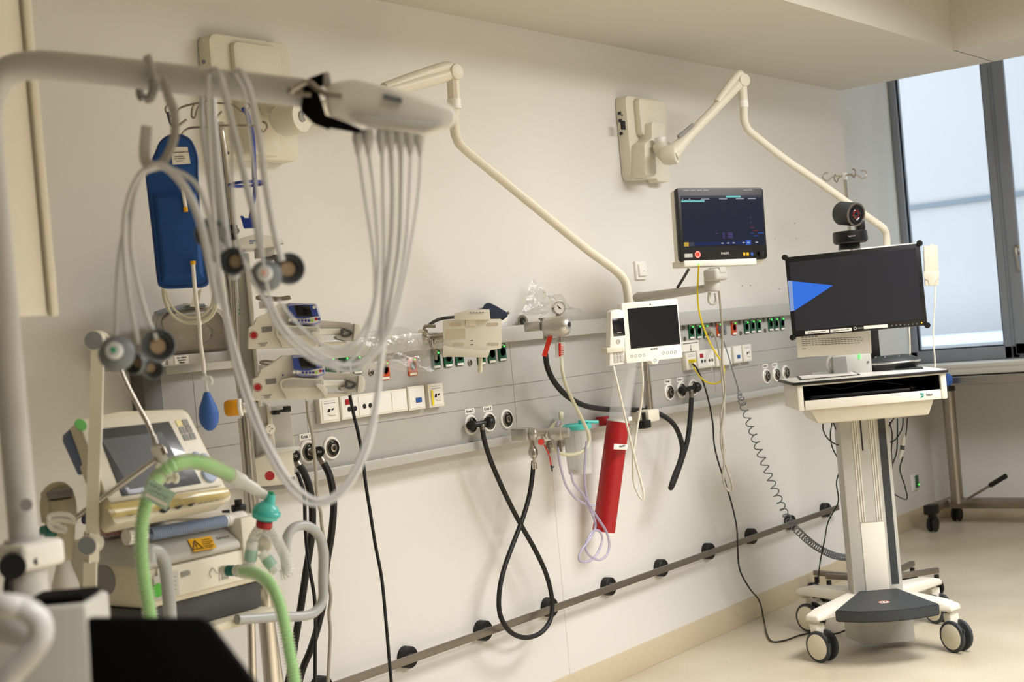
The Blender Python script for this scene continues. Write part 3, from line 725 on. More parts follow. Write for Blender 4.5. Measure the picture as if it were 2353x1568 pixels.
for x in (.45, .52, .59, .715, .775, .88): ui(x, x + .03, .045, .065, 'ui_white', y=-.0022)
text(mo, 'PHILIPS', (xo + W_) / 2, H_ * .095, -.0008, .0115, 'light_grey', 'brand_lettering', bold=True)
text(mo, 'IntelliVue MX750', W_ - .075, H_ * .965, -.0008, .0065, 'light_grey', 'model_lettering')
lb = MB()
for i in range(4): lb.box((xo + .03 + i * .03, -.0008, H_ * .958), (xo + .055 + i * .03, .001, H_ * .972))
lb.build('upper_marks', 'mid_grey', mo)
c = LP(mo, 1603, 585, 0)
MB().lathe([(.014, 0), (.014, .0008), (0, .0008)], (c.x, 0, c.z), (0, -1, 0), 24).build('red_sticker', 'red_bright', mo)
MB().lathe([(.0115, .0005), (.0115, .0012), (.0095, .0012), (.0095, .0005)], (c.x, 0, c.z), (0, -1, 0), 24).build('sticker_ring', 'paper', mo)
c = LP(mo, 1582, 587, 0); MB().box((c.x - .018, -.001, c.z - .008), (c.x + .018, .001, c.z + .006)).build('inventory_label', 'light_grey', mo)
for px, m_ in ((1710, 'yellow_warn'), (1718, 'yellow_warn'), (1728, 'blue_label')):
    c = LP(mo, px, 584, 0); MB().box((c.x - .0055, -.001, c.z - .006), (c.x + .0055, .001, c.z + .006), .0008, 1).build('front_key', m_, mo)
c = LP(mo, 1747, 583, 0); MB().lathe([(.013, 0), (.013, .012), (.011, .014), (0, .014)], (c.x, 0, c.z), (0, -1, 0), 24).build('rotary_knob', 'black_plastic', mo)
for px, r_ in ((1605, .0035), (1613, .0018)):
    c = LP(mo, px, 608, -.002); MB().sphere((c.x, -.002, c.z), r_, 8).build('indicator_light', 'green_led', mo)
# arm carrying it, clamped to a pole standing on the lower rail
t = thing('monitor_support', 'grey jointed support arm on a chrome pole clamped to the lower rail', 'support', WY(1491, 957, -.13))
PB, PT = WY(1493, 955, -.13), WY(1469, 676, -.13)
MB().cyl((PB.x, PB.y, PB.z - .02), (PB.x, PB.y, PT.z), .0175, seg=20).build('pole', 'chrome', t, world=True)
MB().box((PB.x - .055, PB.y - .03, PB.z - .025), (PB.x + .03, PB.y + .075, PB.z + .025), .008).build('pole_clamp', 'cream', t, world=True)
c = WY(1478, 978, -.15); MB().box((c.x - .02, c.y - .02, c.z - .012), (c.x + .03, c.y + .02, c.z + .02), .004).cyl((c.x + .01, c.y, c.z), (c.x + .01, c.y, c.z + .05), .008).build('clamp_screw', 'black_plastic', t, world=True)
J0, J1 = Vector((PT.x, PT.y, WY(1478, 684, -.13).z)), WT(1632, 662, 5.36)
MB().tube([J0, J0.lerp(J1, .06), J0.lerp(J1, .5), J0.lerp(J1, .9), J1], .03, seg=16, rf=lambda i, N: .036 - .015 * i / N, flat=.62).build('lower_arm', 'light_grey', t, world=True)
JC = WT(1637, 655, 5.34)
MB().cyl(WT(1637, 670, 5.34), WT(1636, 640, 5.34), .030, seg=28, bev=.004).build('joint_post', 'light_grey', t, world=True)
hc = WT(1644, 631, 5.33)
MB().box((hc.x - .045, hc.y - .03, hc.z - .024), (hc.x + .045, hc.y + .03, hc.z + .022), .012, 3).build('tilt_head', 'light_grey', t, world=True)
MB().box((hc.x - .02, hc.y - .033, hc.z + .002), (hc.x + .028, hc.y + .02, hc.z + .026), .004).build('tilt_plate', 'light_grey', t, world=True)
rp = [WT(*p, 5.33) for p in ((1630, 672), (1629, 690), (1634, 698), (1643, 697), (1646, 688), (1644, 674))]
MB().tube(rp, .006, seg=8).build('cable_ring', 'light_grey', t, world=True)

# ================================================================ video-consultation trolley
tr = thing('video_trolley', 'white and grey computer trolley with drawer, wheels and dark foot plate', 'trolley', (5.556, -.706, 0), -55)
def tp2(px, py, y): return LP(tr, px, py, y)
# castors
wheels = [LZ(tr, 1884, 1519, 0), LZ(tr, 2192, 1496, 0), LZ(tr, 1858, 1450, 0), LZ(tr, 2150, 1430, 0)]
cs = []
def castor(par, x, y, r=.060, top=.15, ang=0, m1='aged_white', fork='warm_white', w=.018, gap=.022):
    R_ = Matrix.Translation((x, y, 0)) @ Matrix.Rotation(math.radians(ang), 4, 'Z')
    f = MB().hull([R_ @ Vector(p) for p in ((-.024, -.02, top), (.024, -.02, top), (-.024, .02, top), (.024, .02, top), (-.012, -.014, .045), (.012, -.014, .045), (-.012, .016, .05), (.012, .016, .05), (-.024, -.02, top * .62), (.024, -.02, top * .62))], .004)
    f.cyl(R_ @ Vector((0, 0, top)), R_ @ Vector((0, 0, top + .012)), .014)
    fo = f.build('castor', fork, par)
    for s in (-1, 1):
        a = R_ @ Vector((s * gap, -.02, r)); ax = R_.to_3x3() @ Vector((s, 0, 0))
        MB().lathe([(0, -w / 2), (r * .86, -w / 2), (r * .97, -w / 2 + .003), (r, 0), (r * .97, w / 2 - .003), (r * .86, w / 2), (0, w / 2)], a, ax, 32).build('wheel', 'charcoal', fo)
        MB().lathe([(0, w / 2 + .003), (r * .72, w / 2 + .002), (r * .8, w / 2), (r * .8, 0)], a, ax, 32).build('wheel_cover', m1, fo)
    MB().box(R_ @ Vector((-.03, -.09, .085)), R_ @ Vector((.0, -.05, .098)), .003).build('brake_tab', 'charcoal', fo)
    return fo
for (p, an) in zip(wheels, (38, 32, 42, 30)): castor(tr, p.x, p.y, r=.063, ang=an)
# star base
TOPZ = .215
hubp = [(-.11, -.12), (.11, -.12), (.13, .08), (-.13, .08)]
bm_ = MB()
for p in wheels:
    d = Vector((p.x, p.y, 0)); n_ = Vector((-d.y, d.x, 0)).normalized(); e = d.normalized()
    pts = []
    for s in (-1, 1):
        pts += [n_ * .085 * s * 1 + Vector((0, 0, TOPZ)), n_ * .085 * s + Vector((0, 0, TOPZ - .05)),
                d + n_ * .030 * s + e * .028 + Vector((0, 0, .196 - .01)), d + n_ * .034 * s + e * .03 + Vector((0, 0, .162)), d + n_ * .034 * s - e * .03 + Vector((0, 0, .200)), d + n_ * .034 * s - e * .03 + Vector((0, 0, .162))]
    bm_.hull(pts, .008, 3)
bm_.build('star_base', 'warm_white', tr, ang=50)
fp = [LZ(tr, *p, .222) for p in ((1974, 1358), (2063, 1352), (2159, 1388), (2100, 1398), (2040, 1404), (1975, 1406), (1918, 1404))]
fpb = [Vector((p.x, p.y, p.z)) for p in fp]
bmf = MB(); A = [bmf.bm.verts.new(p) for p in fpb]; B = [bmf.bm.verts.new((p.x, p.y, p.z - .045)) for p in fpb]
bmf.bm.faces.new(A); bmf.bm.faces.new(B[::-1])
for i in range(len(A)): bmf.bm.faces.new((A[i], B[i], B[(i + 1) % len(A)], A[(i + 1) % len(A)]))
bmesh.ops.recalc_face_normals(bmf.bm, faces=bmf.bm.faces)
bmesh.ops.bevel(bmf.bm, geom=list(bmf.bm.edges), offset=.005, segments=2, affect='EDGES')
pl_ = bmf.build('foot_plate', 'charcoal', tr)
c = LZ(tr, 2031, 1384.5, .223)
MB().lathe([(.022, 0), (.022, .001), (0, .001)], c, (0, 0, 1), 28).build('step_sign', 'paper', pl_)
MB().lathe([(.0205, .001), (.0205, .0014), (.017, .0014), (.017, .001)], c, (0, 0, 1), 28).build('sign_ring', 'red_bright', pl_)
MB().box((c.x - .010, c.y - .008, c.z + .001), (c.x - .002, c.y + .008, c.z + .0015), .0004, 1).box((c.x + .002, c.y - .008, c.z + .001), (c.x + .010, c.y + .008, c.z + .0015), .0004, 1).build('sign_feet', 'ink', pl_)
a, b = tp2(1984, 1484, -.19), tp2(2099, 1425, -.19)
MB().hull([(a.x, -.19, .03), (b.x, -.19, .03), (a.x, -.19, .17), (b.x, -.19, .17), (a.x - .04, -.02, .03), (b.x + .02, -.02, .03), (a.x - .04, -.02, .17), (b.x + .02, -.02, .17)], .003).build('battery_box', 'light_grey', tr)
# column
CY = -.055
def colx(py, f): 
    return
cl, cr = tp2(1945, 1150, CY).x, tp2(2030, 1150, CY).x
cl = tp2(1957, 1300, CY).x; cr = tp2(2041, 1300, CY).x; c2 = cr + .052
MB().prism(rrect(cl, c2, .2, 1.03, .004, 1), CY, .07, .012).build('column', 'light_grey', tr)
MB().box((cr + .008, CY - .0015, .24), (cr + .038, CY + .004, 1.02)).build('cable_channel', 'charcoal', tr)
w1 = cr - cl
MB().box((cl + w1 * .34, CY - .004, .205), (cl + w1 * .98, CY, .50), .001).build('column_cover', 'warm_white', tr)
g = MB()
for f_ in (.33, .40, .46, .80, .86, .93): g.box((cl + w1 * f_, CY - .004, .505), (cl + w1 * f_ + .0045, CY + .001, 1.02), .001, 1)
g.build('column_rails', 'warm_white', tr)
MB().box((cl + w1 * .47, CY - .0012, .505), (cl + w1 * .79, CY, 1.02)).build('column_inner', 'light_grey', tr)
MB().box((cl + w1 * .56, CY - .0025, .80), (cl + w1 * .60, CY - .001, .95)).build('column_slot', 'black_plastic', tr)
# drawer housing and table top
FY = -.28
A_ = tp2(1823, 882, FY); B_ = tp2(2177, 848, FY)
tz = (A_.z + B_.z) / 2; xa_, xb_ = A_.x, B_.x
MB().box((xa_ - .004, FY, tz - .012), (xb_ + .004, FY + .40, tz), .004).build('table_edge', 'black_plastic', tr)
MB().box((xa_ + .002, FY + .004, tz - .001), (xb_ - .002, FY + .394, tz + .002), .001).build('table_top', 'white_plastic', tr)
hz0 = tp2(1849, 944, FY + .01).z
s = .024
MB().box((xa_ + .014, FY + .012, hz0 - .002), (xa_ + .014 + s, FY + .38, tz - .010), .006).box((xb_ - .004 - s, FY + .012, hz0 - .002), (xb_ - .004, FY + .38, tz - .010), .006).box((xa_ + .03, FY + .30, hz0), (xb_ - .02, FY + .375, tz - .012)).box((xa_ + .02, FY + .014, tz - .018), (xb_ - .01, FY + .024, tz - .010)).build('drawer_housing', 'warm_white', tr)
dr = MB().box((xa_ + .040, FY + .008, hz0), (xb_ - .030, FY + .022, hz0 + .038), .003).box((xa_ + .042, FY + .02, hz0 + .004), (xb_ - .032, FY + .3, hz0 + .008)).build('drawer_front', 'warm_white', tr)
lx = tp2(2119, 907, FY).x; lz = hz0 + .021
lg = MB()
lg.prism([(lx - .009, lz + .009), (lx + .004, lz + .009), (lx + .010, lz + .002), (lx - .002, lz + .001)], FY + .0072, FY + .008).prism([(lx - .009, lz - .010), (lx - .001, lz - .002), (lx + .010, lz - .001), (lx + .003, lz - .009)], FY + .0072, FY + .008)
lg.build('logo_mark', 'teal_logo', dr)
text(dr, 'lean', lx + .030, lz, FY + .0076, .016, 'ink', 'brand_lettering', bold=True)
MB().box((xa_ + .04, FY + .03, hz0 + .03), (xb_ - .03, FY + .29, hz0 + .036)).box((xa_ + .04, FY + .28, hz0 + .03), (xb_ - .03, FY + .298, tz - .014)).box((xa_ + .039, FY + .03, hz0 + .01), (xa_ + .042, FY + .29, tz - .014)).box((xb_ - .031, FY + .03, hz0 + .01), (xb_ - .028, FY + .29, tz - .014)).build('drawer_lining', 'black_matt', tr)
MB().box((xa_ + .07, FY + .05, hz0 + .036), (xb_ - .14, FY + .2, hz0 + .052), .003).build('keyboard', 'black_plastic', tr)
MB().sphere((xb_ - .12, FY + .16, hz0 + .044), .05, 20, (1, .8, .5)).build('mouse_hump', 'black_plastic', tr)
MB().tube([(xa_ + .1, FY + .1, tz - .02), (xa_ + .2, FY + .09, tz - .045), (xa_ + .33, FY + .08, tz - .028), (xa_ + .45, FY + .1, tz - .05)], .002, seg=6).build('inner_cable', 'black_plastic', tr)
u0, u1 = xa_ + .062, xb_ - .055
MB().hull([(u0, FY + .03, hz0), (u1, FY + .03, hz0), (u0, FY + .34, hz0), (u1, FY + .34, hz0), (u0 + .03, FY + .05, hz0 - .062), (u1 - .02, FY + .05, hz0 - .062), (u0 + .03, FY + .33, hz0 - .055), (u1 - .02, FY + .33, hz0 - .055)], .006).build('under_tray', 'cream', tr)
cz_ = tp2(2010, 975, -.1)
sp = [Vector((cz_.x - .02 + .07 * i / 8, -.10 - .012 * math.sin(i / 8 * 3.1), .995 - .012 * math.sin(i / 8 * 3.1))) for i in range(9)]
MB().corr(sp, .010, .013, .009).build('spiral_cable_wrap', 'warm_white', tr)
# post that carries the camera and the monitor, processor box behind
pm = tp2(2012, 800, .105)
MB().box((pm.x - .018, .105, tz), (pm.x + .018, .13, tz + .44), .003).build('mast', 'black_plastic', tr)
a, b = tp2(1917, 860, .02), tp2(2001, 812, .02)
MB().box((a.x, .02, tz), (b.x, .10, b.z), .004).build('processor_box', 'light_grey', tr)
MB().box((a.x - .0, .018, tz + .004), (a.x + .055, .02, b.z - .004)).build('box_door', 'mid_grey', tr)
c = tp2(1975, 822, .018); MB().box((c.x - .003, .014, c.z - .004), (c.x + .003, .018, c.z + .02), .001).build('status_light', 'green_led', tr)
c = tp2(1995, 832, .018); MB().cyl((c.x, .016, c.z), (c.x, .02, c.z), .004).build('box_screw', 'brushed', tr)
hp = [tp2(*p, .05) for p in ((1918, 816), (1908, 820), (1901, 834), (1904, 850), (1920, 859))]
MB().tube(hp, .008).build('side_handle', 'light_grey', tr)
# paper notice hung below the monitor
nt_ = thing('notice_sheet', 'white printed notice sheet hanging below the large trolley monitor', 'notice', WT(1833, 822, 5.62), -66)
q = [LP(nt_, *p, 0) for p in ((1830, 768), (2000, 748), (2003, 812), (1833, 822))]
sb = MB(); vs = [sb.bm.verts.new((p.x, y, p.z)) for y in (0, .0008) for p in q]
for f_ in ((0, 1, 2, 3), (7, 6, 5, 4), (0, 4, 5, 1), (1, 5, 6, 2), (2, 6, 7, 3), (3, 7, 4, 0)): sb.bm.faces.new([vs[i] for i in f_])
sb.build('paper_sheet', 'paper', nt_)
ln = MB()
for k, (x0_, y0_, x1_, y1_) in enumerate(((1841, 776, 1880, 773), (1842, 781, 1981, 775), (1842, 785.5, 1984, 779), (1843, 790, 1984, 783), (1843, 794, 1978, 788), (1844, 802, 1853, 801))):
    p0, p1 = LP(nt_, x0_, y0_, -.001), LP(nt_, x1_, y1_, -.001)
    n_w = max(2, int((p1.x - p0.x) / .012))
    for j in range(n_w):
        f0 = j / n_w; f1 = f0 + (.78 / n_w)
        a, b = p0.lerp(p1, f0), p0.lerp(p1, f1); h0 = .0009 if k else .0013
        vv = [ln.bm.verts.new(v) for v in ((a.x, -.0006, a.z - h0), (b.x, -.0006, b.z - h0), (b.x, -.0006, b.z + h0), (a.x, -.0006, a.z + h0))]; ln.bm.faces.new(vv)
ln.build('printed_lines', 'ink', nt_)
# ---------- large monitor
lm = thing('flat_monitor', 'large black monitor on the trolley showing a blue wedge on its left', 'monitor', WT(1821, 775, 5.55), -70, 0, 0)
q = [LP(lm, *p, 0) for p in ((1803, 592), (2113, 559), (2131, 748), (1821, 776))]
def qprism(mb, Q, y0, y1, bev=0):
    mb.prism([(p.x, p.z) for p in Q], y0, y1, bev); return mb
mb_ = MB(); qprism(mb_, q, 0, .032, .003); mb_.build('frame', 'black_plastic', lm)
for p in q: MB().cyl((p.x, -.004, p.z), (p.x, .034, p.z), .0115, seg=24, bev=.002).build('corner_bumper', 'black_plastic', lm)
d = [LP(lm, *p, -.0008) for p in ((1813, 604), (2104, 570), (2119, 733), (1829, 761))]
mb_ = MB(); qprism(mb_, d, -.0008, .002); mb_.build('display', 'screen_grey2' if 'screen_grey2' in M else 'screen_black', lm)
em('wedge_blue', '#3a78e8', 1.0); em('wedge_light', '#9fb8e8', .8)
d2 = [LP(lm, *p, -.0014) for p in ((1810, 645), (1914, 656), (1826, 714), (1816, 716))]
mb_ = MB(); qprism(mb_, d2, -.0014, -.0008); mb_.build('blue_wedge', 'wedge_blue', lm)
d3 = [LP(lm, *p, -.002) for p in ((1810, 645), (1820, 646), (1825, 714), (1816, 716))]
mb_ = MB(); qprism(mb_, d3, -.0017, -.0014); mb_.build('pale_stripe', 'wedge_light', lm)
for (x0_, y0_, x1_, y1_) in ((1850, 765, 1905, 761), (1908, 761, 1957, 757), (1985, 753, 2040, 749)):
    a, b = LP(lm, x0_, y0_, -.001), LP(lm, x1_, y1_, -.001)
    o = MB().prism([(a.x, a.z - .006), (b.x, b.z - .006), (b.x, b.z + .006), (a.x, a.z + .006)], -.0014, 0).build('white_label', 'paper', lm)
a = LP(lm, 1877, 763.5, -.002); Mx = Matrix.Rotation(math.radians(-1.5), 4, 'Y')
text(lm, 'ID: telestroke-weilheim', 0, 0, 0, .0072, 'ink', 'label_lettering', M4=Matrix.Translation((a.x, -.0018, a.z)) @ Mx)
a = LP(lm, 1932, 759, -.002)
text(lm, 'Passwort: hfhd,wei50', 0, 0, 0, .0072, 'ink', 'label_lettering', M4=Matrix.Translation((a.x, -.0018, a.z)) @ Mx)
c = LP(lm, 1965, 755, -.001)
MB().lathe([(.006, 0), (.006, .001), (.0035, .001), (.0035, 0)], (c.x, 0, c.z), (0, -1, 0), 20).build('brand_ring', 'light_grey', lm)
text(lm, 'neovo', c.x + .022, c.z + .0005, -.001, .010, 'light_grey', 'brand_lettering')
for i in range(7):
    c = LP(lm, 2050 + i * 9.5, 748.5 - i * .7, -.001); MB().cyl((c.x, -.0015, c.z), (c.x, 0, c.z), .0022, seg=10).build('front_key', 'mid_grey', lm)
c = LP(lm, 2118, 742, -.001); MB().cyl((c.x, -.0015, c.z), (c.x, 0, c.z), .0022, seg=10).build('power_light', 'amber_led', lm)
MB().box((.2, .03, .08), (.32, .09, .2), .004).build('rear_mount', 'charcoal', lm)
# ---------- camera on top
pc = thing('conference_camera', 'black conference camera on top of the large monitor', 'camera', WT(1954, 572, 5.66), -58)
b0 = LP(pc, 1954, 572, .03)
MB().hull([(-.04, .0, .0), (.04, .0, .0), (-.04, .06, .0), (.04, .06, .0), (-.036, .005, .032), (.04, .005, .032), (-.036, .055, .032), (.04, .055, .032)], .003).build('camera_bracket', 'charcoal', pc)
a, b = LP(pc, 1914, 545, .02), LP(pc, 1995, 545, .02)
R_ = (b.x - a.x) / 2; cx_ = (a.x + b.x) / 2; z0_, z1_ = LP(pc, 1954, 559, 0).z, LP(pc, 1954, 531, .02).z
MB().lathe([(R_ * .86, 0), (R_ * .98, .006), (R_, .014), (R_ * .98, z1_ - z0_ - .004), (R_ * .93, z1_ - z0_), (0, z1_ - z0_)], (cx_, .03, z0_), (0, 0, 1), 40).build('camera_base', 'black_plastic', pc)
text(pc, 'logitech', cx_ - .004, (z0_ + z1_) / 2 + .002, -R_ + .028, .009, 'light_grey', 'brand_lettering')
f0 = LP(pc, 1967, 493, -.03); bk = LP(pc, 1931, 490, .04); ax_ = (f0 - bk).normalized()
r_ = .047
MB().lathe([(0, 0), (r_ * .93, 0), (r_, .006), (r_, (f0 - bk).length - .004), (r_ * .97, (f0 - bk).length), (r_ * .78, (f0 - bk).length), (r_ * .72, (f0 - bk).length - .010), (r_ * .5, (f0 - bk).length - .016), (0, (f0 - bk).length - .02)], bk, ax_, 40).build('camera_head', 'charcoal', pc)
MB().lathe([(r_ * 1.005, -.002), (r_ * 1.005, .0025), (r_ * .86, .0025), (r_ * .86, -.001)], f0, ax_, 40).build('bezel_ring', 'brushed', pc)
MB().lathe([(r_ * .86, -.002), (r_ * .86, .001), (r_ * .6, -.0006), (r_ * .55, .0), (r_ * .5, .0), (r_ * .42, -.003), (r_ * .30, .001), (0, .004)], f0, ax_, 36).build('lens', 'screen_black', pc)
MB().lathe([(r_ * .34, -.001), (r_ * .34, .002), (r_ * .30, .002)], f0, ax_, 24).build('lens_ring', 'red', pc)
MB().box((f0.x + .002, -.01, z1_ - .002), (f0.x + .036, .05, f0.z - .018), .008).build('head_yoke', 'black_plastic', pc)
# ---------- speakerphone, tablet and pad on the table
zT = (RM(tr) @ Vector((0, 0, tz + .0025))).z
c = WZ(2057, 850, zT)
sp_ = thing('conference_phone', 'dark domed conference speakerphone with a silver rim on the trolley top', 'phone', (c.x, c.y, zT), -55)
a, b = LP(sp_, 1994, 850, 0), LP(sp_, 2121, 838, 0); R_ = (b.x - a.x) / 2; cx_ = (a.x + b.x) / 2
SY = .62
def dome(prof, nm, m_):
    o = MB().lathe([(r * R_, z * 1.6) for r, z in prof], (0, 0, 0), (0, 0, 1), 40)
    bmesh.ops.transform(o.bm, matrix=Matrix.Translation((cx_, .03, 0)) @ Matrix.Diagonal((1, SY, 1.0, 1)), verts=o.bm.verts)
    return o.build(nm, m_, sp_)
dome([(.80, 0), (.86, .004), (.97, .017), (.97, .018)], 'phone_base', 'black_plastic')
dome([(.97, .0165), (1.0, .0185), (.985, .0215), (.95, .0215)], 'silver_rim', 'satin_silver')
dome([(.965, .021), (.85, .029), (.6, .037), (.5, .038), (.45, .036), (.2, .038), (0, .038)], 'phone_dome', 'charcoal')
for k in range(8):
    a_ = k * math.pi / 4 + .2; MB().cyl((cx_ + math.cos(a_) * R_ * .66, .03 + math.sin(a_) * R_ * .66 * SY, .05), (cx_ + math.cos(a_) * R_ * .66, .03 + math.sin(a_) * R_ * .66 * SY, .0605), .003, seg=8).build('phone_key', 'mid_grey', sp_)
def flat(name, label, cat, pts, th, m_, zz=zT, bev=.001):
    P = [WZ(*p, zz) for p in pts]; c = sum(P, Vector()) / len(P)
    mb = MB(); A = [mb.bm.verts.new((p.x, p.y, zz + th)) for p in P]; B = [mb.bm.verts.new((p.x, p.y, zz)) for p in P]
    mb.bm.faces.new(A); mb.bm.faces.new(B[::-1])
    for i in range(len(A)): mb.bm.faces.new((A[i], B[i], B[(i + 1) % len(A)], A[(i + 1) % len(A)]))
    bmesh.ops.recalc_face_normals(mb.bm, faces=mb.bm.faces)
    if bev: bmesh.ops.bevel(mb.bm, geom=list(mb.bm.edges), offset=bev, segments=1, affect='EDGES')
    return mb.build(name, m_, None, label, cat=cat)
cbt = thing('clipboard', 'black clipboard with white papers lying on the left of the trolley top', 'clipboard', WZ(1905, 870, zT), 0)
def flatp(par, nm, pts, th, m_, zz):
    P = [WZ(*p, zz) for p in pts]
    mb = MB(); A = [mb.bm.verts.new((p.x, p.y, zz + th)) for p in P]; B = [mb.bm.verts.new((p.x, p.y, zz)) for p in P]
    mb.bm.faces.new(A); mb.bm.faces.new(B[::-1])
    for i in range(len(A)): mb.bm.faces.new((A[i], B[i], B[(i + 1) % len(A)], A[(i + 1) % len(A)]))
    mb.build(nm, m_, par, world=True)
flatp(cbt, 'board', ((1838, 874), (1977, 862), (1958, 855), (1830, 866)), .003, 'black_plastic', zT)
flatp(cbt, 'paper_sheets', ((1843, 872), (1970, 861), (1954, 856), (1836, 866)), .003, 'paper', zT + .003)
flatp(cbt, 'clear_cover', ((1868, 862), (1955, 858), (1945, 853), (1866, 858)), .002, 'clear_cup', zT + .007)
flat('notepad', 'thin dark notepad lying in front of the speakerphone', 'notepad', ((2060, 851), (2122, 848), (2120, 845), (2062, 848)), .004, 'charcoal', zT)
# cables hanging around the column
def cable(label, pts, r, m_, y=None, name='cable', cat='cable', seg=8, n=8, group=None):
    return MB().tube(pts, r, seg=seg, n=n).build(name, m_, None, label, cat=cat, group=group)
def trl(pts, y): return [RM(tr) @ LP(tr, *p, y) for p in pts]
hang = []
for nm, pts, y in (('left', ((1891, 972), (1892, 990), (1902, 1008), (1918, 1020), (1932, 1024)), .0), ('left', ((1912, 972), (1908, 1000), (1913, 1030), (1928, 1060), (1929, 1080), (1922, 1110), (1926, 1140), (1924, 1160), (1903, 1200), (1895, 1240), (1885, 1290), (1880, 1330)), .12), ('left', ((1915, 972), (1920, 985), (1930, 998)), .03),
                   ('right', ((2044, 970), (2050, 1000), (2048, 1040), (2050, 1075), (2046, 1110), (2050, 1130), (2065, 1142), (2084, 1147), (2080, 1120), (2068, 1080), (2075, 1050)), .0), ('right', ((2062, 962), (2062, 1000), (2060, 1040), (2048, 1075)), .03), ('right', ((2075, 960), (2073, 985), (2058, 1010), (2042, 1018)), .02), ('right', ((2055, 960), (2045, 975), (2038, 985)), .01)):
    MB().tube([LP(tr, *p, y) for p in pts], .0028, seg=8).build('hanging_cable', 'black_plastic', tr)
a0 = [LP(tr, *p, -.0) for p in ((2085, 960), (2083, 990), (2080, 1005))]
MB().tube(a0, .0025).build('hanging_cable', 'black_plastic', tr)
c0, c1, c2_, c3 = [LP(tr, *p, .0) for p in ((2078, 998), (2074, 1024), (2073, 1034), (2066, 1056))]
MB().tube([c0, c0.lerp(c1, .5), c1], .009, raw=True, rf=lambda i, N: (.004, .009, .0095)[i]).tube([c2_, c2_.lerp(c3, .6), c3], .009, raw=True, rf=lambda i, N: (.0095, .008, .004)[i]).build('cable_plug', 'light_grey', tr)
MB().cyl(c1, c2_, .0092).build('cable_coupler', 'charcoal', tr)

# ================================================================ second bedside terminal behind the trolley screen
t = thing('bedside_terminal', 'white bedside terminal mostly hidden behind the large black monitor, holding a cream handset', 'screen', WT(1985, 680, 6.38), -52)
q = [LP(t, *p, 0) for p in ((1978, 570), (2112, 557), (2116, 690), (1984, 700))]
mb_ = MB(); qprism(mb_, q, 0, .03, .004); mb_.build('housing', 'white_plastic', t)
mb_ = MB(); qprism(mb_, [LP(t, *p, 0) for p in ((1990, 585), (2100, 574), (2103, 660), (1994, 670))], -.001, .001); mb_.build('display', 'screen_black', t)
t = thing('handset', 'cream corded handset hanging in front of the window beside the large monitor', 'handset', WT(2128, 657, 6.3), -62)
q = [LP(t, *p, 0) for p in ((2123, 566), (2133, 566), (2139, 561), (2145, 561), (2148, 565), (2155, 566), (2157, 656), (2126, 657))]
MB().prism(rpoly([(p.x, p.z) for p in q], .004), 0, .026, .003).build('handset_body', 'cream', t)
q = [LP(t, *p, 0) for p in ((2122, 625), (2158, 623), (2158, 637), (2148, 648), (2147, 656), (2135, 657), (2133, 645), (2122, 640))]
MB().prism([(p.x, p.z) for p in q], -.005, 0, .002).build('handset_cradle', 'cream', t)
cable('thin cream handset cable hanging in front of the window down behind the trolley', [WT(*p, 6.3) for p in ((2146, 640), (2149, 660), (2148, 700), (2145, 750), (2145, 790), (2148, 820), (2149, 860))], .0035, 'cable_white', name='handset_cable')
cable('thin cream cable hanging from the hidden bedside terminal behind the trolley mast', [WT(*p, 6.35) for p in ((2086, 690), (2089, 750), (2091, 800), (2090, 850))], .0035, 'cable_white', name='terminal_cable')

# ================================================================ IV stand behind the trolley
def iv_hooks(par, c, R_, n, m_, r=.0032, a0=0, drop=.018):
    for k in range(n):
        a = a0 + 2 * math.pi * k / n; e = Vector((math.cos(a), math.sin(a), 0)); u = Vector((0, 0, 1))
        P = [c, c + e * R_ * .5, c + e * R_ * .68 - u * drop * .35, c + e * R_ * .82 - u * drop, c + e * R_ * .98 - u * drop * .7, c + e * R_ * 1.06 + u * .002, c + e * R_ * .98 + u * .016, c + e * R_ * .78 + u * .018]
        MB().tube(P, r, seg=8).build('hook', m_, par, world=True)
top = WT(1941, 404, 6.62); cpos = Vector((top.x, top.y, 0))
iv = thing('iv_stand', 'chrome infusion stand on a five-legged castor base behind the video trolley', 'iv stand', cpos)
MB().cyl(cpos + Vector((0, 0, .10)), Vector((top.x, top.y, 1.35)), .0125, seg=18).build('lower_pole', 'chrome', iv, world=True)
MB().cyl(Vector((top.x, top.y, 1.34)), top, .009, seg=16).build('upper_pole', 'chrome', iv, world=True)
MB().cyl(top - Vector((0, 0, .02)), top + Vector((0, 0, .012)), .013).build('hook_hub', 'clear_white', iv, world=True)
iv_hooks(iv, top, .105, 4, 'steel', a0=math.radians(-40))
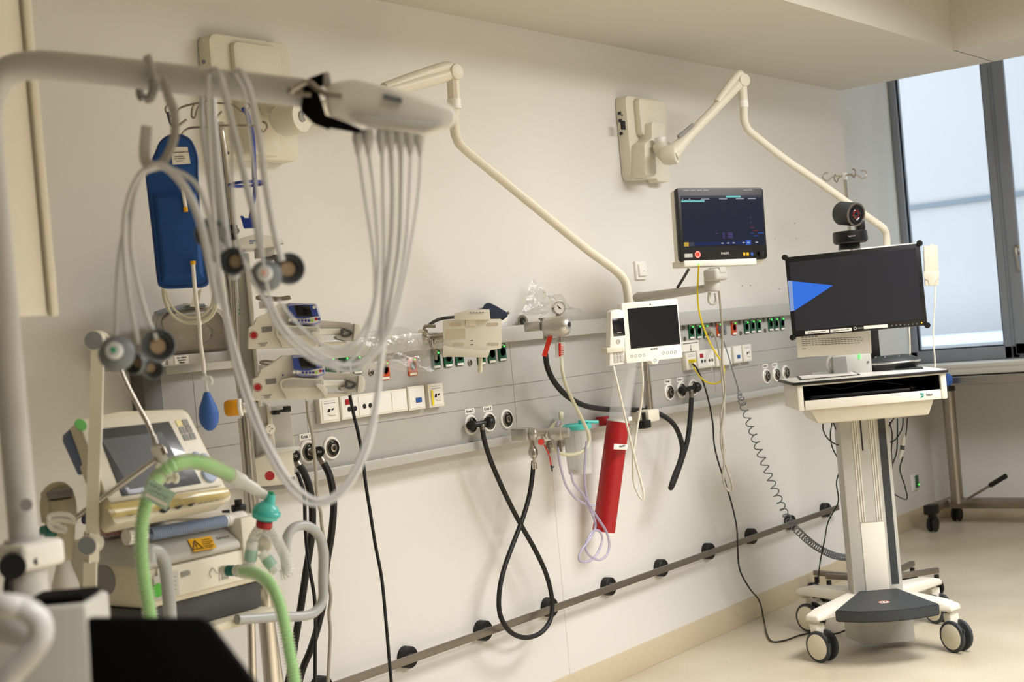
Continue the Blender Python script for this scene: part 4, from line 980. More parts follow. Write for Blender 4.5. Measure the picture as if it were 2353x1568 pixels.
for k, (px, py) in enumerate(((1872, 1316), (2128, 1280), (2155, 1311), (2060, 1250), (1960, 1260))):
    e = WZ(px, py, .118) if k < 3 else None
    if k == 3: e = cpos + Vector((.25, .12, .118))
    if k == 4: e = cpos + Vector((.02, .28, .118))
    d = (e - cpos); d.z = 0; L = min(d.length, .40); e = cpos + d.normalized() * L + Vector((0, 0, .118)); n_ = Vector((-d.y, d.x, 0)).normalized()
    lg_ = MB().hull([v + n_ * s * .012 + Vector((0, 0, z)) for v, zz in ((cpos, .118), (e, 0)) for s in (-1, 1) for z in ((zz - .013, zz + .013) if zz else (-.012, .012))], .001)
    lg = lg_.build('leg', 'brushed', iv, world=True)
    MB().cyl(e - Vector((0, 0, .02)) - d.normalized() * .01, e - Vector((0, 0, .05)) - d.normalized() * .01, .012).tube([e - Vector((0, 0, .05)) - d.normalized() * .01, e - Vector((0, 0, .06)) + n_ * .01, e + n_ * .05 - Vector((0, 0, .075))], .012, raw=True).build('castor_fork', 'black_plastic', lg, world=True)
    for s in (-1, 1):
        wc = e - Vector((0, 0, .118 - .036)) + n_ * .02 + d.normalized() * s * .012
        MB().lathe([(0, -.007), (.032, -.007), (.036, -.003), (.036, .003), (.032, .007), (0, .007)], wc, d.normalized(), 24).build('castor_wheel', 'black_rubber', lg, world=True)

# ================================================================ steel instrument table by the window
fa, fb = WZ(2134, 1222, 0), WZ(2219, 1195, 0)
st = thing('instrument_table', 'stainless steel wheeled instrument table under the window with one round column', 'table', ((fa.x + fb.x) / 2, fb.y, 0))
zc = .135; yb = fa.y - .03
cA = Vector((fa.x, yb, zc)); cB = Vector((8.68, yb, zc))
MB().box((cA.x - .03, yb - .025, zc - .02), (cB.x + .02, yb + .025, zc + .025), .004).build('foot_bar', 'steel', st, world=True)
MB().box((8.48, -1.35, zc - .03), (8.55, yb, zc + .03), .004).build('cross_bar', 'steel', st, world=True)
MB().box((cA.x - .045, yb - .034, zc - .028), (cA.x + .035, yb + .034, zc + .028), .004).build('end_cap', 'black_plastic', st, world=True)
colp = WX(2200, 1150, 8.5)
cyy = colp.y; ztop = WX(2180, 882, 8.5).z
MB().cyl((8.5, cyy, zc), (8.5, cyy, ztop), .038, seg=28).build('table_column', 'steel', st, world=True)
MB().cyl((8.5, cyy, ztop - .045), (8.5, cyy, ztop + .01), .045, seg=28, bev=.004).build('column_sleeve', 'black_plastic', st, world=True)
zt_ = WX(2250, 865, 8.4).z
MB().box((8.10, -1.35, zt_ - .03), (8.6, cyy + .19, zt_ + .0), .004).build('table_top', 'steel', st, world=True)
MB().box((8.10, -1.35, zt_ - .002), (8.115, cyy + .19, zt_ + .02), .002).box((8.58, -1.35, zt_ - .002), (8.6, cyy + .19, zt_ + .02), .002).build('table_rim', 'steel', st, world=True)
p0, p1 = WX(2222, 1145, 8.35), WX(2312, 1096, 8.0)
pp = [WX(2222, 1148, 8.45), WX(2275, 1116, 8.40)]
MB().cyl(pp[0], pp[1], .008).build('pedal_rod', 'steel', st, world=True)
MB().cyl(pp[1], WX(2312, 1094, 8.36), .015, bev=.003).build('pedal_grip', 'black_plastic', st, world=True)
def smallcastor(par, x, y, r=.045):
    f = MB().box((x - .02, y - .02, .08), (x + .02, y + .02, .115), .004).build('castor', 'black_plastic', par, world=True)
    for s in (-1, 1): MB().lathe([(0, -.010), (r * .85, -.010), (r, -.004), (r, .004), (r * .85, .010), (0, .010)], (x + .0, y + s * .016, r), (0, 1, 0), 28).build('castor_wheel', 'black_rubber', f, world=True)
for x, y in ((fa.x, yb), (8.66, yb), (8.2, -1.3)): smallcastor(st, x, y)
MB().sphere(WX(2177, 873, 8.05), .03, 16, (1, 1, 1.3)).build('blue_knob', 'blue_bulb', st, 'bright blue knob' , world=True)
# ================================================================ things on the rails in the middle of the wall
def hose(name, label, pts, y, r, m_, cat='hose', seg=10, n=8, group=None):
    P = []
    for i, p in enumerate(pts):
        yy = p[2] if len(p) > 2 else y
        P.append(WY(p[0], p[1], yy))
    return MB().tube(P, r, seg=seg, n=n).build(name, m_, None, label, cat=cat, group=group)

# ---- pump base plate on a pole clamp
pb = thing('device_cradle', 'cream device cradle plate with slots clamped to the upper rail beside a navy bag', 'cradle', WT(1018, 820, 4.72), -48)
def oprism(par, name, pts, y0, y1, m_, bev=.003, rr=.004, label=None):
    P = [LP(par, *p, y0) for p in pts]
    return MB().prism(rpoly([(p.x, p.z) for p in P], rr) if rr else [(p.x, p.z) for p in P], y0, y1, bev).build(name, m_, par, label)
oprism(pb, 'cradle_plate', ((1018, 736), (1152, 733), (1152, 801), (1018, 822)), 0, .018, 'warm_white')
oprism(pb, 'cradle_head', ((1044, 736), (1044.5, 721), (1077, 712), (1125, 711), (1127, 735)), -.012, .03, 'warm_white')
oprism(pb, 'cradle_tray', ((1018, 794), (1046, 800), (1112, 806), (1127, 804), (1121, 822), (1018, 820)), -.03, .0, 'warm_white')
oprism(pb, 'release_latch', ((1070, 723), (1094, 725), (1094, 749), (1070, 749)), -.004, .0, 'cream', .001, .001)
for pts in (((1034, 743), (1061, 742), (1061, 750), (1034, 751)), ((1118, 742), (1145, 741), (1145, 749), (1118, 750)), ((1119, 788), (1146, 788), (1146, 794), (1119, 795)), ((1040, 788), (1066, 788), (1066, 795), (1040, 796)), ((1024, 757), (1069, 755), (1070, 779), (1024, 782))):
    P = [LP(pb, *p, 0) for p in pts]; MB().prism(rpoly([(p.x, p.z) for p in P], .006), -.0008, .0005).build('plate_recess', 'cream_dark', pb)
for p in ((1084, 783), (1084, 792)):
    c = LP(pb, *p, 0); MB().box((c.x - .004, -.0012, c.z - .001), (c.x + .004, 0, c.z + .001)).build('plate_slit', 'ink', pb)
for i in range(5):
    c = LP(pb, 1082 + i * 7, 719 - i * .1, -.0125); MB().box((c.x - .003, -.0135, c.z - .002), (c.x + .002, -.012, c.z + .002)).build('vent_slot', 'mid_grey', pb)
cc = thing('rail_clamp', 'shiny steel clamp with two levers gripping the upper rail left of the cradle plate', 'clamp', WT(985, 800, 4.74))
T4 = 4.74
MB().lathe([(0, 0), (.022, 0), (.026, .006), (.026, .028), (.02, .034), (0, .034)], WT(962, 776, T4), (.6, -.75, .05), 24).build('clamp_nut', 'chrome', cc, world=True)
MB().cyl(WT(975, 777, T4), WT(1019, 775, T4 - .02), .0165, seg=20, bev=.002).build('clamp_shaft', 'chrome', cc, world=True)
MB().box((-.022, -.006, -.005), (.022, .006, .005), .002, M=Matrix.Translation(WT(1004, 776, T4 - .04)) @ Matrix.Rotation(math.radians(-50), 4, 'Z')).build('clamp_jaw', 'brushed', cc, world=True)
MB().tube([WT(975, 772, T4), WT(976, 752, T4 - .01), WT(982, 750, T4 - .02), WT(1001, 750, T4 - .02)], .0055).build('upper_lever', 'steel', cc, world=True)
MB().tube([WT(996, 784, T4 - .02), WT(997, 800, T4 - .03), WT(1000, 815, T4 - .03), WT(1000, 828, T4 - .03)], .0075, flat=1).build('lower_lever', 'chrome', cc, world=True)
cable('grey lead arching from the steel clamp to the top of the cradle plate', [WT(985, 748, 4.76), WT(1000, 738, 4.76), WT(1018, 732, 4.76), WT(1045, 729, 4.74)], .0055, 'dark_grey', name='lead')
# strap hanging beneath
cable('short pale plastic strap hanging below the cradle plate', [WT(1104, 815, 4.72), WT(1104, 835, 4.72), WT(1103, 856, 4.72)], .0075, 'tube_milky', name='strap', cat='strap')
# navy pouch
nb = thing('pouch', 'small dark navy fabric pouch lying on the upper rail behind the cradle plate', 'pouch', WY(1140, 738, -.05))
mb_ = MB(); mb_.hull([WY(*p, y) for p in ((1107, 712), (1113, 700), (1122, 695), (1138, 702), (1150, 712), (1165, 718), (1168, 725), (1158, 736), (1108, 738)) for y in (-.085, -.02)], .008, 3)
mb_.build('pouch_body', 'navy_fabric', nb, world=True)
MB().hull([WY(*p, y) for p in ((1152, 738), (1166, 729), (1166, 736), (1155, 744)) for y in (-.09, -.085)]).build('pouch_label', 'paper', nb, world=True)
MB().sphere(WY(1168, 719, -.05), .006, 10).build('pouch_snap', 'steel', nb, world=True)

# ---- crumpled transparent bags
def bag(name, label, outline, y0, thick, seed, m_='clear_bag', cat='plastic bag', sub=5, amp=.012):
    P = [WY(*p, y0) for p in outline]; c = sum(P, Vector()) / len(P)
    mb = MB(); N = 64
    # resample outline densely
    loop = smooth_path(P, 6, True); L = len(loop); rings = 9
    def surf(sgn):
        ring = []
        for k in range(rings + 1):
            f_ = k / rings
            if k == rings: ring.append([mb.bm.verts.new(pt(c, 1, sgn))]); continue
            ring.append([mb.bm.verts.new(pt(c.lerp(p, 1 - f_), f_, sgn)) for p in loop])
        return ring
    def pt(q, f_, sgn):
        n1 = noise.noise(Vector((q.x * 14, q.z * 14, seed + sgn * 7))); n2 = abs(noise.noise(Vector((q.x * 38, q.z * 38, seed * 3 + sgn))))
        d = thick * math.sin(min(1, f_ * 1.5) * math.pi / 2) * (.75 + .5 * n1) + amp * (n2 - .2) * min(1, f_ * 4)
        return Vector((q.x + .006 * n1, q.y + sgn * d, q.z + .006 * n2))
    for sgn in (-1, 1):
        R = surf(sgn)
        for A, B in zip(R, R[1:]):
            for k in range(L):
                k2 = (k + 1) % L
                mb.bm.faces.new((A[k], A[k2], B[k2], B[k]) if len(B) > 1 else (A[k], A[k2], B[0]))
    bmesh.ops.remove_doubles(mb.bm, verts=mb.bm.verts, dist=.0001)
    return mb.build(name, m_, None, label, cat=cat, ang=25)
bag('plastic_bag', 'crumpled clear plastic bag hanging over the panel left of the steel clamp', ((800, 795), (830, 768), (880, 758), (930, 752), (960, 765), (985, 790), (998, 850), (960, 857), (920, 852), (880, 845), (840, 858), (815, 840)), -.125, .035, 3)
rb = bag('plastic_bag', 'clear plastic bag with a grey tube fitting standing on the upper rail', ((1186, 750), (1190, 725), (1205, 705), (1222, 645), (1240, 665), (1262, 680), (1290, 678), (1310, 705), (1340, 715), (1365, 752), (1330, 750), (1290, 745), (1240, 752)), -.045, .035, 9)
ft = thing('tube_fitting', 'light grey plastic pipe fitting inside the clear bag on the upper rail', 'fitting', WY(1210, 752, -.045))
MB().lathe([(.013, 0), (.022, 0), (.022, .05), (.013, .05)], WY(1201, 738, -.07), (1, .1, .05), 24).build('pipe_end', 'light_grey', ft, world=True)
MB().cyl(WY(1212, 737, -.05), WY(1255, 731, -.05), .024, seg=20, bev=.003).build('pipe_body', 'light_grey', ft, world=True)

# ---- vacuum regulator with gauge
vr = thing('vacuum_regulator', 'silver vacuum regulator with round pressure gauge on the upper rail', 'regulator', WY(1275, 775, -.14))
T5 = 5.02
b0, b1 = WT(1247, 751, T5), WT(1303, 748, T5 - .03)
MB().lathe([(0, 0), (.026, 0), (.033, .006), (.036, .03), (.036, .07), (.030, .088), (.022, .094), (0, .094)], WT(1250, 752, T5 - .03), (b1 - b0).normalized(), 32).build('regulator_body', 'satin_silver', vr, world=True)
MB().lathe([(0, 0), (.016, 0), (.018, .006), (.018, .016), (.012, .022), (0, .022)], WT(1297, 747, T5 - .05), (.2, -1, 0), 24).build('control_knob', 'satin_silver', vr, world=True)
MB().lathe([(0, 0), (.009, 0), (.009, .002), (0, .002)], WT(1308, 746, T5 - .075), (.2, -1, 0), 16).build('knob_cap', 'ink', vr, world=True)
MB().box((-.03, -.02, -.016), (.014, .05, .018), .003, M=Matrix.Translation(WT(1241, 750, T5))).build('rail_bracket', 'satin_silver', vr, world=True)
MB().cyl(WT(1244, 735, T5), WT(1244, 742, T5), .005).cyl(WT(1244, 731, T5), WT(1244, 735, T5), .010, seg=12).build('bracket_screw', 'steel', vr, world=True)
MB().cyl(WT(1283, 732, T5), WT(1283, 722, T5), .009).build('gauge_stem', 'steel', vr, world=True)
gc = WT(1283, 708, T5); ga = Vector((-.5, -.85, 0)).normalized()
MB().lathe([(0, -.014), (.020, -.014), (.024, -.008), (.024, .008), (.022, .011), (.0205, .008), (0, .008)], gc, ga, 36).build('gauge_case', 'chrome', vr, world=True)
MB().lathe([(0, .0085), (.0205, .0085), (.0205, .0088), (0, .0088)], gc, ga, 36).build('gauge_dial', 'paper', vr, world=True)
gx = ga.cross(Vector((0, 0, 1))).normalized()
pt0 = gc + ga * .0095
nd = MB().tube([pt0 - (Vector((0, 0, 1)) * .5 + gx * .6) * .010, pt0 + (Vector((0, 0, 1)) * .7 + gx * .55) * .014], .0012, raw=True)
nd.cyl(pt0, pt0 + ga * .001, .0028)
nd.build('gauge_needle', 'ink', vr, world=True)
tk = MB()
for k in range(11):
    a = math.radians(-40 + k * 26); e = gx * math.cos(a) + Vector((0, 0, 1)) * math.sin(a); tk.tube([pt0 + e * .016, pt0 + e * .0185], .0005, raw=True, seg=6)
tk.build('dial_marks', 'ink', vr, world=True)
MB().cyl(WT(1255, 765, T5), WT(1253, 782, T5), .0085).build('inlet_stem', 'steel', vr, world=True)
MB().cyl(WT(1286, 762, T5), WT(1287, 787, T5), .0095).build('outlet_stem', 'chrome', vr, world=True)
rt = [WT(*p, T5 - .04) for p in ((1262, 766), (1272, 768), (1256, 820), (1246, 818))]
MB().hull([p + Vector((0, dy, 0)) for p in rt for dy in (0, .002)]).hull([WT(*p, T5 - .04) + Vector((0, dy, 0)) for p in ((1262, 765), (1279, 766), (1279, 769), (1262, 769)) for dy in (0, .002)]).build('red_tag', 'red_bright', vr, world=True)
lb_ = [WT(*p, T5 - .03) for p in ((1281, 787), (1298, 786), (1299, 820), (1282, 822))]
MB().hull([p + Vector((0, dy, 0)) for p in lb_ for dy in (0, .012)], .001).build('filter_housing', 'clear_white', vr, world=True)
l2 = [WT(*p, T5 - .035) for p in ((1283, 789), (1287, 789), (1287, 819), (1284, 820))]
MB().hull([p + Vector((0, dy, 0)) for p in l2 for dy in (-.004, 0)]).build('red_stripe', 'red_bright', vr, world=True)
for k in range(6):
    l3 = [WT(1289, 793 + 4.5 * k, T5 - .036), WT(1297 - (k % 3), 793 + 4.5 * k, T5 - .036)]
    MB().tube(l3, .0011, raw=True, seg=6).build('red_print', 'red_bright', vr, world=True)
# black suction hose, sagging behind the terminal pole and doubling back to the wall outlet
hose('suction_hose', 'thick black hose sagging from the vacuum regulator and looping back to the right wall outlet', ((1253, 812, -.16), (1258, 845), (1275, 880), (1305, 912), (1345, 933), (1395, 941, -.105), (1440, 942, -.10), (1490, 945, -.095), (1518, 953, -.12), (1545, 972), (1561, 1000), (1568, 1032), (1562, 1062), (1551, 1090), (1543, 1114), (1541, 1122), (1545, 1116), (1556, 1088), (1569, 1050), (1580, 1010), (1586, 960), (1589, 915)), -.155, .0105, 'black_rubber')
hose('vacuum_tube', 'milky yellowish tube hanging in a loop in front of the clear suction jar', ((1290, 820, -.17), (1292, 850), (1300, 885), (1318, 925), (1338, 965), (1351, 995), (1353, 1015), (1345, 1032), (1325, 1043), (1300, 1045), (1277, 1036), (1263, 1015), (1263, 992), (1273, 976), (1285, 970)), -.225, .0068, 'tube_milky')
# couplings in the outlets
def coupling(label, a, b, ring, s0, s1, mat_='black_plastic'):
    A, B = WY(*a, PF - .02), WY(*b, PF - .055)
    t = thing('gas_coupling', label, 'coupling', (A.x, A.y, A.z - .03))
    MB().cyl(WY(*a, PF - .007), WY(*a, PF - .035), .017, seg=20, bev=.003).build('probe', mat_, t, world=True)
    MB().tube([WY(*a, PF - .03), WY(*b, PF - .05)], .0105, raw=True, seg=12).build('handle_bar', mat_, t, world=True)
    MB().sphere(WY(*b, PF - .05), .0215, 24).build('round_knob', mat_, t, world=True)
    MB().cyl(WY(*s0, PF - .045), WY(*s1, PF - .045), .0095, seg=14, bev=.001).build('crimp_sleeve', 'brushed', t, world=True)
    return t
coupling('black gas coupling plugged into the left of the middle outlets, above the crossed black hose', (1083, 978), (1124, 971), 0, (1108, 975), (1109, 992))
coupling('black gas coupling plugged into the right-hand outlets behind the yellow cable', (1567, 897), (1601, 890), 0, (1588, 896), (1589, 914))
hose('air_hose', 'long black hose crossing itself in a loop between middle outlet and flow regulator', ((1109, 990), (1113, 1012), (1125, 1052), (1148, 1108), (1175, 1165), (1200, 1212), (1230, 1265), (1255, 1320), (1268, 1375), (1266, 1420), (1248, 1450), (1222, 1464), (1195, 1464), (1168, 1448), (1149, 1412), (1147, 1365), (1157, 1312), (1177, 1255), (1200, 1195), (1216, 1140), (1223, 1095), (1226, 1060)), -.105, .0088, 'black_rubber')
def airplug(label, knob, body, s0, s1, let, pipe_to, T_):
    t = thing('gas_probe', label, 'probe', WT(s1[0], s1[1], T_))
    MB().tube([WT(*body, T_ + .03), WT(*knob, T_)], .014, raw=True, rf=lambda i, N: (.018, .013)[i]).build('probe_body', 'brushed', t, world=True)
    kn = WT(*knob, T_ - .02)
    MB().lathe([(0, 0), (.015, 0), (.016, .003), (.016, .012), (.0125, .014), (.0125, .012), (0, .012)], kn + Vector((.003, .01, 0)), (-.7, -.7, 0), 24).build('probe_button', 'black_plastic', t, world=True)
    MB().tube([WT(*body, T_ + .01), WT(*s0, T_)], .0085, raw=True).build('probe_neck', 'brushed', t, world=True)
    MB().cyl(WT(*s0, T_), WT(*s1, T_ - .0), .0105, seg=12, bev=.001).build('crimp_sleeve', 'steel', t, world=True)
    Mt = Matrix.Translation(kn + Vector((-.0070, -.0005, 0))) @ Matrix.Rotation(math.radians(-45), 4, 'Z')
    text(t, let, 0, 0, -.001, .011, 'paper', 'gas_lettering', M4=RI(t) @ Mt)
    return t
airplug('grey oxygen probe with black button on the upper black hose beside the pump rack', (682, 1048), (668, 1045), (679, 1060), (689, 1073), 'O2', None, 4.05)
airplug('grey air probe with black button plugged into the outlet below the Kreis 1 label', (738, 1038), (712, 1037), (735, 1052), (744, 1066), 'Air', None, 4.3)
cable('thick black hose dropping from the oxygen probe past the grey tube handle', [WT(*p, 4.0) for p in ((688, 1070), (700, 1090), (713, 1130), (718, 1180), (715, 1240), (704, 1310), (692, 1390), (682, 1450), (668, 1540), (655, 1600))], .0105, 'black_rubber', name='oxygen_hose', cat='hose')
cable('thick black hose dropping from the air probe below the Kreis 1 label', [WT(*p, 4.15) for p in ((744, 1065), (756, 1090), (765, 1130), (766, 1180), (760, 1240), (750, 1300), (745, 1370), (733, 1430), (715, 1490), (695, 1540), (680, 1600))], .0105, 'black_rubber', name='air_hose', cat='hose')
cable('thin black cable hanging left of the oxygen hose', [WT(*p, 3.95) for p in ((682, 1085), (690, 1105), (699, 1140), (701, 1200), (704, 1250), (710, 1300), (722, 1370), (725, 1430), (724, 1500), (724, 1600))], .0052, 'black_plastic', name='power_cable')
cable('thin grey wavy cable hanging below the lower syringe pump', [WT(*p, 3.9) for p in ((706, 922), (708, 950), (718, 1000), (722, 1040), (726, 1090), (729, 1140), (737, 1180), (741, 1220), (752, 1270), (752, 1320), (760, 1370), (756, 1410), (759, 1450), (757, 1500), (752, 1600))], .0048, 'cable_grey', name='mains_cable')
cable('long thin black cable hanging from the pumps across the white wall', [WT(*p, 4.3) for p in ((803, 905), (812, 950), (824, 1000), (833, 1050), (840, 1110), (851, 1180), (862, 1250), (877, 1330), (886, 1420), (893, 1500), (902, 1600))], .0052, 'black_plastic', name='power_cable')
# ---- flow regulator cluster on the lower rail
fr = thing('flow_regulator', 'silver flow regulator assembly with three fittings on the lower rail', 'regulator', WY(1250, 1060, -.12))
T6 = 5.0
MB().box((-.022, -.02, -.022), (.018, .05, .022), .004, M=Matrix.Translation(WT(1208, 998, T6))).build('rail_bracket', 'satin_silver', fr, world=True)
MB().cyl(WT(1211, 983, T6), WT(1211, 992, T6), .005).cyl(WT(1211, 984, T6), WT(1211, 988, T6), .010, seg=10).build('bracket_screw', 'steel', fr, world=True)
MB().cyl(WT(1208, 998, T6), WT(1300, 990, T6 - .02), .0125, seg=20).build('manifold', 'satin_silver', fr, world=True)
MB().sphere(WT(1225, 998, T6 - .02), .018, 20, (.8, 1, 1.25)).build('valve_ball', 'satin_silver', fr, world=True)
for (px, py, r_) in ((1255, 1001, .022),):
    MB().lathe([(0, 0), (r_, 0), (r_, .014), (r_ * .85, .016), (r_ * .62, .017), (r_ * .62, .03), (0, .03)], WT(px, py, T6), (-.55, -.83, 0), 32).build('flow_knob', 'satin_silver', fr, world=True)
MB().lathe([(0, 0), (.018, 0), (.022, .01), (.024, .04), (.022, .045), (.016, .046), (.016, .07), (.012, .072), (0, .072)], WT(1266, 1000, T6 - .02), (WT(1310, 993, T6 - .05) - WT(1266, 1000, T6 - .02)).normalized(), 28).build('outlet_barrel', 'satin_silver', fr, world=True)
MB().lathe([(.009, 0), (.009, .02), (.013, .03), (.017, .04), (.017, .055), (.012, .062), (.012, .066), (.006, .068), (.006, .082), (.0085, .084), (.0085, .105), (0, .105)][::1], WT(1222, 1010, T6), (.03, 0, -1), 20).build('hose_fitting', 'chrome', fr, world=True)
for (px, py) in ((1261, 1015), (1287, 1012)):
    MB().lathe([(0, 0), (.009, 0), (.009, .008), (.012, .009), (.012, .022), (.006, .024), (.005, .04), (0, .042)], WT(px, py, T6 - .01), (.03, 0, -1), 8).build('hose_nipple', 'brushed', fr, world=True)
MB().lathe([(0, 0), (.011, 0), (.011, .004), (0, .004)], WT(1243, 1016, T6 - .03), (-.5, -.8, 0), 20).build('red_disc', 'red_bright', fr, world=True)
MB().tube([WT(*p, T6 - .02) for p in ((1250, 1022), (1257, 1035), (1263, 1052), (1267, 1072))], .0022, seg=6).build('red_cord', 'red_bright', fr, world=True)
MB().cyl(WT(1267, 1070, T6 - .02), WT(1269, 1084, T6 - .02), .004, .002).cyl(WT(1269, 1076, T6 - .02), WT(1273, 1072, T6 - .02), .002).build('cord_clip', 'charcoal', fr, world=True)
# ---- suction jar
sj = thing('suction_jar', 'clear plastic suction jar with turquoise lid hanging from the lower rail', 'jar', WY(1325, 1100, -.14))
T7 = (WY(1325, 984, -.125) - CP).length / ray(1325, 984).length
c0, c1 = WT(1325, 984, T7), WT(1333, 1096, T7)
jr = .052
MB().lathe([(jr * 1.0, 0), (jr * .96, .06), (jr * .88, .165), (jr * .84, .172), (0, .172), (0, .169), (jr * .82, .168), (jr * .86, .16), (jr * .94, .06), (jr * .98, 0)], c0, (0, 0, -1), 40).build('jar_body', 'clear_cup', sj, world=True)
MB().lathe([(jr * .8, 0), (jr * .78, -.014), (0, -.012), (0, 0)], c0 + Vector((0, 0, -.166)), (0, 0, -1), 30).build('white_pad', 'paper', sj, world=True)
rbs = MB()
for k in range(14):
    a = 2 * math.pi * k / 14; rbs.tube([c0 + Vector((math.cos(a) * jr * .99, math.sin(a) * jr * .99, -.02)), c0 + Vector((math.cos(a) * jr * .88, math.sin(a) * jr * .88, -.15))], .0012, raw=True, seg=6)
rbs.build('jar_ribs', 'clear_cup', sj, world=True)
MB().lathe([(0, -.004), (jr * 1.06, -.006), (jr * 1.1, 0), (jr * 1.08, .01), (jr * .9, .016), (jr * .8, .012), (0, .014)], c0, (0, 0, 1), 40).build('jar_lid', 'teal', sj, world=True)
MB().cyl(c0 + Vector((.02, -.01, .014)), c0 + Vector((.02, -.01, .028)), .012).cyl(c0 + Vector((.02, -.01, .022)), c0 + Vector((.085, -.04, .012)), .006).build('lid_port', 'teal', sj, world=True)
a = WT(1288, 968, T7); MB().box((a.x - .012, a.y - .01, a.z - .09), (a.x + .012, a.y + .0, a.z + .035), .004).build('jar_hanger', 'tube_milky', sj, world=True)
for nm, lab, pts in (('drain_tube', 'pale violet tube looping from the suction jar down into a knotted coil', ((1292, 975), (1287, 968), (1281, 975), (1281, 1010), (1284, 1050), (1291, 1085), (1303, 1120), (1325, 1148), (1350, 1163), (1362, 1185), (1368, 1210), (1358, 1235), (1338, 1262), (1330, 1283), (1338, 1292), (1358, 1288), (1375, 1268), (1384, 1240), (1378, 1222), (1364, 1221), (1350, 1240), (1346, 1262), (1358, 1280), (1378, 1287), (1395, 1275), (1400, 1250), (1393, 1222), (1376, 1195), (1358, 1168), (1338, 1135), (1318, 1110), (1312, 1085))),):
    hose(nm, lab, pts, -.24, .0048, 'tube_violet')
hose('drain_tube', 'pale violet tube inside and below the suction jar ending at the tube knot', ((1348, 1015), (1345, 1050), (1343, 1095), (1346, 1130), (1352, 1155), (1359, 1164)), -.235, .0048, 'tube_violet')
tie = WY(1354, 1161, -.24)
MB().tube([WY(1350, 1152, -.248), WY(1356, 1162, -.25), WY(1368, 1162, -.25)], .0045).build('tube_tie', 'tube_violet', None, 'small pale tie knotted round the violet tubes', cat='tie')
# ---- red tube container with clear sleeve
top_, bot_ = WY(1421, 968, -.16), WY(1387, 1222, -.10)
rc = thing('catheter_tube', 'tall tilted red cylinder with a clear inner sleeve hanging from the lower rail', 'container', bot_)
ax_ = (top_ - bot_).normalized(); L_ = (top_ - bot_).length; rr_ = .0435
MB().lathe([(0, 0), (rr_ * .95, 0), (rr_, .003), (rr_, L_), (rr_ * .93, L_), (rr_ * .93, L_ - .03), (0, L_ - .03)], bot_, ax_, 40).build('red_cylinder', 'red', rc, world=True)
up_ = WY(1441, 815, -.20)
ax2 = (up_ - top_).normalized(); L2 = (up_ - top_).length
MB().lathe([(rr_ * .9, -.02), (rr_ * .93, L2 * .5), (rr_ * .98, L2), (rr_ * .95, L2), (rr_ * .90, L2 * .5), (rr_ * .87, -.02)], top_, ax2, 32).build('clear_sleeve', 'clear_plastic', rc, world=True)
for k in range(3):
    a = WY(1432 + k * 6, 965, -.17); b = WY(1447 + k * 7, 845, -.19)
    MB().tube([a, b], .006, raw=True, seg=10).build('packed_catheter', 'clear_plastic', rc, world=True)
MB().lathe([(rr_ * 1.03, -.004), (rr_ * 1.03, .004), (rr_ * .97, .004), (rr_ * .97, -.004)], top_, ax_, 40).build('rim_ring', 'clear_white', rc, world=True)
c = WY(1447, 963, -.21); MB().box((c.x - .014, c.y - .003, c.z - .008), (c.x + .014, c.y + .003, c.z + .008), .002).build('rim_clip', 'paper', rc, world=True)
c = WY(1390, 966, -.09); MB().box((c.x - .02, -.10, c.z - .02), (c.x + .02, -.06, c.z + .015), .003).build('rail_hook', 'red', rc, world=True)
lq = [(1411, 1020), (1443, 1022), (1442, 1034), (1410, 1033)]
MB().hull([WY(px, py, y) for (px, py) in lq for y in (-.207, -.2)], .0005).build('brand_label', 'paper', rc, world=True)
lc = WY(1430, 1026, -.2085)
text(rc, 'TRIAMED', 0, 0, 0, .011, 'ink', 'brand_lettering', M4=RI(rc) @ Matrix.Translation(lc) @ Matrix.Rotation(math.radians(1), 4, 'Z'))
# ---- cables on the right
cable('bright yellow network cable looping from the patient monitor to the right data outlet', [WT(1606, 610, 5.33), WT(1604, 640, 5.36), WT(1603, 680, 5.4), WT(1606, 712, 5.45), WT(1614, 745, 5.5), WT(1632, 790, 5.6), WT(1655, 828, 5.7), WT(1664, 850, 5.75), WT(1661, 870, 5.8), WT(1648, 881, 5.83), WT(1630, 881, 5.86), WT(1612, 870, 5.9), WY(1597, 850, -.10), WY(1590, 831, -.075)], .0036, 'yellow', name='network_cable')
MB().box((-.006, -.02, -.007), (.006, .012, .007), .001, M=Matrix.Translation(WY(1589, 830, -.085))).build('network_plug', 'yellow', None, 'yellow network plug in the right data outlet', cat='plug')
flo = [WY(1592, 836, -.085), WY(1603, 850, -.10), WY(1618, 885, -.12), WY(1630, 930, -.13), WY(1638, 975, -.14), WY(1641, 1020, -.14), WY(1650, 1060, -.14), WY(1668, 1115, -.14), WY(1683, 1165, -.14), WY(1693, 1215, -.14), WY(1695, 1260, -.13), WY(1700, 1310, -.12), WY(1722, 1352, -.12), WY(1745, 1382, -.10)]
zf = .006
flo += [WZ(1755, 1425, zf), WZ(1762, 1457, zf), WZ(1775, 1475, zf), WZ(1805, 1472, zf), WZ(1840, 1460, zf), WZ(1880, 1453, zf), WZ(1920, 1457, zf), WZ(1955, 1443, .03)]
cable('long thin black cable running from the right data outlet down to the trolley base', flo, .0036, 'black_plastic', name='network_cable')
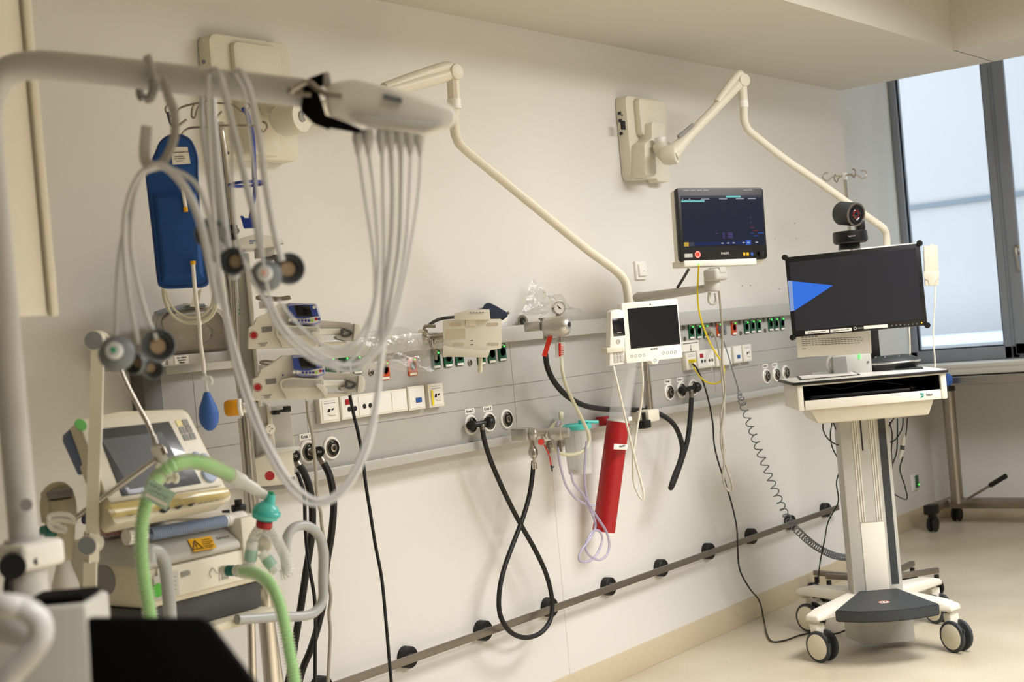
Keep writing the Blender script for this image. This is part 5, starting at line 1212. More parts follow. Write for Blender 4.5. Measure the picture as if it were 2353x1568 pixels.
cable('thin beige cable hanging from the monitor arm in a narrow loop beside the yellow cable', [WT(1652, 668, 5.4), WT(1656, 710, 5.45), WT(1660, 770, 5.5), WT(1659, 830, 5.55), WT(1666, 900, 5.6), WT(1656, 960, 5.6), WT(1661, 1010, 5.6), WT(1664, 1060, 5.6), WT(1661, 1095, 5.6), WT(1668, 1122, 5.6), WT(1680, 1130, 5.6), WT(1683, 1118, 5.6), WT(1674, 1088, 5.6), WT(1662, 1050, 5.6), WT(1656, 1000, 5.6), WT(1664, 940, 5.6), WT(1660, 880, 5.65), WT(1655, 830, 5.7), WY(1648, 790, -.13), WY(1640, 768, -.10), WY(1629, 760, -.075)], .0042, 'cable_grey', name='mains_cable')
def plug(label, px, py, m_):
    c = WY(px, py, -.052); t = thing('mains_plug', label, 'plug', (c.x, -.052, c.z - .02))
    MB().cyl((c.x, -.054, c.z), (c.x, -.085, c.z), .0185, .013, seg=20, bev=.003).build('plug_body', m_, t, world=True)
    MB().box((c.x - .006, -.08, c.z - .028), (c.x + .02, -.066, c.z), .004).build('plug_neck', m_, t, world=True)
plug('beige mains plug in the third green socket of the right group', 1621, 760, 'cable_grey')
plug('slate grey mains plug in the first orange socket of the right group', 1652, 757, 'cable_slate')
path = smooth_path([WY(1696, 893, -.12), WY(1707, 930, -.2), WY(1726, 985, -.25), WY(1744, 1035, -.3), WY(1766, 1090, -.34), WY(1790, 1148, -.36), WY(1814, 1198, -.36), WY(1848, 1235, -.34), WY(1884, 1262, -.3), WY(1920, 1278, -.26), WY(1958, 1283, -.22)], 10)
path = resample(path, .0016); out = []
pc_ = 0
for i, p in enumerate(path):
    tn = (path[min(i + 1, len(path) - 1)] - path[max(i - 1, 0)]).normalized(); a_ = Vector((0, 1, 0)).cross(tn).normalized(); b_ = tn.cross(a_)
    f_ = i / len(path); pitch = .042 - .014 * f_; pc_ += .0016 / pitch * 2 * math.pi
    rr2 = .0145 * min(1, f_ * 14)
    out.append(p + a_ * math.cos(pc_) * rr2 + b_ * math.sin(pc_) * rr2)
lead = smooth_path([WY(1655, 768, -.09), WY(1668, 800, -.10), WY(1680, 840, -.11), WY(1691, 876, -.12)], 8)
MB().tube(lead + out, .0026, seg=7, raw=True).build('coiled_cable', 'cable_slate', None, 'grey coiled mains cable stretching from the orange socket to the infusion stand base', cat='cable')
cable('slanting dark grey cable behind the patient monitor arm', [WT(1583, 618, 5.5), WT(1570, 640, 5.5), WT(1556, 662, 5.5)], .0055, 'dark_grey', name='monitor_cable')
# ================================================================ left side: shelf, pump rack, infusion stands, ventilator
# ---- shelf with wrapped package
sh_ = thing('wall_shelf', 'pale wall shelf with a small load label left of the pump rack', 'shelf', WY(450, 840, -.1))
YS = -.30
a, b = WY(372, 818, YS), WY(533, 842, YS)
za_, zb_ = WY(455, 812, YS).z, WY(455, 836, YS).z
MB().box((a.x, YS, zb_), (b.x + .02, -.002, za_), .003).build('shelf_board', 'light_grey', sh_, world=True)
c0, c1 = WY(400, 815, YS - .001), WY(434, 836, YS - .001)
MB().box((c0.x, YS - .0015, zb_ + .003), (c1.x, YS, za_ - .003)).build('load_label', 'paper', sh_, world=True)
for k, s in enumerate(('max. sichere', 'Arbeitslast', '50kg/m')):
    text(sh_, s, 0, 0, 0, .0062, 'ink', 'label_lettering', M4=RI(sh_) @ Matrix.Translation(((c0.x + c1.x) / 2, YS - .002, za_ - .0075 - k * .0065)), bold=True)
c = WY(376, 832, YS); MB().tube([WY(*p, YS - .005) for p in ((371, 838), (376, 834), (379, 828), (385, 826))], .003).build('shelf_hook', 'paper', sh_, world=True)
c = WY(388, 828, YS); MB().box((c.x - .008, YS - .006, c.z - .014), (c.x + .008, YS, c.z + .014), .002).build('shelf_clip', 'light_grey', sh_, world=True)
pk = thing('wrapped_package', 'brownish package wrapped in crinkled clear plastic on the wall shelf', 'package', WY(445, 815, -.2))
MB().hull([WY(*p, y) for p in ((388, 816), (533, 806), (508, 722), (478, 707), (392, 712), (366, 735), (375, 760)) for y in (-.28, -.06)], .015, 3).build('package_body', 'brown_bag', pk, world=True)
def crinkle(name, outline, y0, thick, seed, par, m_):
    o = bag(name, None, outline, y0, thick, seed, m_, cat=None, amp=.018); o.parent = par
    o.matrix_parent_inverse = Matrix.Identity(4); o.matrix_basis = RI(par) @ Matrix.Translation(o.location)
    for k in ('label', 'category'):
        if k in o: del o[k]
crinkle('package_wrap', ((348, 732), (385, 712), (430, 700), (478, 704), (512, 722), (538, 806), (470, 812), (388, 818), (372, 775)), -.20, .095, 4, pk, 'wrap_film')
MB().hull([WY(*p, y) for p in ((352, 718), (385, 706), (470, 698), (474, 704), (390, 712), (356, 724)) for y in (-.29, -.1)], .003).build('package_top', 'cable_slate', pk, world=True)
MB().hull([WY(*p, y) for p in ((436, 705), (447, 676), (463, 662), (459, 690), (455, 706)) for y in (-.302, -.296)]).build('package_tag', 'cream_dark', pk, world=True)
# ---- IV stand carrying the cuff
T8 = 3.55
iv2 = thing('iv_stand', 'chrome infusion stand holding the blue pressure cuff, left of the pump rack', 'iv stand', (0, 0, 0))
def reroot(o, loc):
    Mx = Matrix.Translation(loc); o.matrix_world = Mx; INV[o.name] = (Mx.copy(), Mx.inverted())
pts = [WT(*p, T8) for p in ((505, 290), (514, 350), (531, 516), (546, 850), (562, 961), (583, 1193), (612, 1400), (637, 1568))]
foot = WT(660, 1760, T8 + .02); reroot(iv2, Vector((foot.x, foot.y, 0)))
MB().tube(pts[:5], .0095, seg=14, raw=True).build('upper_pole', 'chrome', iv2, world=True)
MB().tube(pts[4:] + [Vector((pts[-1].x + .005, pts[-1].y, .04))], .0165, seg=18, raw=True).build('lower_pole', 'chrome', iv2, world=True)
MB().cyl(WT(552, 925, T8 - .0), WT(555, 950, T8), .021, seg=20, bev=.003).build('pole_collar', 'satin_silver', iv2, world=True)
MB().lathe([(0, -.0), (.018, 0), (.020, .003), (.0205, .030), (.017, .036), (0, .036)], WT(551, 936, T8 - .02), WT(515, 940, T8 - .02) - WT(551, 936, T8 - .02), 20).build('orange_knob', 'orange_cap', iv2, 'orange locking knob', world=True)
MB().cyl(WT(556, 936, T8 - .018), WT(549, 937, T8 - .018), .022, seg=24, bev=.002).build('knob_washer', 'paper', iv2, world=True)
c = WT(532, 528, T8 - .01)
MB().cyl(c + Vector((0, 0, .012)), c - Vector((0, 0, .002)), .016, seg=16, bev=.002).cyl(c, c - Vector((0, 0, .026)), .012, seg=12).tube([c, WT(542, 531, T8 - .03)], .010, raw=True).build('clamp_collar', 'black_plastic', iv2, world=True)
c = WT(505, 289, T8)
MB().cyl(c - Vector((0, 0, .012)), c + Vector((0, 0, .008)), .012, seg=8).build('hook_hub', 'chrome', iv2, world=True)
for nm, pp in (('a', ((505, 290), (470, 292), (438, 294), (423, 302), (417, 312), (408, 318))), ('b', ((505, 289), (540, 288), (580, 289), (598, 297), (606, 303), (614, 295), (612, 284), (603, 279))), ('c', ((503, 288), (499, 278), (500, 268), (510, 256)))):
    MB().tube([WT(*p, T8 - .01) for p in pp], .003).build('hook', 'steel', iv2, world=True)
MB().tube([WT(*p, T8 - .01) for p in ((410, 288), (417, 284), (429, 275))], .0035).build('hook', 'steel', iv2, world=True)
for a_ in (0, 72, 144, 216, 288):
    d = Vector((math.cos(math.radians(a_ + 20)), math.sin(math.radians(a_ + 20)), 0)); p0 = Vector((foot.x, foot.y, .08)); p1 = p0 + d * .15 - Vector((0, 0, .01))
    lg = MB().tube([p0, p1], .014, raw=True).build('leg', 'brushed', iv2, world=True)
    MB().lathe([(0, -.01), (.03, -.01), (.033, 0), (.03, .01), (0, .01)], Vector((p1.x, p1.y, .033)), d.cross(Vector((0, 0, 1))), 20).build('castor_wheel', 'black_rubber', lg, world=True)
# ---- second stand behind
T9 = 3.72
top = WT(471, 236, T9); iv3 = thing('iv_stand', 'infusion stand with four curled steel hooks behind the hanging pale cables', 'iv stand', (top.x, top.y, 0))
bp_ = Vector((foot.x + .02, foot.y + .17, .09)); md_ = WT(565, 961, T9); reroot(iv3, Vector((bp_.x, bp_.y, 0)))
MB().tube([bp_, md_], .011, raw=True, seg=16).build('lower_pole', 'chrome', iv3, world=True)
MB().tube([md_, top], .0085, raw=True, seg=14).build('upper_pole', 'chrome', iv3, world=True)
for pp in (((471, 235), (440, 240), (415, 248), (405, 260), (396, 268), (385, 262), (380, 250), (388, 240), (400, 234)), ((471, 235), (500, 237), (532, 240), (548, 250), (556, 256), (568, 254), (574, 244), (568, 236)), ((470, 240), (458, 244), (452, 256), (448, 270), (441, 268), (442, 250), (450, 238)), ((472, 233), (480, 228), (490, 232), (494, 240))):
    MB().tube([WT(*p, T9) for p in pp], .003).build('hook', 'steel', iv3, world=True)
for a_ in (0, 72, 144, 216, 288):
    d = Vector((math.cos(math.radians(a_)), math.sin(math.radians(a_)), 0)); p0 = Vector((bp_.x, bp_.y, .085)); p1 = p0 + d * .13
    lg = MB().tube([p0, p1], .013, raw=True).build('leg', 'brushed', iv3, world=True)
    MB().lathe([(0, -.01), (.03, -.01), (.033, 0), (.03, .01), (0, .01)], Vector((p1.x, p1.y, .033)), d.cross(Vector((0, 0, 1))), 20).build('castor_wheel', 'black_rubber', lg, world=True)
# ---- blue pressure cuff
cf = thing('pressure_cuff', 'blue fabric pressure infusion cuff with white label hanging from the infusion stand', 'cuff', WT(405, 664, 3.42), -38)
ps = [LP(cf, *p, 0) for p in ((386, 310), (366, 326), (355, 352), (341, 380), (334, 396), (338, 440), (352, 560), (361, 645), (370, 660), (388, 664), (430, 662), (477, 657), (476, 620), (462, 500), (456, 400), (455, 360), (444, 328), (430, 313), (410, 307))]
sp = smooth_path([(p.x, 0, p.z) for p in ps], 3, True)
mb = MB(); mb.prism([(p.x, p.z) for p in sp], 0, .012, .004, 2); mb.build('cuff_body', 'blue_cuff', cf)
pil = [LP(cf, *p, 0) for p in ((350, 445), (452, 440), (470, 640), (372, 650))]
c = sum((Vector((p.x, 0, p.z)) for p in pil), Vector()) / 4
mb = MB(); mb.hull([(p.x, y, p.z) for p in pil for y in (0,)] + [(c.x + (p.x - c.x) * .8, -.016, c.z + (p.z - c.z) * .86) for p in pil] + [(p.x, .004, p.z) for p in pil], .008, 3).build('air_bladder', 'blue_cuff', cf)
sm = MB()
for off in (.94,):
    q2 = [(c2.x, c2.z) for c2 in sp]; cc_ = sum((Vector((p.x, 0, p.z)) for p in sp), Vector()) / len(sp)
    sm.tube([Vector((cc_.x + (p.x - cc_.x) * off, -.0005, cc_.z + (p.z - cc_.z) * .97)) for p in sp], .0009, seg=5, raw=True, closed=True)
sm.build('seam', 'navy_fabric', cf)
q = [LP(cf, *p, -.001) for p in ((393, 338), (431, 338), (438, 376), (397, 379))]
MB().prism([(p.x, p.z) for p in q], -.0015, 0).build('white_label', 'paper', cf)
lc = LP(cf, 413, 350, -.002)
text(cf, 'Pressure Infusion Cuff', lc.x, lc.z, -.002, .0048, 'ink', 'label_lettering', bold=True)
for k, s in enumerate(('REF 50-08-051', 'LOT 0000286353', '2024-06-01')): text(cf, s, LP(cf, 412, 360, 0).x, LP(cf, 412, 360 + k * 5.2, 0).z, -.002, .0036, 'ink', 'label_lettering')
MB().tube([LP(cf, *p, -.004) for p in ((408, 312), (403, 300), (392, 285), (387, 268), (386, 258))], .007, flat=.4).tube([LP(cf, *p, -.004) for p in ((405, 313), (407, 290), (402, 266), (396, 262))], .007, flat=.4).build('hanging_strap', 'navy_fabric', cf)
MB().tube([LP(cf, *p, -.02) for p in ((413, 404), (418, 420), (422, 450), (427, 478))], .0042).build('filling_tube', 'paper', cf)
MB().cyl(LP(cf, 426, 476, -.02), LP(cf, 427, 487, -.02), .0055, seg=10).build('yellow_tip', 'yellow_warn', cf, 'yellow tube tip')
MB().lathe([(.005, 0), (.0065, .001), (.005, .002)], LP(cf, 413, 402, -.015), (0, -1, 0), 16).build('eyelet', 'light_grey', cf)
MB().tube([LP(cf, *p, -.03) for p in ((443, 604), (446, 640), (449, 675), (454, 715), (458, 745), (461, 790), (467, 832), (469, 858))], .0048, seg=12).build('pump_tube', 'paper', cf)
MB().cyl(LP(cf, 443, 600, -.03), LP(cf, 443.5, 608, -.03), .0062, seg=10).build('yellow_tip', 'yellow_warn', cf, 'yellow tube tip')
MB().cyl(LP(cf, 457, 739, -.03), LP(cf, 458, 747, -.03), .0062, seg=14).build('tube_joint', 'paper', cf)
MB().cyl(LP(cf, 463, 871, -.03), LP(cf, 484, 869, -.03), .006, seg=14).tube([LP(cf, 482, 866, -.035), LP(cf, 486, 876, -.035), LP(cf, 484, 883, -.035)], .0045).cyl(LP(cf, 470, 858, -.03), LP(cf, 476, 902, -.03), .0042, seg=12).build('stopcock', 'clear_white', cf)
b0 = LP(cf, 475, 901, -.03)
MB().lathe([(.006, 0), (.0085, -.004), (.012, -.015), (.021, -.036), (.0245, -.055), (.022, -.073), (.014, -.087), (.006, -.093), (0, -.093)], b0, (.0, 0, 1), 30).build('squeeze_bulb', 'blue_bulb', cf)
coil = [LP(cf, *p, .0) for p in ((373, 662), (376, 685), (385, 710), (402, 730), (430, 740), (462, 738), (484, 722), (492, 700), (490, 680), (484, 705), (465, 725), (435, 730), (408, 718), (390, 695), (381, 668))]
MB().tube(coil, .0028, seg=8).tube([p + Vector((.004, -.01, -.004)) for p in coil[:9]], .0028, seg=8).build('coiled_tube', 'tube_milky', cf)
# ---- blue bottle hanger
bh = thing('bottle_hanger', 'dark blue plastic bottle hanger with ring hooked on the infusion stand', 'hanger', WT(572, 525, 3.56), -45)
def flatten(pts, r, m_, nm, flat=.5, y=0): MB().tube([LP(bh, *p, y) for p in pts], r, seg=10, flat=flat).build(nm, m_, bh)
flatten(((556, 254), (562, 252), (568, 262), (573, 285), (579, 305), (582, 340), (584, 390), (586, 430)), .0062, 'blue_plastic', 'hanger_strap', 1)
flatten(((586, 425), (584, 455), (579, 480), (575, 500)), .0045, 'blue_plastic', 'hanger_stem', 1)
rc_ = LP(bh, 567, 423, 0); re = LP(bh, 608, 423, 0).x - rc_.x
MB().tube([Vector((rc_.x + re * math.cos(a), -.0 + re * math.sin(a), rc_.z)) for a in [2 * math.pi * k / 32 for k in range(32)]], .004, raw=True, closed=True, seg=8).build('neck_ring', 'blue_plastic', bh)
q = [LP(bh, *p, 0) for p in ((552, 497), (560, 497), (562, 502), (572, 502), (575, 496), (586, 502), (586, 524), (560, 525), (557, 512))]
MB().prism([(p.x, p.z) for p in q], -.012, .012, .002).build('bottle_seat', 'blue_plastic', bh)
# ---- pump rack
RT = 3.78
rk = thing('pump_rack', 'pale upright docking rack with domed top for the syringe pumps', 'rack', (WT(600, 1100, RT).x, WT(600, 1100, RT).y, WT(600, 1130, RT).z), -32)
oprism(rk, 'rack_column', ((533, 583), (573, 582), (578, 640), (590, 800), (602, 940), (612, 1060), (585, 1062), (548, 800)), 0, .10, 'light_grey', .004, 0)
oprism(rk, 'rack_rail', ((558, 583), (573, 583), (577, 640), (590, 800), (603, 935), (594, 936), (566, 640)), -.012, .0, 'warm_white', .002, 0)
oprism(rk, 'rack_cap', ((526, 573), (530, 556), (560, 545), (588, 538), (625, 542), (652, 550), (654, 562), (610, 568), (560, 570)), -.06, .08, 'white_plastic', .006, .006)
t_ = LP(rk, 578, 556, -.061); text(rk, 'FRESENIUS', t_.x + .005, t_.z + .002, -.061, .0045, 'blue_label', 'brand_lettering', bold=True); text(rk, 'KABI', t_.x, t_.z - .004, -.061, .0045, 'blue_label', 'brand_lettering', bold=True)
t_ = LP(rk, 640, 561, -.061); text(rk, 'Link+ Agilia', t_.x, t_.z, -.061, .0055, 'ink', 'model_lettering')
oprism(rk, 'instruction_strip', ((533, 632), (546, 632), (552, 728), (539, 730)), -.002, .0, 'paper', 0, 0)
for k in range(4):
    c = LP(rk, 545 + k * 1.1, 693 + k * 9.5, -.003); MB().lathe([(.0045, 0), (.0045, .0008), (0, .0008)], c, (0, -1, 0), 12).build('green_pictogram', 'green_sticker', rk)
for k in range(5):
    c = LP(rk, 539 + k * .6, 645 + k * 8, -.003); MB().box((c.x - .003, -.003, c.z - .0012), (c.x + .003, -.002, c.z + .0012)).build('strip_pictogram', 'ink', rk)
oprism(rk, 'neck_block', ((593, 568), (632, 566), (631, 590), (594, 592)), -.02, .04, 'light_grey', .003, 0)
MB().tube([LP(rk, *p, -.02) for p in ((602, 597), (618, 596), (634, 590), (638, 596), (632, 601))], .006).build('lock_lever', 'dark_grey', rk)
for (y0, n_) in ((684, 1), (833, 2)):
    dx = 0 if n_ == 1 else 9
    MB().tube([LP(rk, *p, -.03) for p in ((588 + dx, y0), (602 + dx, y0 - 3), (640 + dx, y0 + 1), (663 + dx, y0 - 2), (664 + dx, y0 + 3), (630 + dx, y0 + 6), (598 + dx, y0 + 4), (588 + dx, y0))], .0035).build('ring_handle', 'steel', rk)
    oprism(rk, 'dock_block', ((603 + dx, y0 + 6), (629 + dx, y0 + 5), (631 + dx, y0 + 22), (605 + dx, y0 + 24)), -.02, .04, 'warm_white', .003, 0)
oprism(rk, 'lower_body', ((583, 925), (612, 925), (620, 935), (666, 930), (680, 1040), (668, 1045), (590, 1052)), -.01, .07, 'light_grey', .004, 0)
oprism(rk, 'lower_rail', ((612, 930), (622, 930), (634, 1035), (622, 1037)), -.016, -.008, 'warm_white', .002, 0)
oprism(rk, 'power_module', ((584, 1058), (626, 1038), (671, 1030), (676, 1070), (677, 1112), (585, 1120)), -.05, .08, 'warm_white', .005, .006)
oprism(rk, 'module_base', ((586, 1118), (677, 1106), (680, 1112), (676, 1121), (590, 1131)), -.045, .075, 'mid_grey', .003, .003)
oprism(rk, 'bracket_arm', ((612, 1034), (690, 1026), (690, 1034), (640, 1042), (614, 1044)), -.055, -.02, 'clear_white', .002, 0)
oprism(rk, 'module_label', ((660, 1098), (677, 1096), (677, 1106), (661, 1108)), -.0515, -.05, 'mid_grey', 0, 0)
c = LP(rk, 620, 1094, -.0505); MB().lathe([(.0125, 0), (.0125, .0006), (0, .0006)], c, (0, -1, 0), 22).build('red_sticker', 'red_label', rk)
c = LP(rk, 622, 986, -.02)
MB().lathe([(0, -.012), (.014, -.012), (.014, 0), (0, 0)], c + Vector((0, 0, 0)), (.35, -1, 0), 20).build('appliance_socket', 'warm_white', rk)
for dx_, dz_ in ((-.003, .006), (.004, 0), (-.003, -.006)): MB().box((c.x + dx_ - .0015, c.y - .0015, c.z + dz_ - .001), (c.x + dx_ + .0015, c.y + .001, c.z + dz_ + .001)).build('socket_pin', 'ink', rk)
q0 = LP(rk, 634, 948, -.03)
MB().box((q0.x - .010, -.045, q0.z - .006), (q0.x + .008, -.015, q0.z + .006), .002).tube([q0, LP(rk, 645, 945, -.035), LP(rk, 655, 944, -.035)], .004).box((LP(rk, 650, 940, -.035).x, -.04, q0.z - .002), (LP(rk, 668, 940, -.035).x, -.034, q0.z + .014), .002).build('lock_lever', 'black_plastic', rk)
for px, py in ((556, 1165), (568, 1085)): pass
# ---- syringe pumps
PT_ = 3.62
def pump(loc_px, label, seed):
    p0 = WT(*loc_px, PT_)
    return thing('syringe_pump', label, 'pump', p0, -40, group='syringe pumps on the docking rack')
pu = pump((571, 802), 'upper white syringe pump with blue-framed display on the docking rack', 0)
def pp_(name, pts, y0, y1, m_, bev=.003, rr=.003, par=None):
    P = [LP(pu, *p, y0) for p in pts]
    mb = MB().prism(rpoly([(p.x, p.z) for p in P], rr) if rr else [(p.x, p.z) for p in P], y0, y1, bev)
    return mb.build(name, m_, par or pu)
pp_('pump_body', ((571, 802), (572, 752), (583, 748), (592, 728), (612, 720), (628, 708), (641, 698), (668, 697), (690, 730), (736, 742), (737, 754), (730, 775), (728, 797), (650, 800)), 0, .10, 'pump_white', .005, .004)
pp_('syringe_bed', ((636, 774), (633, 760), (640, 752), (660, 748), (733, 752), (728, 772), (733, 780), (728, 797), (648, 799), (645, 786)), -.03, .0, 'warm_white', .006, .004)
pp_('syringe_cradle', ((640, 772), (640, 758), (652, 752), (732, 754), (726, 771)), -.0315, -.029, 'light_grey', .003, .004)
pp_('top_rail', ((726, 738), (745, 737), (806, 742), (809, 746), (780, 755), (735, 755)), .0, .06, 'warm_white', .003, .003)
pp_('bottom_rail', ((735, 785), (796, 785), (797, 790), (736, 797)), -.02, .05, 'warm_white', .003, .002)
a, b = LP(pu, 733, 763, -.012), LP(pu, 787, 763, -.012)
MB().cyl(a, b, .0085, seg=18).build('plunger_tube', 'white_plastic', pu)
pp_('plunger_head', ((786, 752), (812, 744), (824, 745), (829, 756), (829, 776), (822, 784), (797, 784), (775, 779), (772, 772), (790, 768)), -.03, .05, 'light_grey', .005, .004)
pp_('plunger_plate', ((815, 744), (826, 746), (830, 757), (829, 776), (822, 785), (812, 784)), -.036, -.02, 'white_plastic', .004, .004)
MB().tube([LP(pu, *p, -.034) for p in ((799, 760), (789, 757), (785, 761), (788, 764), (785, 767), (788, 772), (799, 773), (808, 767), (803, 761), (799, 760))], .0028, seg=8).build('driver_grip', 'dark_grey', pu)
pp_('barrel_clasp', ((715, 765), (720, 762), (733, 764), (742, 774), (744, 784), (736, 790), (730, 780), (722, 772)), -.05, -.012, 'white_plastic', .004, .004)
pp_('display_hood', ((660, 700), (664, 696), (728, 698), (737, 728), (739, 740), (722, 747), (690, 748), (668, 742)), -.022, .004, 'pump_violet', .005, .005)
pp_('display_frame', ((662, 702), (700, 699), (726, 700), (734, 727), (735, 738), (718, 744), (672, 738)), -.0235, -.0215, 'paper', .001, .004)
pp_('blue_field', ((662, 703), (700, 700), (725, 701), (733, 727), (722, 728), (700, 733), (672, 732), (665, 727)), -.0242, -.0234, 'pump_blue', 0, .003)
pp_('display_window', ((675, 702), (712, 703), (718, 728), (683, 728)), -.0252, -.0242, 'screen_black', .0004, .001)
for i, (px, m_) in enumerate(((666.5, 'paper'), (675, 'paper'), (686.5, 'pump_blue'), (694.5, 'pump_blue'), (702.5, 'pump_blue'), (710, 'pump_blue'), (717, 'green_led'), (726.5, 'red_label'), (733, 'pump_blue'))):
    c = LP(pu, px, 735.5 + (1.5 if 1 < i < 7 else 0) - (2 if i > 6 else 0), -.0245)
    MB().lathe([(.0045, 0), (.0045, .0008), (.0037, .0008), (.0037, .0004)], c, (0, -1, 0), 16).build('key_ring', 'paper', pu)
    MB().lathe([(.0036, 0), (.0036, .001), (0, .001)], c, (0, -1, 0), 14).build('keypad_key', m_ if m_ != 'green_led' else 'lime_key', pu)
c = LP(pu, 722, 706.5, -.0245); MB().lathe([(.0042, 0), (.0042, .0008), (0, .0008)], c, (0, -1, 0), 16).build('keypad_key', 'paper', pu)
vt = MB()
for i in range(12):
    c = LP(pu, 690 + i * 2.6, 746.5 - i * .1, -.0225); vt.box((c.x - .0006, -.0232, c.z - .0012), (c.x + .0006, -.022, c.z + .0012))
vt.build('speaker_slots', 'ink', pu)
c = LP(pu, 583, 771, -.001); MB().lathe([(.0105, 0), (.0105, .0008), (0, .0008)], c, (0, -1, 0), 26).build('red_sticker', 'red_label', pu)
MB().lathe([(.0088, .0006), (.0088, .0012), (.0080, .0012), (.0080, .0006)], c, (0, -1, 0), 26).build('sticker_ring', 'paper', pu)
pp_('device_label', ((591, 788), (615, 786), (617, 797), (592, 799)), -.0012, 0, 'paper', 0, 0)
lc = LP(pu, 604, 789.5, -.002); text(pu, 'IC Reineweber GmbH', lc.x, lc.z, -.0016, .0026, 'ink', 'label_lettering', bold=True)
for k in range(3):
    c = LP(pu, 604, 792 + k * 2, -.0015); MB().box((c.x - .008 + .001 * k, -.0017, c.z - .0003), (c.x + .008 - .001 * k, -.0012, c.z + .0003)).build('printed_line', 'ink', pu)
pp_('asset_plate', ((601, 752), (625, 750), (625, 762), (602, 765)), -.0012, 0, 'mid_grey', 0, 0)
pp_('maker_badge', ((635, 735), (655, 733), (656, 748), (636, 751)), -.0012, 0, 'white_plastic', 0, 0)
c = LP(pu, 641, 743, -.0015); MB().box((c.x - .002, -.002, c.z - .003), (c.x - .0005, -.0012, c.z + .002)).box((c.x, -.002, c.z - .002), (c.x + .0015, -.0012, c.z + .003)).build('maker_mark', 'blue_label', pu)
off = WT(580.5, 921.7, PT_) - WT(571, 802, PT_)
p2 = pu.copy(); COL.objects.link(p2); p2.matrix_world = Matrix.Translation(off) @ INV[pu.name][0]
for ch in list(pu.children):
    c_ = ch.copy(); COL.objects.link(c_); c_.parent = p2
p2['label'] = 'lower white syringe pump with yellowed casing and blue-framed display, nearer the orange knob'
# ================================================================ ventilator
YV = -.86
A0 = WY(340, 1401, YV); B0 = WY(606, 1338, YV)
xv0, xv1 = A0.x, B0.x; zv0 = A0.z
zt0 = WX(310, 1264, xv0).z
ctop = WY(318, 1266, YV)
ydep = WX(150, 1258, xv0).y
vn = thing('ventilator', 'cream intensive care ventilator unit with a yellow warning sticker on its lid', 'ventilator', (xv0, YV, zv0 - .02))
ztop = ctop.z + .012
yb_ = min(ydep, YV + .36)
MB().hull([(xv0, YV, zv0), (xv1, YV, zv0), (xv0, yb_, zv0), (xv1, yb_, zv0), (xv0, YV + .0, ztop - .055), (xv1, YV, ztop - .055), (xv0, YV + .06, ztop), (xv1, YV + .06, ztop), (xv0, yb_, ztop), (xv1, yb_, ztop)], .005).build('housing', 'aged_white', vn, world=True)
def vf(name, pts, y, m_, th=.002, bev=.0008, label=None):
    P = [WY(*p, y) for p in pts]
    return MB().prism([(p.x, p.z) for p in P], y - th, y, bev).build(name, m_, vn, label, world=True)
ld = [WY(*p, YV - .004) for p in ((352, 1318), (330, 1276), (326, 1268), (545, 1242), (549, 1276))]
x_l0, x_l1 = ld[0].x - .02, WY(549, 1262, YV).x
MB().hull([(x_l0, YV - .010, ztop - .036), (x_l1, YV - .010, ztop - .036), (x_l0, YV - .012, ztop - .052), (x_l1, YV - .012, ztop - .052), (x_l0, YV + .05, ztop + .004), (x_l1, YV + .05, ztop + .004), (x_l0, YV + .2, ztop + .006), (x_l1, YV + .2, ztop + .006), (x_l0, YV + .2, ztop - .05), (x_l1, YV + .2, ztop - .05)], .008, 3).build('lid', 'light_grey', vn, world=True)
# sticker on the sloping lid
e0, e1 = Vector((0, YV - .0105, ztop - .036)), Vector((0, YV + .05, ztop + .004))
sl = (e1 - e0).normalized(); nrm = Vector((0, -sl.z, sl.y))
def onlid(px, py, lift=.0012):
    r = ray(px, py); P0 = e0 + nrm * lift
    tt = (P0 - CP).dot(nrm) / r.dot(nrm); return CP + r * tt
def lidq(name, pts, m_, lift=.0012, label=None):
    P = [onlid(*p, lift) for p in pts]
    return MB().hull([p for p in P] + [p - nrm * .0010 for p in P]).build(name, m_, vn, label, world=True)
lidq('warning_sticker', ((431, 1240), (485, 1232), (498, 1259), (446, 1268)), 'yellow_warn', .0025, 'yellow warning sticker')
tri = [onlid(*p, .0032) for p in ((447, 1243), (467, 1260), (444, 1264))]
MB().tube(tri + [tri[0]], .0011, raw=True, seg=6).build('warning_triangle', 'ink', vn, world=True)
c1_, c2_ = onlid(450, 1250, .0032), onlid(452, 1257, .0032)
MB().tube([c1_, c2_], .001, raw=True, seg=6).sphere(onlid(453, 1260, .0032), .0011, 6).build('exclamation_mark', 'ink', vn, world=True)
for k in range(5):
    y_ = 1240 + 4.4 * k; MB().tube([onlid(463 + k * 1.9, y_ + 2, .0032), onlid(485 + k * 1.4 + (2 if k % 2 else -2), y_ - 1.5, .0032)], .0008, raw=True, seg=5).build('sticker_print', 'ink', vn, world=True)
Ms = Matrix.Translation(onlid(512, 1235, .002)) @ Matrix((((1, 0, 0, 0), (0, -nrm.y, sl.y, 0), (0, -nrm.z, sl.z, 0), (0, 0, 0, 1))))
text(vn, 'Servo-s', 0, 0, 0, .011, 'dark_grey', 'model_lettering', M4=RI(vn) @ Ms)
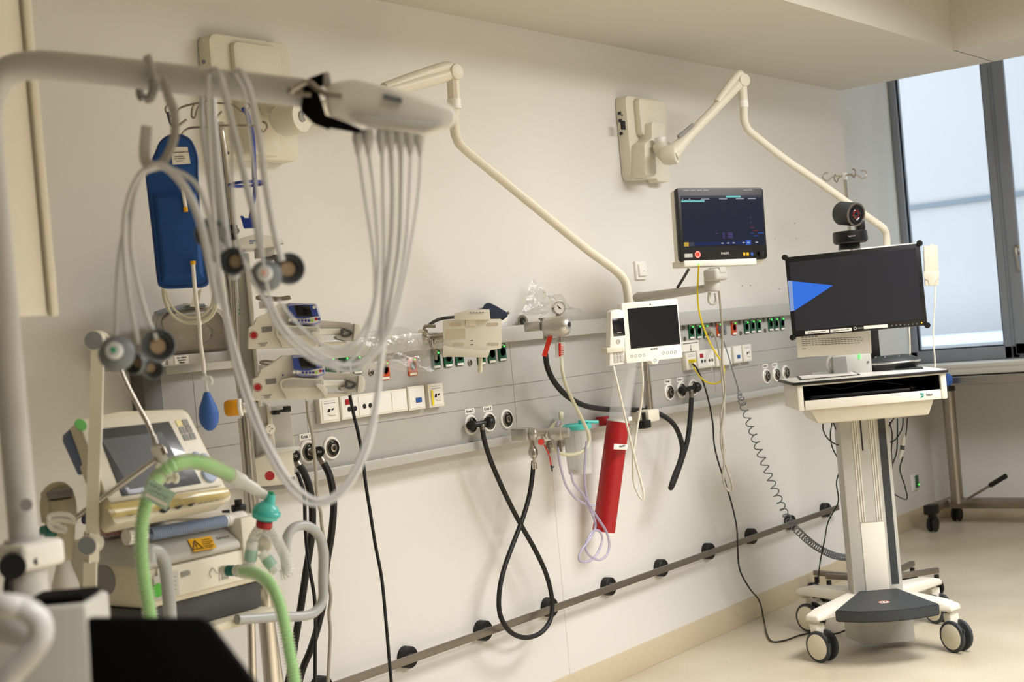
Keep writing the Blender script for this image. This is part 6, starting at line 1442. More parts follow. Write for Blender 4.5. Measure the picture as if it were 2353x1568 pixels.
# right wing of the unit
q = WY(556, 1255, YV); MB().box((x_l1 + .002, YV - .012, zv0 + .03), (xv1 + .012, YV + .30, ztop + .012), .004).build('gas_block', 'warm_white', vn, world=True)
MB().box((x_l0 + .03, YV - .006, zv0 + .012), (xv1 + .012, YV, ztop - .056), .002).build('front_panel', 'warm_white', vn, world=True)
yf_ = YV - .007
vf('serial_label', ((352, 1326), (409, 1312), (412, 1368), (357, 1382)), yf_, 'light_grey', .001)
vf('tape_square', ((415, 1316), (430, 1311), (437, 1313), (437, 1321), (417, 1328)), yf_, 'mid_grey', .001)
c = WY(363, 1357, yf_ - .001); MB().lathe([(.014, 0), (.014, .001), (0, .001)], c, (0, -1, 0), 20).build('green_sticker', 'green_sticker', vn, world=True)
ln = MB()
for k in range(4):
    a, b = WY(381, 1331 + k * 10, yf_ - .001), WY(405, 1325 + k * 10, yf_ - .001); ln.tube([a, b], .0006, raw=True, seg=5)
ln.build('label_rules', 'dark_grey', vn, world=True)
vf('port_plate', ((503, 1303), (530, 1297), (532, 1330), (505, 1336)), yf_, 'warm_white', .001)
pn = MB()
for r_ in range(3):
    for k in range(5):
        c = WY(510 + k * 3.4, 1324 + r_ * 3.6 - k * .7, yf_ - .0012); pn.cyl((c.x, yf_ - .002, c.z), (c.x, yf_, c.z), .0012, seg=6)
pn.build('port_holes', 'ink', vn, world=True)
for px, py in ((490, 1316), (598, 1290)):
    c = WY(px, py, yf_ - .001); MB().tube([c + Vector((-.006, 0, -.01)), c + Vector((-.009, 0, .0)), c + Vector((0, 0, .009)), c + Vector((.007, 0, 0)), c + Vector((.012, 0, -.005))], .0007, seg=5).build('lung_symbol', 'mid_grey', vn, world=True)
# oval on the left side
sc_ = WX(241, 1333, xv0 - .001); el = MB()
r1 = (WX(241, 1300, xv0).z - WX(241, 1368, xv0).z) / 2; r2 = abs(WX(218, 1333, xv0).y - WX(264, 1333, xv0).y) / 2
bm2 = MB().lathe([(1, 0), (1, .002), (0, .002)], (0, 0, 0), (-1, 0, 0), 36)
bmesh.ops.transform(bm2.bm, matrix=Matrix.Translation((xv0 - .0005, sc_.y, sc_.z)) @ Matrix.Diagonal((1, r2, r1, 1)), verts=bm2.bm.verts)
bm2.build('oval_cover', 'mid_grey', vn, world=True)
# cart
ct = thing('ventilator_cart', 'dark and cream ventilator cart with thick grey tube handles and a steel post', 'cart', (xv0 + .15, YV + .15, 0))
MB().box((xv0 - .01, YV + .01, zv0 - .058), (xv1 + .0, yb_, zv0 - .002), .004).build('cart_deck', 'dark_grey', ct, world=True)
MB().box((xv0 + .05, YV - .03, zv0 - .078), (xv1 + .012, yb_, zv0 - .060), .006).build('cart_shelf', 'aged_white', ct, world=True)
px_ = WY(612, 1420, YV + .12)
MB().cyl((px_.x, px_.y, .14), (px_.x, px_.y, zv0 - .005), .019, seg=20).build('cart_post', 'chrome', ct, world=True)
MB().box((xv0 + .05, YV + .02, .10), (xv1 + .1, yb_ + .05, .15), .01).build('cart_base', 'dark_grey', ct, world=True)
for x, y in ((xv0 + .07, YV + .03), (xv1 + .07, YV + .03), (xv0 + .07, yb_ + .02), (xv1 + .07, yb_ + .02)):
    MB().lathe([(0, -.015), (.045, -.015), (.05, 0), (.045, .015), (0, .015)], (x, y, .05), (1, 0, 0), 24).build('castor_wheel', 'black_rubber', ct, world=True)
HR = [WY(*p, YV - .04) for p in ((545, 1424), (580, 1422), (640, 1418), (690, 1417), (722, 1408), (741, 1380), (742, 1330), (742, 1270), (732, 1230), (705, 1209), (676, 1213), (660, 1235), (656, 1270), (658, 1305), (662, 1325))]
MB().tube(HR, .0108, seg=18, n=6).build('tube_handle', 'tube_grey', ct, world=True)
HL = [WY(*p, YV - .10) for p in ((344, 1292), (342, 1272), (348, 1266), (366, 1272), (379, 1300), (386, 1350), (390, 1400), (393, 1460))]
MB().tube(HL, .0128, seg=18, n=6).build('tube_handle', 'tube_grey', ct, world=True)
# screen unit, tilted back
S0 = WY(282, 1141, YV - .03); S1 = WX(222.7, 987, S0.x)
tilt = math.degrees(math.atan2(S1.y - S0.y, S1.z - S0.z))
o0 = WY(266, 1204, YV - .04)
us = thing('ventilator_screen', 'tilted cream ventilator screen unit with dark display and clear yellow lower cover', 'screen', o0, 0, -tilt)
def up(name, pts, y0, y1, m_, bev=.003, rr=.01, label=None):
    P = [LP(us, *p, y0) for p in pts]
    return MB().prism(rpoly([(p.x, p.z) for p in P], rr) if rr else [(p.x, p.z) for p in P], y0, y1, bev).build(name, m_, us, label)
up('screen_housing', ((176, 966), (280, 945), (420, 940), (434, 950), (518, 1118), (533, 1136), (528, 1152), (262, 1206), (247, 1150)), 0, .045, 'aged_white', .006, .012)
up('screen_back', ((190, 985), (415, 955), (500, 1120), (270, 1190)), .045, .085, 'cream_dark', .01, .02)
up('bezel', ((180, 968), (418, 944), (430, 952), (514, 1115), (252, 1156)), -.004, 0, 'warm_white', .002, .008)
up('display', ((222.7, 986.7), (388.5, 968.5), (463.4, 1110.4), (281.7, 1140.7)), -.006, -.003, 'screen_grey', .001, 0)
up('display_field', ((233, 1010), (372, 993), (430, 1100), (300, 1125)), -.0066, -.006, 'screen_grey_in', 0, 0)
for k, (px, py) in enumerate(((411, 973), (426, 972), (419, 989.5), (434, 987), (427, 1005.5), (442, 1003))):
    c = LP(us, px, py, -.004); MB().box((c.x - .0075, -.0055, c.z - .0075), (c.x + .0075, -.004, c.z + .0075), .001, 1).build('membrane_key', 'yellow_pale' if k == 0 else 'mid_grey', us)
for px, py, r_ in ((449, 1048, .0085), (468, 1052, .009), (480, 1092, .018)):
    MB().lathe([(r_, 0), (r_, .003), (r_ * .85, .006), (0, .007)], LP(us, px, py, -.004), (0, -1, 0), 24).build('control_dial', 'hose_blue', us)
c = LP(us, 185, 977, -.004); MB().lathe([(.013, 0), (.013, .001), (0, .001)], c, (0, -1, 0), 24).build('green_sticker', 'green_sticker', us)
# lower control strip with clear yellow cover
for px, py in ((374, 1168), (406, 1159), (434.5, 1153)):
    MB().lathe([(.011, 0), (.0105, .010), (0, .011)], LP(us, px, py, -.001), (0, -1, 0), 20).build('direct_knob', 'charcoal', us)
for k in range(4):
    c = LP(us, 459 + k * 12.5, 1152 - k * 2.5, -.001); MB().box((c.x - .005, -.002, c.z - .006), (c.x + .005, 0, c.z + .006)).build('strip_key', 'mid_grey', us)
c = LP(us, 297, 1178, -.001); MB().box((c.x - .006, -.002, c.z - .007), (c.x + .006, 0, c.z + .007)).build('strip_key', 'dark_grey', us)
a_, b_ = [LP(us, *p, -.005) for p in ((248, 1158), (526, 1118))]
q = [LP(us, *p, -.02) for p in ((250, 1158), (525, 1119), (533, 1137), (268, 1183))]
MB().hull([(p.x, -.020, p.z) for p in q] + [(q[0].x, -.003, q[0].z + .004), (q[1].x, -.003, q[1].z + .004), (q[2].x, -.003, q[2].z - .002), (q[3].x, -.003, q[3].z - .002)], .004).build('yellow_cover', 'yellow_clear', us, 'clear yellow protective cover')
up('left_grip', ((160, 985), (166, 990), (206, 1078), (196, 1078), (160, 1000)), .03, .06, 'hose_blue_dark', .003, 0)
# post under the screen
MB().cyl((xv0 + .16, YV + .16, ztop), (xv0 + .16, YV + .14, o0.z + .02), .02).build('screen_post', 'mid_grey', us, world=True)
# bag of wipes and blue hose lying on the ventilator
zt2 = ztop + .004
bg = thing('foil_pouch', 'clear pouch with red printed lines lying between screen and ventilator', 'pouch', WY(300, 1235, YV + .12))
MB().hull([WY(*p, YV + yy) + Vector((0, 0, 0)) for p, yy in (((222, 1205), .12), ((300, 1196), .12), ((335, 1195), .12), ((340, 1228), .10), ((225, 1240), .10), ((225, 1215), .2), ((335, 1205), .2))], .006).build('pouch_body', 'pouch_film', bg, world=True)
for k in range(9):
    a = WY(226 + k * 9, 1212 + (k % 3) * 2, YV + .095); b = WY(240 + k * 9, 1228 + (k % 2) * 3, YV + .09)
    MB().tube([a, b], .0011, raw=True, seg=5).build('red_print', 'red_label', bg, world=True)
bh_ = thing('breathing_hose', 'short blue corrugated hose with white end caps lying on the ventilator', 'hose', WY(430, 1225, YV + .03))
hp = [WY(345, 1228, YV + .02), WY(400, 1218, YV + .02), WY(460, 1208, YV + .02), WY(520, 1197, YV + .02)]
MB().corr(hp, .0105, .0135, .0058, 18).build('corrugated_tube', 'hose_blue', bh_, world=True)
MB().tube(smooth_path(hp, 6), .0115, raw=True, seg=14).build('inner_tube', 'hose_blue_dark', bh_, world=True)
MB().lathe([(.012, .0), (.016, .0), (.016, .022), (.013, .028), (.013, .045), (0, .045)], WY(290, 1235, YV + .02), (WY(345, 1228, YV + .02) - WY(290, 1235, YV + .02)).normalized(), 22).build('end_cap', 'white_plastic', bh_, world=True)
MB().lathe([(.012, .0), (.0165, .0), (.0165, .018), (.0125, .026), (.0125, .052), (0, .052)], WY(558, 1192, YV + .02), (WY(518, 1197, YV + .02) - WY(558, 1192, YV + .02)).normalized(), 22).build('end_cap', 'white_plastic', bh_, world=True)
for px, py in ((548, 1162), (520, 1187)):
    c = WY(px, py, YV + .22); t = MB().cyl((c.x, c.y, c.z - .014), (c.x, c.y, c.z + .002), .018, seg=10, bev=.003).cyl((c.x, c.y, c.z), (c.x, c.y, c.z + .014), .009, seg=10)
    t.build('clamp_knob', 'black_plastic', iv2, world=True)
# ---- gas cylinder at the far left
gc_ = thing('gas_cylinder', 'white gas cylinder with beige guard cap beside the ventilator', 'cylinder', WY(150, 1420, -.72))
cx0 = WY(150, 1340, -.72); r_ = (WY(188, 1340, -.72).x - WY(112, 1340, -.72).x) / 2 * .82
zc_ = WY(150, 1285, -.72).z
MB().lathe([(0, .02), (r_, .02), (r_, zc_ - .10), (r_ * .86, zc_ - .05), (r_ * .5, zc_ - .015), (r_ * .45, zc_ + .005), (0, zc_ + .005)], (cx0.x, cx0.y, 0), (0, 0, 1), 32).build('cylinder_body', 'paper', gc_, world=True)
z1_, z2_ = WY(150, 1262, -.72).z, WY(150, 1115, -.72).z
MB().lathe([(0, z1_ - .02), (r_ * .62, z1_ - .02), (r_ * .75, z1_), (r_ * .95, z1_ + .05), (r_ * .95, z1_ + .10), (r_ * .8, z1_ + .102), (0, z1_ + .102)], (cx0.x, cx0.y, 0), (0, 0, 1), 28).build('guard_cap', 'cream_dark', gc_, world=True)
MB().tube([Vector((cx0.x - r_ * .95, cx0.y, z1_ + .06)), Vector((cx0.x - r_ * .95, cx0.y, z2_ - .03)), Vector((cx0.x - r_ * .5, cx0.y, z2_ - .004)), Vector((cx0.x + r_ * .5, cx0.y, z2_ - .004)), Vector((cx0.x + r_ * .95, cx0.y, z2_ - .03)), Vector((cx0.x + r_ * .95, cx0.y, z1_ + .06))], .010, n=5).build('guard_handle', 'cream_dark', gc_, world=True)
MB().box((cx0.x - r_ * .85, cx0.y - .02, z2_ - .045), (cx0.x + r_ * .85, cx0.y + .02, z2_ - .028), .004).build('guard_bar', 'cream_dark', gc_, world=True)
MB().lathe([(0, 0), (.03, 0), (.032, .006), (.03, .014), (.022, .018), (0, .018)], (cx0.x, cx0.y, z1_ + .105), (0, 0, 1), 18).build('valve_wheel', 'mid_grey', gc_, world=True)
c = WY(111, 1222, -.76); MB().cyl((c.x - .012, c.y, c.z), (c.x + .012, c.y, c.z), .013, seg=14).build('side_plug', 'teal_dark', gc_, world=True)
lb = MB()
for k in range(16):
    x = cx0.x - .035 + k * .0022; d_ = math.sqrt(max(0, (r_ + .001) ** 2 - (x - cx0.x) ** 2)); 
    if k % 5 != 3: lb.box((x, cx0.y - d_ - .001, zc_ - .15), (x + .0011, cx0.y - d_ + .004, zc_ - .13))
lb.build('bar_code', 'ink', gc_, world=True)
MB().box((cx0.x - .02, cx0.y - r_ - .001, zc_ - .115), (cx0.x + .02, cx0.y - r_ + .004, zc_ - .10)).build('dark_label', 'dark_grey', gc_, world=True)
c = WY(222, 1187, -.62); MB().cyl((c.x - .015, c.y, c.z), (c.x + .005, c.y, c.z), .022, seg=20, bev=.003).cyl((c.x, c.y, c.z), (c.x + .05, c.y, c.z), .009).cyl((c.x - .03, c.y, c.z), (c.x, c.y, c.z - .01), .012).build('regulator_knob', 'pump_blue_dark', gc_, world=True)
# ---- jointed support arm for the breathing tubes
YA = -1.10
TA = 2.75
ar = thing('circuit_arm', 'cream jointed support arm with grey round joints and a flexible metal neck', 'arm', (WT(205, 1450, TA).x, WT(205, 1450, TA).y, WT(205, 1450, TA).z))
MB().tube([WT(*p, TA) for p in ((213, 1225), (216, 1100), (221, 950), (225, 800))], .0132, raw=True, seg=4, rf=lambda i, N: .0165).build('upper_bar', 'cream', ar, world=True)
MB().tube([WT(*p, TA) for p in ((205, 1560), (206, 1420), (208, 1290))], .0132, raw=True, seg=4, rf=lambda i, N: .0165).build('lower_bar', 'cream', ar, world=True)
MB().cyl(WT(211, 1222, TA), WT(209, 1292, TA), .0155, seg=4).build('joint_block', 'cream', ar, world=True)
def disc(px, py, r_, t_, w_=.03):
    c = WT(px, py, t_); ax = Vector((-.80, -.55, -.0)).normalized()
    MB().lathe([(0, -w_), (r_ * .95, -w_), (r_, -w_ + .004), (r_, -.002), (r_ * .95, 0), (0, 0)], c, ax, 32).build('joint_barrel', 'cream', ar, world=True)
    MB().lathe([(r_ * .9, 0), (r_ * .88, .002), (0, .002)], c, ax, 32).build('joint_disc', 'hose_blue_grey', ar, world=True)
disc(215, 783, .0195, TA - .02, .04); disc(200, 1255, .0195, TA - .02, .045)
gn = smooth_path([WT(*p, t) for p, t in (((240, 775), TA), ((262, 800), TA), ((276, 845), TA), ((292, 885), TA), ((318, 935), TA), ((340, 975), TA), ((352, 1003), TA))], 8)
gp = resample(gn, .0011)
MB().tube(gp, .005, raw=True, seg=12, rf=lambda i, N: .0044 if i % 4 < 2 else .0054).build('flexible_neck', 'chrome', ar, world=True)
MB().tube([WT(352, 1001, TA), WT(359, 1022, TA)], .0058, raw=True).build('neck_sleeve', 'satin_silver', ar, world=True)
tc = [WT(*p, TA) for p in ((350, 1028), (365, 1021), (385, 1055), (398, 1080), (385, 1092), (372, 1075), (362, 1060))]
MB().hull([p + Vector((0, dy, 0)) for p in tc for dy in (-.006, .01)], .003).build('hose_clamp', 'white_plastic', ar, world=True)
for o_ in (0, 18):
    MB().tube([WT(*p, TA - .01) for p in ((366 + o_, 1066), (362 + o_, 1076), (372 + o_, 1086), (376 + o_, 1098), (386 + o_, 1106), (392 + o_ * .8, 1098), (388 + o_ * .8, 1088))], .0052).build('clamp_jaw', 'white_plastic', ar, world=True)
MB().cyl(WT(374, 1030, TA - .01), WT(380, 1044, TA - .012), .0052).tube([WT(*p, TA - .008) for p in ((360, 1022), (371, 1022), (376, 1034))], .0014).build('clamp_bolt', 'steel', ar, world=True)
MB().tube([WT(358, 1056, TA), WT(300, 1098, TA), WT(172, 1192, TA)], .0056, raw=True, seg=14).build('steady_rod', 'satin_silver', ar, world=True)
for off_ in (0, 13):
    MB().tube([WT(*p, TA - .005) for p in ((172, 1196), (160, 1185 + off_), (140, 1182 + off_), (120, 1184 + off_), (112, 1190 + off_), (120, 1202 + off_), (134, 1206 + off_), (146, 1214 + off_ * .5), (152, 1210 + off_))], .0052).build('end_clip', 'white_plastic', ar, world=True)
MB().hull([WT(*p, TA + t) for p in ((158, 1185), (172, 1188), (180, 1202), (165, 1207)) for t in (-.01, .008)], .003).build('clip_socket', 'white_plastic', ar, world=True)
# ---- green breathing circuit
bc = thing('breathing_circuit', 'green corrugated breathing hose arching to a clear connector, tag hanging on it', 'hose', WT(345, 1430, 2.6))
TG = 2.66
gpts = [WT(*p) for p in ((350, 1470, 2.62), (343, 1400, 2.62), (331, 1330, 2.62), (325, 1265, 2.62), (326, 1205, 2.62), (335, 1160, 2.62), (348, 1125, 2.62), (368, 1090, TG), (395, 1070, TG), (430, 1061, 2.70), (468, 1065, 2.74), (505, 1080, 2.8), (533, 1094, 2.84))]
MB().corr(gpts, .0120, .0156, .0060, 20).build('corrugated_wall', 'hose_clear', bc, world=True)
MB().tube(gpts, .0108, seg=16, n=8).build('green_liner', 'hose_green', bc, world=True)
MB().lathe([(.014, 0), (.0155, .004), (.0155, .03), (.0125, .036), (.0125, .06), (.0095, .066), (.0095, .085), (0, .085)], WT(528, 1091, 2.84), (WT(612, 1140, 2.86) - WT(528, 1091, 2.84)).normalized(), 24).build('clear_connector', 'clear_white', bc, world=True)
# elbow, filter, Y piece
fl = thing('breathing_filter', 'turquoise round breathing filter with green cap and red clip', 'filter', WT(610, 1215, 2.86))
TF = 2.86
MB().cyl(WT(598, 1142, TF), WT(616, 1136, TF), .0035).cyl(WT(614, 1137, TF), WT(629, 1137, TF), .0068, seg=16, bev=.001).build('green_cap', 'green_cap', fl, world=True)
MB().lathe([(.0100, 0), (.0110, .012), (.0125, .020), (.0125, .028)], WT(622, 1136, TF), WT(612, 1200, TF) - WT(622, 1136, TF), 24).build('filter_neck', 'teal', fl, world=True)
ax_ = (WT(607, 1215, TF) - WT(617, 1160, TF)).normalized()
MB().lathe([(0, -.006), (.010, -.006), (.014, -.003), (.0235, .004), (.0275, .012), (.0275, .019), (.025, .029), (.014, .034), (0, .034)], WT(614, 1160, TF), ax_, 36).build('filter_dome', 'teal', fl, world=True)
MB().lathe([(.0270, -.008), (.0290, -.006), (.0290, -.001), (.0270, .001)], WT(612, 1183, TF), ax_, 36).build('filter_rim', 'teal_ring', fl, world=True)
MB().lathe([(0, 0), (.0165, 0), (.0165, .010), (.014, .014), (0, .014)], WT(608, 1199, TF), ax_, 12).build('red_clip', 'red', fl, world=True)
yp = thing('y_piece', 'white corrugated Y-shaped tube piece with two green-tinted sleeves below the turquoise filter', 'connector', WT(600, 1300, 2.86))
MB().corr([WT(*p, TF + .01) for p in ((603, 1212), (592, 1222), (583, 1238), (580, 1252))], .0100, .0120, .0045, 16).corr([WT(*p, TF + .01) for p in ((612, 1212), (630, 1228), (643, 1255), (655, 1280), (662, 1305), (658, 1318), (645, 1322))], .0100, .0125, .0045, 16).build('corrugated_leg', 'clear_white', yp, world=True)
MB().lathe([(.0105, 0), (.0125, .003), (.0125, .028), (.0108, .032), (.0108, .050)], WT(580, 1244, TF + .0), (WT(573, 1300, TF) - WT(580, 1244, TF)).normalized(), 20).build('upper_sleeve', 'clear_white', yp, world=True)
MB().lathe([(.0132, 0), (.0135, .002), (.0130, .022), (.0118, .023)], WT(578, 1264, TF), (WT(573, 1300, TF) - WT(580, 1244, TF)).normalized(), 20).build('green_sleeve', 'green_tint', yp, world=True)
MB().lathe([(.009, 0), (.0105, .002), (.0105, .05), (0, .05)], WT(600, 1270, TF), (WT(637, 1315, TF) - WT(600, 1270, TF)).normalized(), 20).build('lower_sleeve', 'clear_white', yp, world=True)
MB().lathe([(.0112, 0), (.0122, .002), (.0122, .02), (.0112, .022)], WT(611, 1283, TF - .0), (WT(637, 1315, TF) - WT(600, 1270, TF)).normalized(), 20).build('green_sleeve', 'green_tint', yp, world=True)
MB().sphere(WT(606, 1246, TF + .03), .0195, 24, (1, 1, 1.1)).build('water_trap', 'warm_white', yp, world=True)
b2 = thing('breathing_circuit', 'green corrugated breathing hose running down from the ventilator front port', 'hose', WT(672, 1568, 2.75))
g2 = [WT(*p) for p in ((556, 1313, 2.86), (580, 1316, 2.84), (603, 1325, 2.82), (625, 1348, 2.8), (643, 1390, 2.78), (655, 1440, 2.76), (665, 1495, 2.75), (675, 1550, 2.74), (685, 1620, 2.73))]
MB().corr(g2, .0113, .0150, .0060, 20).build('corrugated_wall', 'hose_clear', b2, world=True)
MB().tube(g2, .0102, seg=16).build('green_liner', 'hose_green', b2, world=True)
MB().cyl(WT(512, 1312, 2.90), WT(548, 1312, 2.87), .0105, seg=20, bev=.001).build('port_sleeve', 'white_plastic', b2, world=True)
MB().cyl(WT(524, 1312, 2.885), WT(540, 1312, 2.875), .0112, seg=20).build('dark_green_band', 'teal_dark', b2, world=True)
MB().cyl(WT(545, 1312, 2.872), WT(575, 1315, 2.85), .0128, seg=20, bev=.002).build('hose_cuff', 'clear_white', b2, world=True)
tg = thing('hose_tag', 'pale green handwritten paper tag on the breathing hose', 'tag', WT(365, 1172, 2.60))
q = [WT(*p, 2.60) for p in ((345, 1100), (405, 1134), (382, 1174), (326, 1143))]
MB().hull([p for p in q] + [p + ray(365, 1135) * .0012 for p in q]).build('tag_paper', 'green_tag', tg, world=True)
q = [WT(*p, 2.598) for p in ((336, 1133), (386, 1158), (382, 1166), (333, 1140))]
MB().hull([p for p in q] + [p + ray(365, 1135) * .0006 for p in q]).build('tag_strip', 'paper', tg, world=True)
rnd = random.Random(3)
for (xa_, ya_, xb_, yb2) in ((343, 1112, 372, 1128), (341, 1124, 388, 1148)):
    P = [WT(xa_ + (xb_ - xa_) * k / 22 + rnd.uniform(-1, 1), ya_ + (yb2 - ya_) * k / 22 + rnd.uniform(-4, 3), 2.5975) for k in range(23)]
    MB().tube(P, .00035, seg=5, n=3).build('handwriting', 'dark_grey', tg, world=True)
# ================================================================ foreground: recorder boom with electrode leads
TB = 1.90
bo = thing('recorder_boom', 'pale grey bent tube boom on a pole in the left foreground', 'boom', (WT(70, 1300, TB).x, WT(70, 1300, TB).y, 0))
pole_x = WT(50, 1180, TB)
P = [Vector((pole_x.x, pole_x.y, .1)), Vector((pole_x.x, pole_x.y, 1.0)), Vector((pole_x.x, pole_x.y, 1.5)), Vector((pole_x.x, pole_x.y, WT(-32, 330, TB).z)), WT(-30, 255, TB), WT(-12, 195, TB), WT(25, 160, TB), WT(80, 150, TB), WT(150, 153, TB), WT(340, 173, TB), WT(520, 194, TB), WT(700, 214, TB)]
MB().tube(P, .0195, seg=24, n=6).build('boom_tube', 'pale_tube', bo, world=True)
c = WT(700, 214, TB); 
MB().cyl(Vector((pole_x.x, pole_x.y, .1)), Vector((pole_x.x, pole_x.y, WT(80, 1235, TB).z)), .026, seg=24).build('pole_sleeve', 'pale_tube', bo, world=True)
a = WT(66, 1270, TB); MB().box((a.x - .032, a.y - .035, a.z - .02), (a.x + .034, a.y + .03, a.z + .016), .008, 3).build('pole_clamp', 'white_plastic', bo, world=True)
MB().lathe([(0, 0), (.017, 0), (.017, .025), (0, .025)], WT(28, 1298, TB - .03), (-.5, -.8, 0), 20).cyl(WT(18, 1300, TB - .03), WT(86, 1290, TB - .03), .005).build('clamp_screw', 'black_plastic', bo, world=True)
MB().lathe([(0, 0), (.008, 0), (.008, .008), (0, .008)], WT(60, 1160, TB - .027), (-.5, -.8, 0), 16).build('pole_button', 'mid_grey', bo, world=True)
MB().tube([WT(*p, TB - .02) for p in ((35, 1310), (20, 1340), (25, 1400), (60, 1450), (90, 1500))], .007).build('pole_cable', 'black_plastic', bo, world=True)
MB().hull([(pole_x.x - .1, pole_x.y - .1, .05), (pole_x.x + .06, pole_x.y - .1, .05), (pole_x.x - .1, pole_x.y + .1, .05), (pole_x.x + .06, pole_x.y + .1, .05), (pole_x.x - .1, pole_x.y - .1, .1), (pole_x.x + .06, pole_x.y - .1, .1), (pole_x.x - .1, pole_x.y + .1, .1), (pole_x.x + .06, pole_x.y + .1, .1)], .01).build('cart_base', 'light_grey', bo, world=True)
# hook over the boom
TH = TB - .03
hk = thing('boom_hook', 'flat metal hook wrapped over the boom, holding the electrode leads', 'hook', WT(370, 390, TH))
MB().tube([WT(*p, TH) for p in ((338, 128), (345, 150), (350, 168), (356, 182), (372, 178), (379, 192), (388, 225), (399, 255), (402, 300), (395, 335), (378, 368), (358, 383), (338, 375), (333, 345), (338, 290))], .0075, seg=8, flat=.5).build('hook_strip', 'light_grey', hk, world=True)
MB().tube([WT(*p, TB + .02) for p in ((340, 135), (325, 170), (322, 215), (330, 228)) ], .006, seg=8).tube([WT(*p, TH) for p in ((352, 183), (352, 205), (345, 225), (333, 228))], .006, seg=8).build('hook_clip', 'mid_grey', hk, world=True)
# module box at the boom's end
bx = thing('lead_module', 'white wedge-shaped lead junction box with black bracket at the end of the boom', 'module', WT(730, 300, 1.88), 0)
M0 = INV[bx.name]
def bt(px, py, t): return WT(px, py, t)
top = [bt(757, 186, 1.90), bt(810, 180, 1.93), bt(1046, 252, 1.80), bt(1040, 240, 1.83)]
pf = ((744, 212), (763, 190), (812, 181), (900, 203), (1035, 248), (1050, 262), (1047, 285), (1030, 298), (975, 312), (850, 292), (810, 285), (756, 268))
F = [bt(px, py, 1.84) for px, py in pf]; Bk = [bt(812 + (px - 812) * .96 + 6, 240 + (py - 240) * .82 - 8, 1.93) for px, py in pf]
MB().hull(F + Bk, .010, 3).build('box_shell', 'white_plastic', bx, world=True)
mid = [bt(px, py, 1.825) for px, py in ((800, 268), (850, 270), (1020, 288), (975, 305), (860, 290))]
MB().hull(mid + [bt(px, py, 1.86) for px, py in ((800, 268), (850, 262), (1030, 280), (975, 312), (850, 296))], .004).build('box_underside', 'light_grey', bx, world=True)
q = [bt(*p, 1.833) for p in ((882, 216), (924, 226), (923, 238), (880, 227))]
MB().hull(q + [bt(*p, 1.845) for p in ((882, 216), (924, 226), (923, 238), (880, 227))]).build('brand_badge', 'cable_slate', bx, world=True)
MB().hull([bt(*p, t) for p in ((700, 190), (724, 185), (735, 262), (760, 300), (720, 285), (690, 255), (714, 235)) for t in (1.84, 1.90)], .004).build('black_bracket', 'black_matt', bx, world=True)
MB().hull([bt(*p, t) for p in ((712, 252), (735, 262), (800, 283), (840, 302), (822, 306), (745, 292)) for t in (1.84, 1.92)], .003).build('lower_bracket', 'black_matt', bx, world=True)
MB().hull([bt(*p, t) for p in ((704, 182), (748, 165), (750, 196), (722, 204)) for t in (1.87, 1.90)], .003).build('upper_bracket', 'black_matt', bx, world=True)
MB().hull([bt(*p, t) for p in ((744, 166), (758, 165), (762, 190), (757, 206), (742, 200)) for t in (1.85, 1.90)], .003).build('bracket_end', 'light_grey', bx, world=True)
MB().tube([bt(*p, 1.83) for p in ((668, 212), (690, 195), (710, 190), (730, 205), (755, 218), (785, 222))], .004).tube([bt(*p, 1.83) for p in ((670, 215), (695, 217), (715, 218))], .003).sphere(bt(669, 208, 1.83), .006, 12).build('release_wire', 'steel', bx, world=True)
# leads
lead_ends = [(822, 320), (846, 320), (876, 318), (897, 317), (920, 318), (942, 320), (965, 322)]
for i, (px, py) in enumerate(lead_ends):
    a = bt(px, py - 22, 1.86); b = bt(px + 1, py + 38, 1.86)
    MB().tube([a, a.lerp(b, .35), a.lerp(b, .6), b], .008, raw=True, seg=12, rf=lambda k, N: (.0062, .0078, .006, .0028)[k]).build('lead_plug', 'cable_light', bx, world=True)
def leadc(label, pts, t=1.86, r=.0021, m_='cable_light', par=None):
    P = [WT(p[0], p[1], p[2] if len(p) > 2 else t) for p in pts]
    return MB().tube(P, r, seg=8, n=8).build('electrode_lead', m_, None, label, cat='lead', group='pale electrode leads looping from the junction box')
L1 = 'thin pale lead hanging in the bunch below the white junction box'
leadc('first lead from the left of the junction box, looping up to the middle electrode cups', ((824, 356), (838, 450), (855, 560), (862, 640), (858, 700), (835, 760), (800, 800), (760, 800), (715, 775), (670, 730), (640, 690)))
leadc('second lead from the left of the junction box, looping to the lower electrode cups', ((848, 356), (860, 450), (868, 560), (868, 640), (860, 705), (835, 790), (790, 838), (735, 838), (680, 800), (630, 740), (585, 640)))
leadc('third lead of the junction box, swinging in a deep loop under the upper syringe pump', ((878, 356), (880, 450), (882, 560), (880, 660), (872, 750), (850, 812), (800, 838), (730, 810), (655, 750), (590, 650), (548, 560), (535, 450), (532, 330), (520, 220), (505, 178), (488, 165)))
leadc('fourth lead of the junction box, in the deepest front loop down to the black hoses', ((899, 356), (902, 450), (898, 560), (885, 680), (876, 800), (868, 920), (845, 1030), (800, 1120), (740, 1160), (680, 1140), (620, 1050), (570, 940), (530, 800), (505, 640), (490, 480), (480, 320), (478, 220), (480, 170)), r=.0034)
leadc('fifth lead of the junction box, beside the deepest front loop', ((922, 356), (922, 440), (918, 560), (900, 680), (882, 790), (868, 900), (842, 1010), (795, 1110), (735, 1150), (672, 1110), (612, 1010), (570, 900), (530, 760), (500, 600), (480, 500), (455, 430), (420, 400), (370, 382)), r=.0034)
leadc('sixth lead of the junction box, sweeping right before looping under the pumps', ((944, 356), (940, 450), (932, 560), (912, 680), (880, 780), (830, 845), (770, 848), (700, 805), (640, 730), (610, 640), (600, 520), (585, 400), (570, 280), (560, 210), (540, 170)), 1.84)
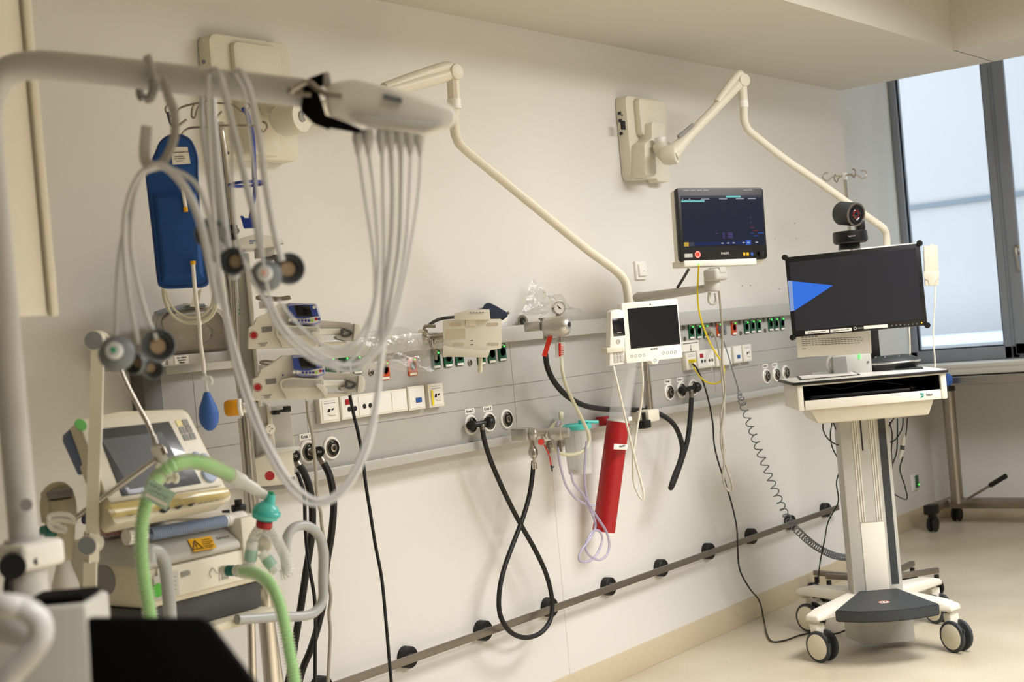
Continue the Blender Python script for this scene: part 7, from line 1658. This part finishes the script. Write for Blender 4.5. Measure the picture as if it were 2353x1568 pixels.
leadc('rightmost lead of the junction box, sweeping wide to the right', ((967, 356), (962, 440), (948, 540), (930, 640), (905, 740), (862, 815), (800, 842), (730, 822), (660, 765), (600, 680), (560, 600)), 1.84)
# cables over the boom near its middle
leadc('pale lead draped over the boom and dropping to the front electrode cup', ((478, 172, 1.93), (490, 160, 1.88), (505, 172, 1.86), (518, 220, 1.86), (545, 330, 1.86), (570, 440, 1.86), (590, 520, 1.86), (600, 590, 1.86)), r=.0048)
leadc('pale lead draped over the boom next to its twin and dropping past the blue hanger', ((524, 178, 1.93), (545, 163, 1.88), (560, 178, 1.86), (578, 225, 1.86), (598, 330, 1.86), (610, 420, 1.86), (630, 530, 1.86), (648, 600, 1.86)), r=.0048)
leadc('thin pale lead between the draped ones in front of the infusion stand', ((462, 225, 1.92), (465, 300, 1.9), (480, 420, 1.9), (500, 540, 1.9), (520, 600, 1.9)), r=.003)
leadc('broad pale ribbon of leads falling from the boom in front of the chrome pole', ((484, 200, 1.92), (490, 300, 1.9), (502, 420, 1.9), (520, 560, 1.9), (540, 640, 1.9)), r=.0065)
# leads from the hook to the left group
leadc('leftmost pale lead curving from the metal hook down to the lowest electrode cups', ((352, 385, 1.87), (325, 395, 1.87), (300, 440, 1.87), (285, 510, 1.87), (287, 600, 1.87), (300, 700, 1.87), (318, 790, 1.87)), r=.0034)
leadc('second pale lead curving from the metal hook toward the left electrode cups', ((352, 388, 1.88), (330, 400, 1.88), (310, 450, 1.88), (300, 540, 1.88), (310, 620, 1.88), (335, 720, 1.88), (360, 780, 1.88)), r=.0034)
leadc('thin straight lead hanging to the cup with the green centre', ((330, 400, 1.88), (300, 470, 1.88), (278, 560, 1.88), (268, 660, 1.88), (266, 780, 1.88)), r=.0026)
leadc('thick pale lead arching right from the metal hook over the blue cuff', ((340, 388, 1.86), (365, 380, 1.86), (395, 395, 1.86), (430, 440, 1.86), (460, 510, 1.86), (485, 620, 1.86), (500, 700, 1.86)), r=.0055)
# suction cup electrodes
def cup(px, py, t, face, label, back=None, rad=.0195):
    c = WT(px, py, t); to = (CP - c).normalized()
    side_ = Vector((CR[0][0], CR[0][1], CR[0][2])); upv = Vector((CR[1][0], CR[1][1], CR[1][2]))
    rad *= 1.1
    ax = (to + side_ * face[0] + upv * face[1]).normalized()
    e = thing('suction_electrode', label, 'electrode', c - Vector((0, 0, rad)), group='grey suction cup electrodes hanging from the leads')
    if back is None:
        MB().lathe([(0, -.020), (.009, -.019), (.013, -.012), (rad * .92, -.004), (rad, .002), (rad * .98, .006), (rad * .90, .007), (rad * .80, .001), (rad * .52, -.006), (0, -.006)], c, ax, 36).build('rubber_cup', 'electrode_grey', e, world=True)
        MB().lathe([(rad * .90, .0071), (rad * .78, .0022), (rad * .52, -.0045), (rad * .50, -.0055)], c, ax, 36).build('cup_inside', 'electrode_dark', e, world=True)
        for k in range(16):
            a = 2 * math.pi * k / 16; u1 = ax.orthogonal().normalized(); u2 = ax.cross(u1); d = u1 * math.cos(a) + u2 * math.sin(a)
            MB().sphere(c + d * rad * .72 + ax * .0005, .0016, 8).build('cup_nub', 'electrode_grey', e, world=True)
        MB().lathe([(0, -.004), (rad * .45, -.004), (rad * .47, -.0055), (0, -.0055)], c, ax, 28).build('contact_disc', 'electrode_mid', e, world=True)
    else:
        MB().lathe([(0, -.006), (rad * 1.02, -.004), (rad * 1.05, 0), (rad * .98, .006), (rad * .75, .013), (rad * .5, .017), (0, .018)], c, ax, 36).build('rubber_cup', 'electrode_grey', e, world=True)
        MB().lathe([(rad * .48, .014), (rad * .5, .022), (rad * .40, .027), (0, .028)], c, ax, 28).build('cup_hub', 'cable_light', e, world=True)
        MB().lathe([(rad * .17, .0275), (rad * .15, .030), (0, .0305)], c, ax, 18).build('colour_dot', back, e, world=True)
    return e
cup(612, 634, 1.86, (-.1, .15), 'grey electrode cup seen from behind with a pale red centre dot', 'red_dot', .0185)
cup(663, 618, 1.88, (.25, .1), 'open grey electrode cup right of the red-dotted one')
cup(539, 601, 1.88, (-.3, .05), 'open grey electrode cup left of the red-dotted one', rad=.0175)
cup(484, 538, 1.90, (-.2, .05), 'open grey electrode cup highest up in front of the blue cuff', rad=.0195)
cup(268, 812, 1.84, (-.15, .15), 'grey electrode cup seen from behind with a green centre', 'green_cap', .0205)
cup(364, 795, 1.88, (.2, .15), 'open grey electrode cup rightmost in the lower left bunch', rad=.0205)
cup(312, 835, 1.90, (-.6, -.1), 'small dark electrode cup at the bottom between its two neighbours', rad=.014)
cup(350, 848, 1.91, (.5, -.2), 'dark electrode cup lowest in the left bunch, partly hidden', rad=.0125)
cup(514, 585, 1.91, (.9, -.1), 'narrow electrode cup seen edge-on between the blue cuff and chrome pole', rad=.012)
MB().cyl(WT(497, 560, 1.90), WT(512, 592, 1.89), .010, seg=14, bev=.002).build('cup_connector', 'cable_light', None, 'small pale connector between the two upper electrode cups', cat='connector')
# ---- cart body, black lid and handle in the corner
TC = 1.62
cb = thing('recorder_cart', 'pale grey recorder cart body with curved white push handle in the bottom left corner', 'cart', (WT(160, 1600, TC).x, WT(160, 1600, TC).y, .0))
A = WT(118, 1395, TC); u = Vector((.60, -.79, 0)).normalized(); v = Vector((.79, .60, 0)).normalized()
def cbx(u0, u1, v0, v1, z0, z1, bev=.006):
    pts = [A + u * a + v * b + Vector((0, 0, z)) for a in (u0, u1) for b in (v0, v1) for z in (z0, z1)]
    return MB().hull(pts, bev, 3)
cbx(-.12, .040, -.0, .09, -.75, .0).build('cart_body', 'light_grey', cb, world=True)
cbx(-.035, .034, .01, .075, .0, .008, .003).build('black_tray', 'black_matt', cb, world=True)
for a_, b_ in ((-.08, .02), (.02, .02), (-.03, .08)):
    c = A + u * a_ + v * b_; MB().lathe([(0, -.014), (.04, -.014), (.044, 0), (.04, .014), (0, .014)], (c.x, c.y, .044), u, 24).build('castor_wheel', 'black_rubber', cb, world=True)
    MB().cyl((c.x, c.y, .05), (c.x, c.y, A.z - .74), .012).build('castor_stem', 'black_plastic', cb, world=True)
TH2 = 1.30
hd = [WT(*p, t) for p, t in (((-60, 1390), 1.35), ((0, 1392), TH2), ((50, 1398), TH2), ((88, 1425), TH2), ((92, 1465), TH2), ((66, 1505), TH2), ((30, 1545), TH2), ((-5, 1600), TH2), ((-60, 1680), TH2))]
MB().tube(hd, .0115, seg=18, n=8).build('push_handle', 'pale_tube', cb, world=True)
MB().hull([WT(*p, t) for p, t in (((-40, 1392), 1.4), ((90, 1430), 1.36), ((60, 1500), 1.36), ((-40, 1480), 1.4), ((-40, 1380), 1.5), ((95, 1400), 1.5), ((60, 1480), 1.5))], .01).build('handle_console', 'pale_tube', cb, world=True)
# black device lid
TD = 1.30
lq_ = [(198, 1420), (470, 1423), (600, 1600), (240, 1600)]
n0 = WT(198, 1420, TD)
F = [WT(*p, TD) for p in ((198, 1420), (455, 1421), (478, 1430), (610, 1600), (700, 1720), (215, 1720))]
B = [p + Vector((.012, .010, -.002)) for p in F]
MB().hull(F + B, .003, 2).build('black_panel', 'black_matt', cb, 'large black flat panel', world=True)
# ---- ceiling-hung pale cabinet at the upper left
TQ = 2.25
cbn = WT(122, 722, TQ)
zb_ = cbn.z
hc_ = thing('hanging_cabinet', 'cream ceiling-hung cabinet column at the upper left edge', 'cabinet', (cbn.x - .12, cbn.y + .05, zb_))
MB().box((cbn.x - .36, cbn.y - .0, zb_), (cbn.x, cbn.y + .30, 2.86), .004).build('cabinet_body', 'cream', hc_, world=True)
ed = WT(97, 725, TQ)
MB().box((ed.x, cbn.y - .012, zb_ - .004), (cbn.x + .004, cbn.y, 2.86), .003).build('edge_profile', 'cream', hc_, world=True)
e2 = WT(32, 735, TQ)
MB().box((e2.x - .3, cbn.y - .006, zb_ - .002), (ed.x - .004, cbn.y, 2.86), .003).build('front_panel', 'warm_white', hc_, world=True)
